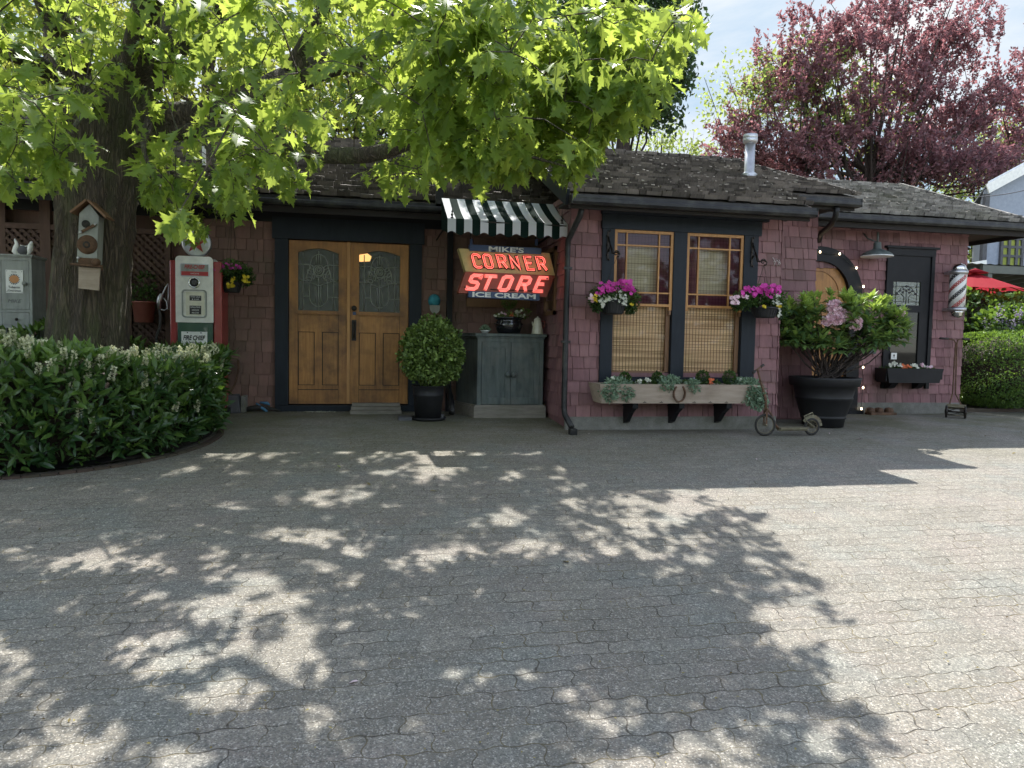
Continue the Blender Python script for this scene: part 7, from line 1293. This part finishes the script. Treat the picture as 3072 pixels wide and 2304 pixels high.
    b = MB(); b.lathe([(0, .03), (R * .97, .03)], (c[0], c[1], 0), 60); V = b.V[0]; V[:, 2] += gz(V[:, 0], V[:, 1]) ; tag(b.build('bed_soil', M['soil'], origin=(c[0], c[1], gz(*c))), kind='structure')
hedge()
# ================================================================== BACKGROUND
def tree(label, base, blobs, n, size, mat, trunk_r, seed, bark='bark_red', tmpl=SMALL, branches=26, cat='tree', shell=.8, jit=1.0, branch_r=.05, group='trees beyond the shop roofs', spray=0):
    g = np.random.default_rng(seed); t = thing('tree' if cat == 'tree' else 'shrub', label, cat, base, group); b = MB(); base = np.array(base, float); cs = np.array([q[0] for q in blobs]); top = cs.mean(0); tot = sum(np.prod(q[1]) ** .6 for q in blobs); l = MB()
    b.tube([base, base + (top - base) * .35 + g.normal(size=3) * .1, base + (top - base) * .75, top + [0, 0, .5]], [trunk_r, trunk_r * .75, trunk_r * .5, trunk_r * .15], 10)
    for c_, r_ in blobs:
        c_ = np.array(c_, float); r_ = np.array(r_, float); m_ = int(n * np.prod(r_) ** .6 / tot)
        kb = max(2, branches // len(blobs)); tips = []
        for k in range(kb):
            tip = c_ + rndv(g, 1)[0] * r_ * g.uniform(.6, 1.0); s = base + (top - base) * g.uniform(.3, .85); md = (s + tip) / 2 + [0, 0, -.1 * np.linalg.norm(tip - s)] + g.normal(size=3) * .15; b.tube([s, md, tip], [branch_r, branch_r * .6, branch_r * .15], 5, cap=False)
            tips += [s + (md - s) * f for f in (.6, 1)] + [md + (tip - md) * f for f in (.4, .8, 1)]
        if spray:
            # leaves gathered in upward fans along many small shoots
            q = c_ + rndv(g, spray) * r_ * (g.random(spray) ** .42)[:, None]; dn = np.clip(.5 + np.sin(q[:, 0] * 1.9 + seed) * np.sin(q[:, 2] * 2.3) + .4 * np.sin(q[:, 0] * 4 + q[:, 2] * 3.3), .08, 1); q = q[g.random(len(q)) < dn]; dr = unit(unit(q - (base + [0, 0, 1.0])) + rndv(g, len(q)) * .85); L_ = g.uniform(.25, .7, len(q)); m2 = max(1, m_ // max(1, len(q)))
            tt = g.random((len(q), m2)); P = (q[:, None, :] + dr[:, None, :] * (tt * L_[:, None])[:, :, None]).reshape(-1, 3) + g.normal(size=(len(q) * m2, 3)) * .035; X = np.repeat(dr, m2, 0) * .8 + rndv(g, len(P))
            for k in range(0, len(q), 3): b.tube([q[k] - dr[k] * .3, q[k] + dr[k] * L_[k]], [.012, .004], 3, cap=False)
            l.scatter(tmpl[0], tmpl[1], P, X, rndv(g, len(P)) + [0, 0, .5], size * g.uniform(.6, 1.3, len(P)), np.clip(g.normal(.45, .3, len(P)), 0, 1))
        else:
            d = rndv(g, m_); lump = 1 + .18 * np.sin(d[:, 0] * 7 + seed) * np.sin(d[:, 2] * 8 + 2) + .1 * np.sin(d[:, 1] * 13 + d[:, 2] * 9); P = c_ + d * r_ * (lump * (1 - shell * g.random(m_) ** 1.6))[:, None]; hole = np.sin(P[:, 0] * 2.7 + seed) * np.sin(P[:, 2] * 3.1 + 1) + .5 * np.sin(P[:, 0] * 6 + P[:, 2] * 5); P = P[g.random(len(P)) < np.clip(.75 + .8 * hole, .12, 1)]
            l.scatter(tmpl[0], tmpl[1], P, rndv(g, len(P)) + [0, 0, -.2], rndv(g, len(P)) + [0, 0, .6], size * g.uniform(.6, 1.3, len(P)), np.clip(g.normal(.45, .28, len(P)), 0, 1))
    b.build('trunk', M[bark], t); l.build('crown', M[mat], t); return t
def B(px, py, d, rx_, ry_, rz_): return (WZ(px, py, d), (rx_, ry_, rz_))
def gb(px, d): q = WZ(px, 1020, d); return (q[0], q[1], -.1)
# purple plum over the cabin
PS = 23 / 17
tree('large purple leaved plum tree rising behind the two shop roofs', gb(2600, 23), [B(2480, 330, 23.0, 2.97, 2.34, 2.16), B(2620, 130, 23.0, 3.10, 2.08, 1.76), B(2330, 430, 23.0, 2.03, 1.69, 1.49), B(2700, 400, 23.0, 2.84, 2.21, 1.76), B(2560, 500, 22.3, 3.51, 2.08, 1.22), B(2820, 130, 23.0, 1.76, 1.69, 1.76), B(2880, 330, 23.0, 2.03, 1.69, 1.35), B(2250, 480, 23.0, 1.35, 1.30, 0.81), B(2950, 520, 20.3, 1.35, 1.30, 0.68), B(2400, 180, 23.0, 1.49, 1.43, 1.22), B(2780, 520, 21.6, 1.89, 1.56, 0.94)], 72000, .12, 'plum', .3, 71, spray=380, branches=70, branch_r=.07)
tree('purple leaved tree cut by the right edge above the grey house', gb(3180, 23), [B(3060, 330, 23, 1.2, 1.0, 1.9), B(3050, 470, 23, 1.2, .9, 1.2), B(3180, 200, 23, 1.7, 1.2, 2.1)], 7000, .14, 'plum', .18, 72, spray=160, branches=16)
tree('tall dark green leafy tree standing behind the oak crown', gb(1850, 20), [B(1925, 80, 20, 1.55, 1.8, 2.0), B(1880, 230, 20, 1.6, 1.8, 1.3), B(1975, 270, 19.5, .9, 1.0, 1.1), B(1700, 130, 20, 2.0, 2, 2.2), B(1935, -120, 20, 1.4, 2, 1.8)], 46000, .16, 'darktree', .35, 73, shell=.6)
tree('low thin pale green sapling seen just above the main roof', gb(1930, 26), [B(1880, 440, 26, 1.5, 1.2, .8), B(2000, 430, 26, 1.2, 1.1, .9), B(2080, 450, 26, 1.0, 1, .6)], 1500, .15, 'paletree', .1, 74, shell=.9, branches=30, branch_r=.03)
for i, (px, py, d, r_, lab) in enumerate(((100, 200, 17, 3.6, 'golden backlit tree behind the left end of the roof'), (620, 150, 18, 3.6, 'golden backlit tree right of the oak trunk behind the roof'), (1080, 250, 17, 3.0, 'yellow green tree behind the striped awning roof line'), (-350, 250, 16, 3.2, 'golden tree at the far left edge behind the roof'))):
    tree(lab, gb(px, d), [B(px, py, d, r_, 2.2, r_ * .72), B(px + 130, py - 190, d, r_ * .8, 2, r_ * .6), B(px - 150, py + 100, d, r_ * .7, 1.8, r_ * .5)], 11000, .17, 'goldtree', .22, 80 + i, shell=.9, branches=30)
tree('bright green tree between the plum and the dark tree trunk', gb(1450, 17), [B(1450, 420, 17, 2.2, 1.5, 1.0), B(1250, 330, 17, 2, 1.5, 1.4)], 8000, .14, 'hedge', .18, 85, shell=.8)
tree('yellow green tree showing through the middle of the plum', gb(2400, 23), [B(2260, 300, 23, 1.8, 1.5, 1.5), B(2440, 250, 23, 1.9, 1.5, 1.4), B(2560, 380, 23, 2.2, 1.5, 1.6)], 6500, .15, 'paletree', .2, 86, shell=.9)
tree('pale leafy tree behind the grey house roof', gb(2900, 24), [B(2850, 590, 24, 2.2, 1.6, 1.3), B(2960, 480, 24, 1.8, 1.5, 1.2), B(3060, 440, 26, 1.6, 1.4, 1.6), B(2960, 760, 22, .8, 1, 1.2)], 8500, .14, 'paletree', .18, 87, shell=.9, branches=36)
# sky backdrop far beyond the trees, below the height of the sun
def sky_backdrop():
    m_, n, l, p = new_mat('pale_blue_sky'); n.remove(p); em = n.new('ShaderNodeEmission'); mp = n.new('ShaderNodeMapping'); mp.inputs['Scale'].default_value = (.006, .006, .016); l.new(n.new('ShaderNodeNewGeometry').outputs['Position'], mp.inputs[0])
    cl = noise(n, l, mp.outputs[0], 1.0, 7, .6, .6); l.new(mixc(n, l, mrange(n, l, cl, .42, .66), (.168, .218, .272), (.30, .305, .31)), em.inputs[0]); em.inputs[1].default_value = 1.0; l.new(em.outputs[0], n['Material Output'].inputs[0])
    b = MB(); V = []; F = []; na, ne, R = 48, 10, 320
    for j in range(ne + 1):
        e = rad(-3 + 44 * j / ne)
        for i in range(na + 1): a = rad(-115 + 240 * i / na); V.append((R * math.sin(a) * math.cos(e), R * math.cos(a) * math.cos(e), R * math.sin(e)))
    for j in range(ne):
        for i in range(na): F.append((j * (na + 1) + i, j * (na + 1) + i + 1, (j + 1) * (na + 1) + i + 1, (j + 1) * (na + 1) + i))
    b.add(V, F, .5, 0, True); tag(b.build('sky', m_, origin=(0, 0, 0)), kind='structure')
sky_backdrop()
# grey house, carport, umbrella
def house():
    D = 17.5; q = WZ(2945, 700, D); x0, y0 = q[0], q[1]; x1 = x0 + 6; t = thing('grey_house', 'grey stucco house with sloping white roof edge at the right edge', 'building', (x0 + 2, y0, -.1)); ze = WP(2945, 570, y0)[2]; zr = WP(3072, 506, y0)[2]; k = (zr - ze) / (WP(3072, 506, y0)[0] - x0); b = MB(); b.prism([(0, -.2), (6, -.2), (6, ze + k * 3), (3.2, ze + k * 3.2), (0, ze)], (x0, y0, 0), (1, 0, 0), (0, 0, 1), (.66, .75, 0), 5); b.build('wall', M['housegrey'], t)
    b = MB(); b.bar((x0 - .15, y0 - .25, ze - .15 * k + .05), (x0 + 3.2, y0 - .25, ze + 3.2 * k + .05), .03, .22, up=(0, 0, 1)); b.build('barge_board', M['white'], t); b = MB(); b.add([(x0 - .15, y0 - .26, ze - .15 * k + .17), (x0 + 3.2, y0 - .26, ze + 3.2 * k + .17), (x0 + 6.4, y0 + 4, ze + 3.2 * k + .17), (x0 + 3.0, y0 + 4, ze - .5 * k + .17), (x0 - .15, y0 - .26, ze - .15 * k + .22), (x0 + 3.2, y0 - .26, ze + 3.2 * k + .22), (x0 + 6.4, y0 + 4, ze + 3.2 * k + .22), (x0 + 3.0, y0 + 4, ze - .5 * k + .22)], [(3, 2, 1, 0), (4, 5, 6, 7), (0, 1, 5, 4), (1, 2, 6, 5), (2, 3, 7, 6), (3, 0, 4, 7)]); b.build('roof', M['galv'], t)
    b = MB(); xx = x0 + .02; b.box(xx - .05, xx + .07, y0 - .09, y0, 0, ze - .1, .6); b.build('downpipe', M['stone'], t); w_ = RC(3000, 716, 3062, 800, y0); f = MB(); W_, H_ = w_[1] - w_[0], w_[3] - w_[2]
    for a in (0, .36, .72, 1): f.box(w_[0] + a * W_ - .035, w_[0] + a * W_ + .035, y0 - .06, y0 + .0, w_[2] - .06, w_[3] + .06)
    for a in (0, .37, .7, 1): f.box(w_[0], w_[1], y0 - .055, y0 - .002, w_[2] + a * H_ - .03, w_[2] + a * H_ + .03)
    fo = f.build('window', M['stone'], t); c = MB(); c.box(w_[0], w_[1], y0 - .02, y0 - .004, w_[2], w_[3]); c.build('curtain', M['curtain'], fo)
    # carport
    D = 15; t = thing('patio_roof', 'corrugated green grey patio roof with beams before the grey house', 'patio roof', (WZ(3000, 850, D)[0], WZ(3000, 850, D)[1], 0)); P = lambda px, py: WZ(px, py, D); A, Bq = P(2895, 868), P(2940, 796); C_ = P(3160, 796); y_ = Bq[1]
    b = MB(); x0 = Bq[0]; zt = Bq[2]; zl = P(3072, 856)[2]; b.box(x0 - .0, x0 + 4, y_ - .08, y_, zt - .16, zt, .3); b.box(x0 - .35, x0 + 4, y_ + 1.9, y_ + 2, zl - .2, zl - .05, .3)
    for k in range(9): b.bar((x0 - .1 + k * .48, y_ + .0, zt - .1), (x0 - .5 + k * .48, y_ + 2, zl + .0), .05, .12)
    for k in (0.15, 2.2, 3.9): b.box(x0 + k, x0 + k + .1, y_ - .06, y_ + .04, -.2, zt - .161)
    b.build('beams', M['houseroof'], t); b = MB(); n = 40
    V = []; F = []
    for i in range(n + 1): xx = x0 - .4 + i * .11; dz = .02 * (i % 2); V += [(xx, y_ - .1, zt + .01 + dz), (xx - .4, y_ + 2.05, zl + .1 + dz)]
    for i in range(n): F.append((2 * i, 2 * i + 2, 2 * i + 3, 2 * i + 1))
    b.add(V, F); b.build('corrugated_sheet', M['houseroof'], t); 
    t = thing('shed_roof', 'narrow white roof edge glimpsed between cabin wall and grey house', 'roof edge', P(2915, 800) * [1, 1, 0] + [0, 2.2, 0]); b = MB(); p, q = WZ(2880, 800, 16.2), WZ(2934, 790, 16.2); b.bar(p, q, .6, .09); b.build('roof_board', M['white'], t); b = MB(); b.box(p[0], q[0] - .05, p[1] + .1, p[1] + .2, -.2, p[2] - .05); b.build('wall', M['houseroof'], t)
    D = 13; t = thing('patio_umbrella', 'red canvas patio umbrella rising over the green hedge', 'umbrella', gb(2925, D)); ap = WZ(2925, 818, D); e = WZ(3064, 876, D); R = e[0] - ap[0]; ze = e[2]; b = MB(); n = 8
    V = [ap]; F = []
    for i in range(n): a = i / n * 6.283 + .39; V.append((ap[0] + R * math.cos(a), ap[1] + R * math.sin(a), ze)); 
    for i in range(n): a = (i + .5) / n * 6.283 + .39; V.append((ap[0] + R * .9 * math.cos(a), ap[1] + R * .9 * math.sin(a), ze + .03))
    for i in range(n): F += [(0, 1 + i, 1 + n + i), (0, 1 + n + i, 1 + (i + 1) % n)]
    b.add(V, F); V = []; F = []
    b.build('canopy', M['umbrella'], t); b = MB(); b.lathe([(.22, 0.0), (0, .09)], ap + [0, 0, -.01], 8); b.build('top_vent', M['umbrella'], t); b = MB(); b.tube([(ap[0], ap[1], -.1), ap], .025, 8); b.build('pole', M['sashdark'], t); b = MB()
    for i in range(n): a = i / n * 6.283 + .39; b.tube([ap - [0, 0, .02], (ap[0] + R * math.cos(a), ap[1] + R * math.sin(a), ze - .015)], .01, 4)
    b.build('ribs', M['sashdark'], t)
house()
wr_ = MB(); a, b_ = WP(2884, 590, 11.6), WP(3100, 565, 11.6); wr_.tube([a + (b_ - a) * f + [0, 0, -.05 * math.sin(math.pi * f)] for f in np.linspace(0, 1, 8)] + [b_ + (b_ - a) * 4], .008, 4); tag(wr_.build('overhead_wire', M['stone'], origin=a), 'thin cable crossing in front of the grey house wall', 'cable')
def hedges():
    g = np.random.default_rng(55); D = 12.6; c = WZ(3060, 940, D); z1 = WZ(3000, 884, D)[2]; x0 = WZ(2870, 900, D)[0]; t = thing('tall_hedge', 'tall dark leafy hedge behind the clipped bush under the red umbrella', 'hedge', (x0 + 1.8, c[1], -.1)); l = MB(); n = 9000; P = np.stack([g.uniform(x0 - .4, x0 + 4.6, n), c[1] + .45 * g.random(n) ** 2 * np.sign(g.random(n) - .3), g.uniform(-.1, z1, n)], 1); tp = g.random(n) < .25; P[tp, 2] = z1 * g.uniform(.94, 1.04, tp.sum()); P[tp, 1] = c[1] + g.uniform(0, 1.0, tp.sum()); P[:, 2] += .04 * np.sin(P[:, 0] * 5)
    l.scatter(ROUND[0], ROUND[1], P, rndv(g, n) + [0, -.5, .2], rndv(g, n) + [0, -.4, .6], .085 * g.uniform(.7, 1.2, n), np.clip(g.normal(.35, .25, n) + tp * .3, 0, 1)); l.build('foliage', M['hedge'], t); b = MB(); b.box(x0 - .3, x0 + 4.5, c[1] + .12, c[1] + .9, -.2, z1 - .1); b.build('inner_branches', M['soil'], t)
    t = thing('lilac_bush', 'lilac bush with pale mauve blossom in front of the tall hedge', 'shrub', gb(3060, 12)); l = MB(); f = MB(); q = WZ(3050, 975, 12.0); bush(l, q, (.8, .4, .3), 1300, .08, g, ROUND, shell=.5); l.tube([q - [0, 0, .9], q], .03, 6)
    for k in range(42): p = q + rndv(g, 1)[0] * [.75, .4, .26] + [0, -.12, .06]; m_ = 26; f.scatter(SMALL[0] * [1, 1.8, 1], SMALL[1], p + g.normal(size=(m_, 3)) * [.03, .03, .05], rndv(g, m_), rndv(g, m_), .03, g.random(m_))
    l.build('foliage', M['hedge'], t); f.build('blossom', M['fl_lilac'], t)
    D = 11.5; c = WZ(3010, 1120, D); zt = WZ(3000, 1006, D)[2]; t = thing('clipped_bush', 'large rounded clipped bush with sunlit top right of the cabin', 'shrub', (c[0], c[1], gz(c[0], c[1]))); l = MB(); R = np.array([.80, .8, (zt + .12) / 2 * 1.02]); cz = np.array([c[0] + .05, c[1] + .1, (zt - .1) / 2 + .05]); n = 22000; d = rndv(g, n); e_ = np.abs(d) ** .72 * np.sign(d); e_ /= (np.abs(e_) ** 2.6).sum(1)[:, None] ** (1 / 2.6); P = cz + e_ * R * (1 - .1 * g.random(n) ** 2 + .03 * np.sin(d[:, 0] * 8) * np.sin(d[:, 2] * 9))[:, None]; kp = P[:, 2] > gz(c[0], c[1]) + .06; P = P[kp]; d = d[kp]; n = len(P)
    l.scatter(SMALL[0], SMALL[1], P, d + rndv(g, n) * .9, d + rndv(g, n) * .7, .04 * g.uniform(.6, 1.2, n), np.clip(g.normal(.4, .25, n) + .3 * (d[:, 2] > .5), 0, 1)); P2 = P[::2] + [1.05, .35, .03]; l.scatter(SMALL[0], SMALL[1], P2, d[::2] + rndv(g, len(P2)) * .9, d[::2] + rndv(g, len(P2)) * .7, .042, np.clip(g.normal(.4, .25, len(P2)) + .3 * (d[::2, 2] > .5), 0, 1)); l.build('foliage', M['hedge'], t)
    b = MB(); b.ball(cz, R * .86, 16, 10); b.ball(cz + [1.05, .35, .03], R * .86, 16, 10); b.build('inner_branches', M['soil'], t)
    b = MB(); p = WG(2950, 1236); b.box(p[0] - .5, p[0] + .9, p[1], p[1] + .1, p[2] - .02, p[2] + .05, .5); tag(b.build('brick_edging', M['brick'], origin=p), 'short row of red bricks at the foot of the clipped bush', 'edging')
hedges()
# fallen leaves and petals on the pavers
def litter():
    g = np.random.default_rng(66); items = [(1010, 1400, 'green', .05), (1100, 1452, 'dead', .05), (1290, 1477, 'dead', .06), (1704, 1692, 'dead', .06), (125, 1588, 'dead', .05), (2570, 1318, 'white', .04), (2580, 1318, 'white', .04), (2490, 1302, 'white', .03), (2910, 1338, 'dead', .04), (3048, 1361, 'dead', .05), (1075, 2052, 'white', .04), (3060, 1298, 'dead', .04), (2720, 1252, 'dead', .03), (2600, 1262, 'dead', .03), (2960, 1310, 'dead', .035), (2270, 1382, 'white', .03), (1770, 1302, 'white', .02)]
    b = {k: MB() for k in ('green', 'dead', 'white')}
    for px, py, k, s in items: p = WG(px, py) + [0, 0, .012]; b[k].scatter(LAUREL[0] * [1, 1.6, 1], LAUREL[1], p[None], rndv(g, 1) * [1, 1, .1], np.array([[0.1, 0, 1.]]), s, g.random())
    n = 700; P = np.array([WG(a, c) for a, c in zip(g.uniform(-100, 3150, n), 1240 + 1060 * g.random(n) ** 2.2)]) + [0, 0, .008]; b['dead'].scatter(SMALL[0], SMALL[1], P, rndv(g, n) * [1, 1, .1], rndv(g, n) * .2 + [0, 0, 1], g.uniform(.008, .02, n), g.random(n))
    for k, m_, nm in (('green', 'oak', 'fresh green leaf bits'), ('dead', 'deadleaf', 'brown leaf bits and seeds'), ('white', 'fl_rose', 'pale fallen petals')): o = b[k].build('leaf_litter', M[m_]); tag(o, nm + ' scattered thinly over the pavers', 'litter', kind='stuff')
litter()
# shrubs added unseen behind the camera to give the shop windows something to mirror
def yard():
    g = np.random.default_rng(77); l = MB(); n = 9000; P = np.stack([g.uniform(-22, 22, n), g.uniform(-15, -12, n), 0 * g.random(n)], 1); P[:, 2] = -1.5 + g.random(n) * (6.0 + 1.2 * np.sin(P[:, 0] * .5) + 1.0 * np.sin(P[:, 0] * 1.3)); l.scatter(ROUND[0], ROUND[1], P, rndv(g, n), rndv(g, n) + [0, 1, .5], .5 * g.uniform(.6, 1.3, n), g.random(n)); tag(l.build('added_shrubbery', M['hedge'], origin=(0, -13, -1.5)), 'added mass of unseen green shrubs behind the camera for window reflections', 'shrubbery', kind='stuff')
yard()
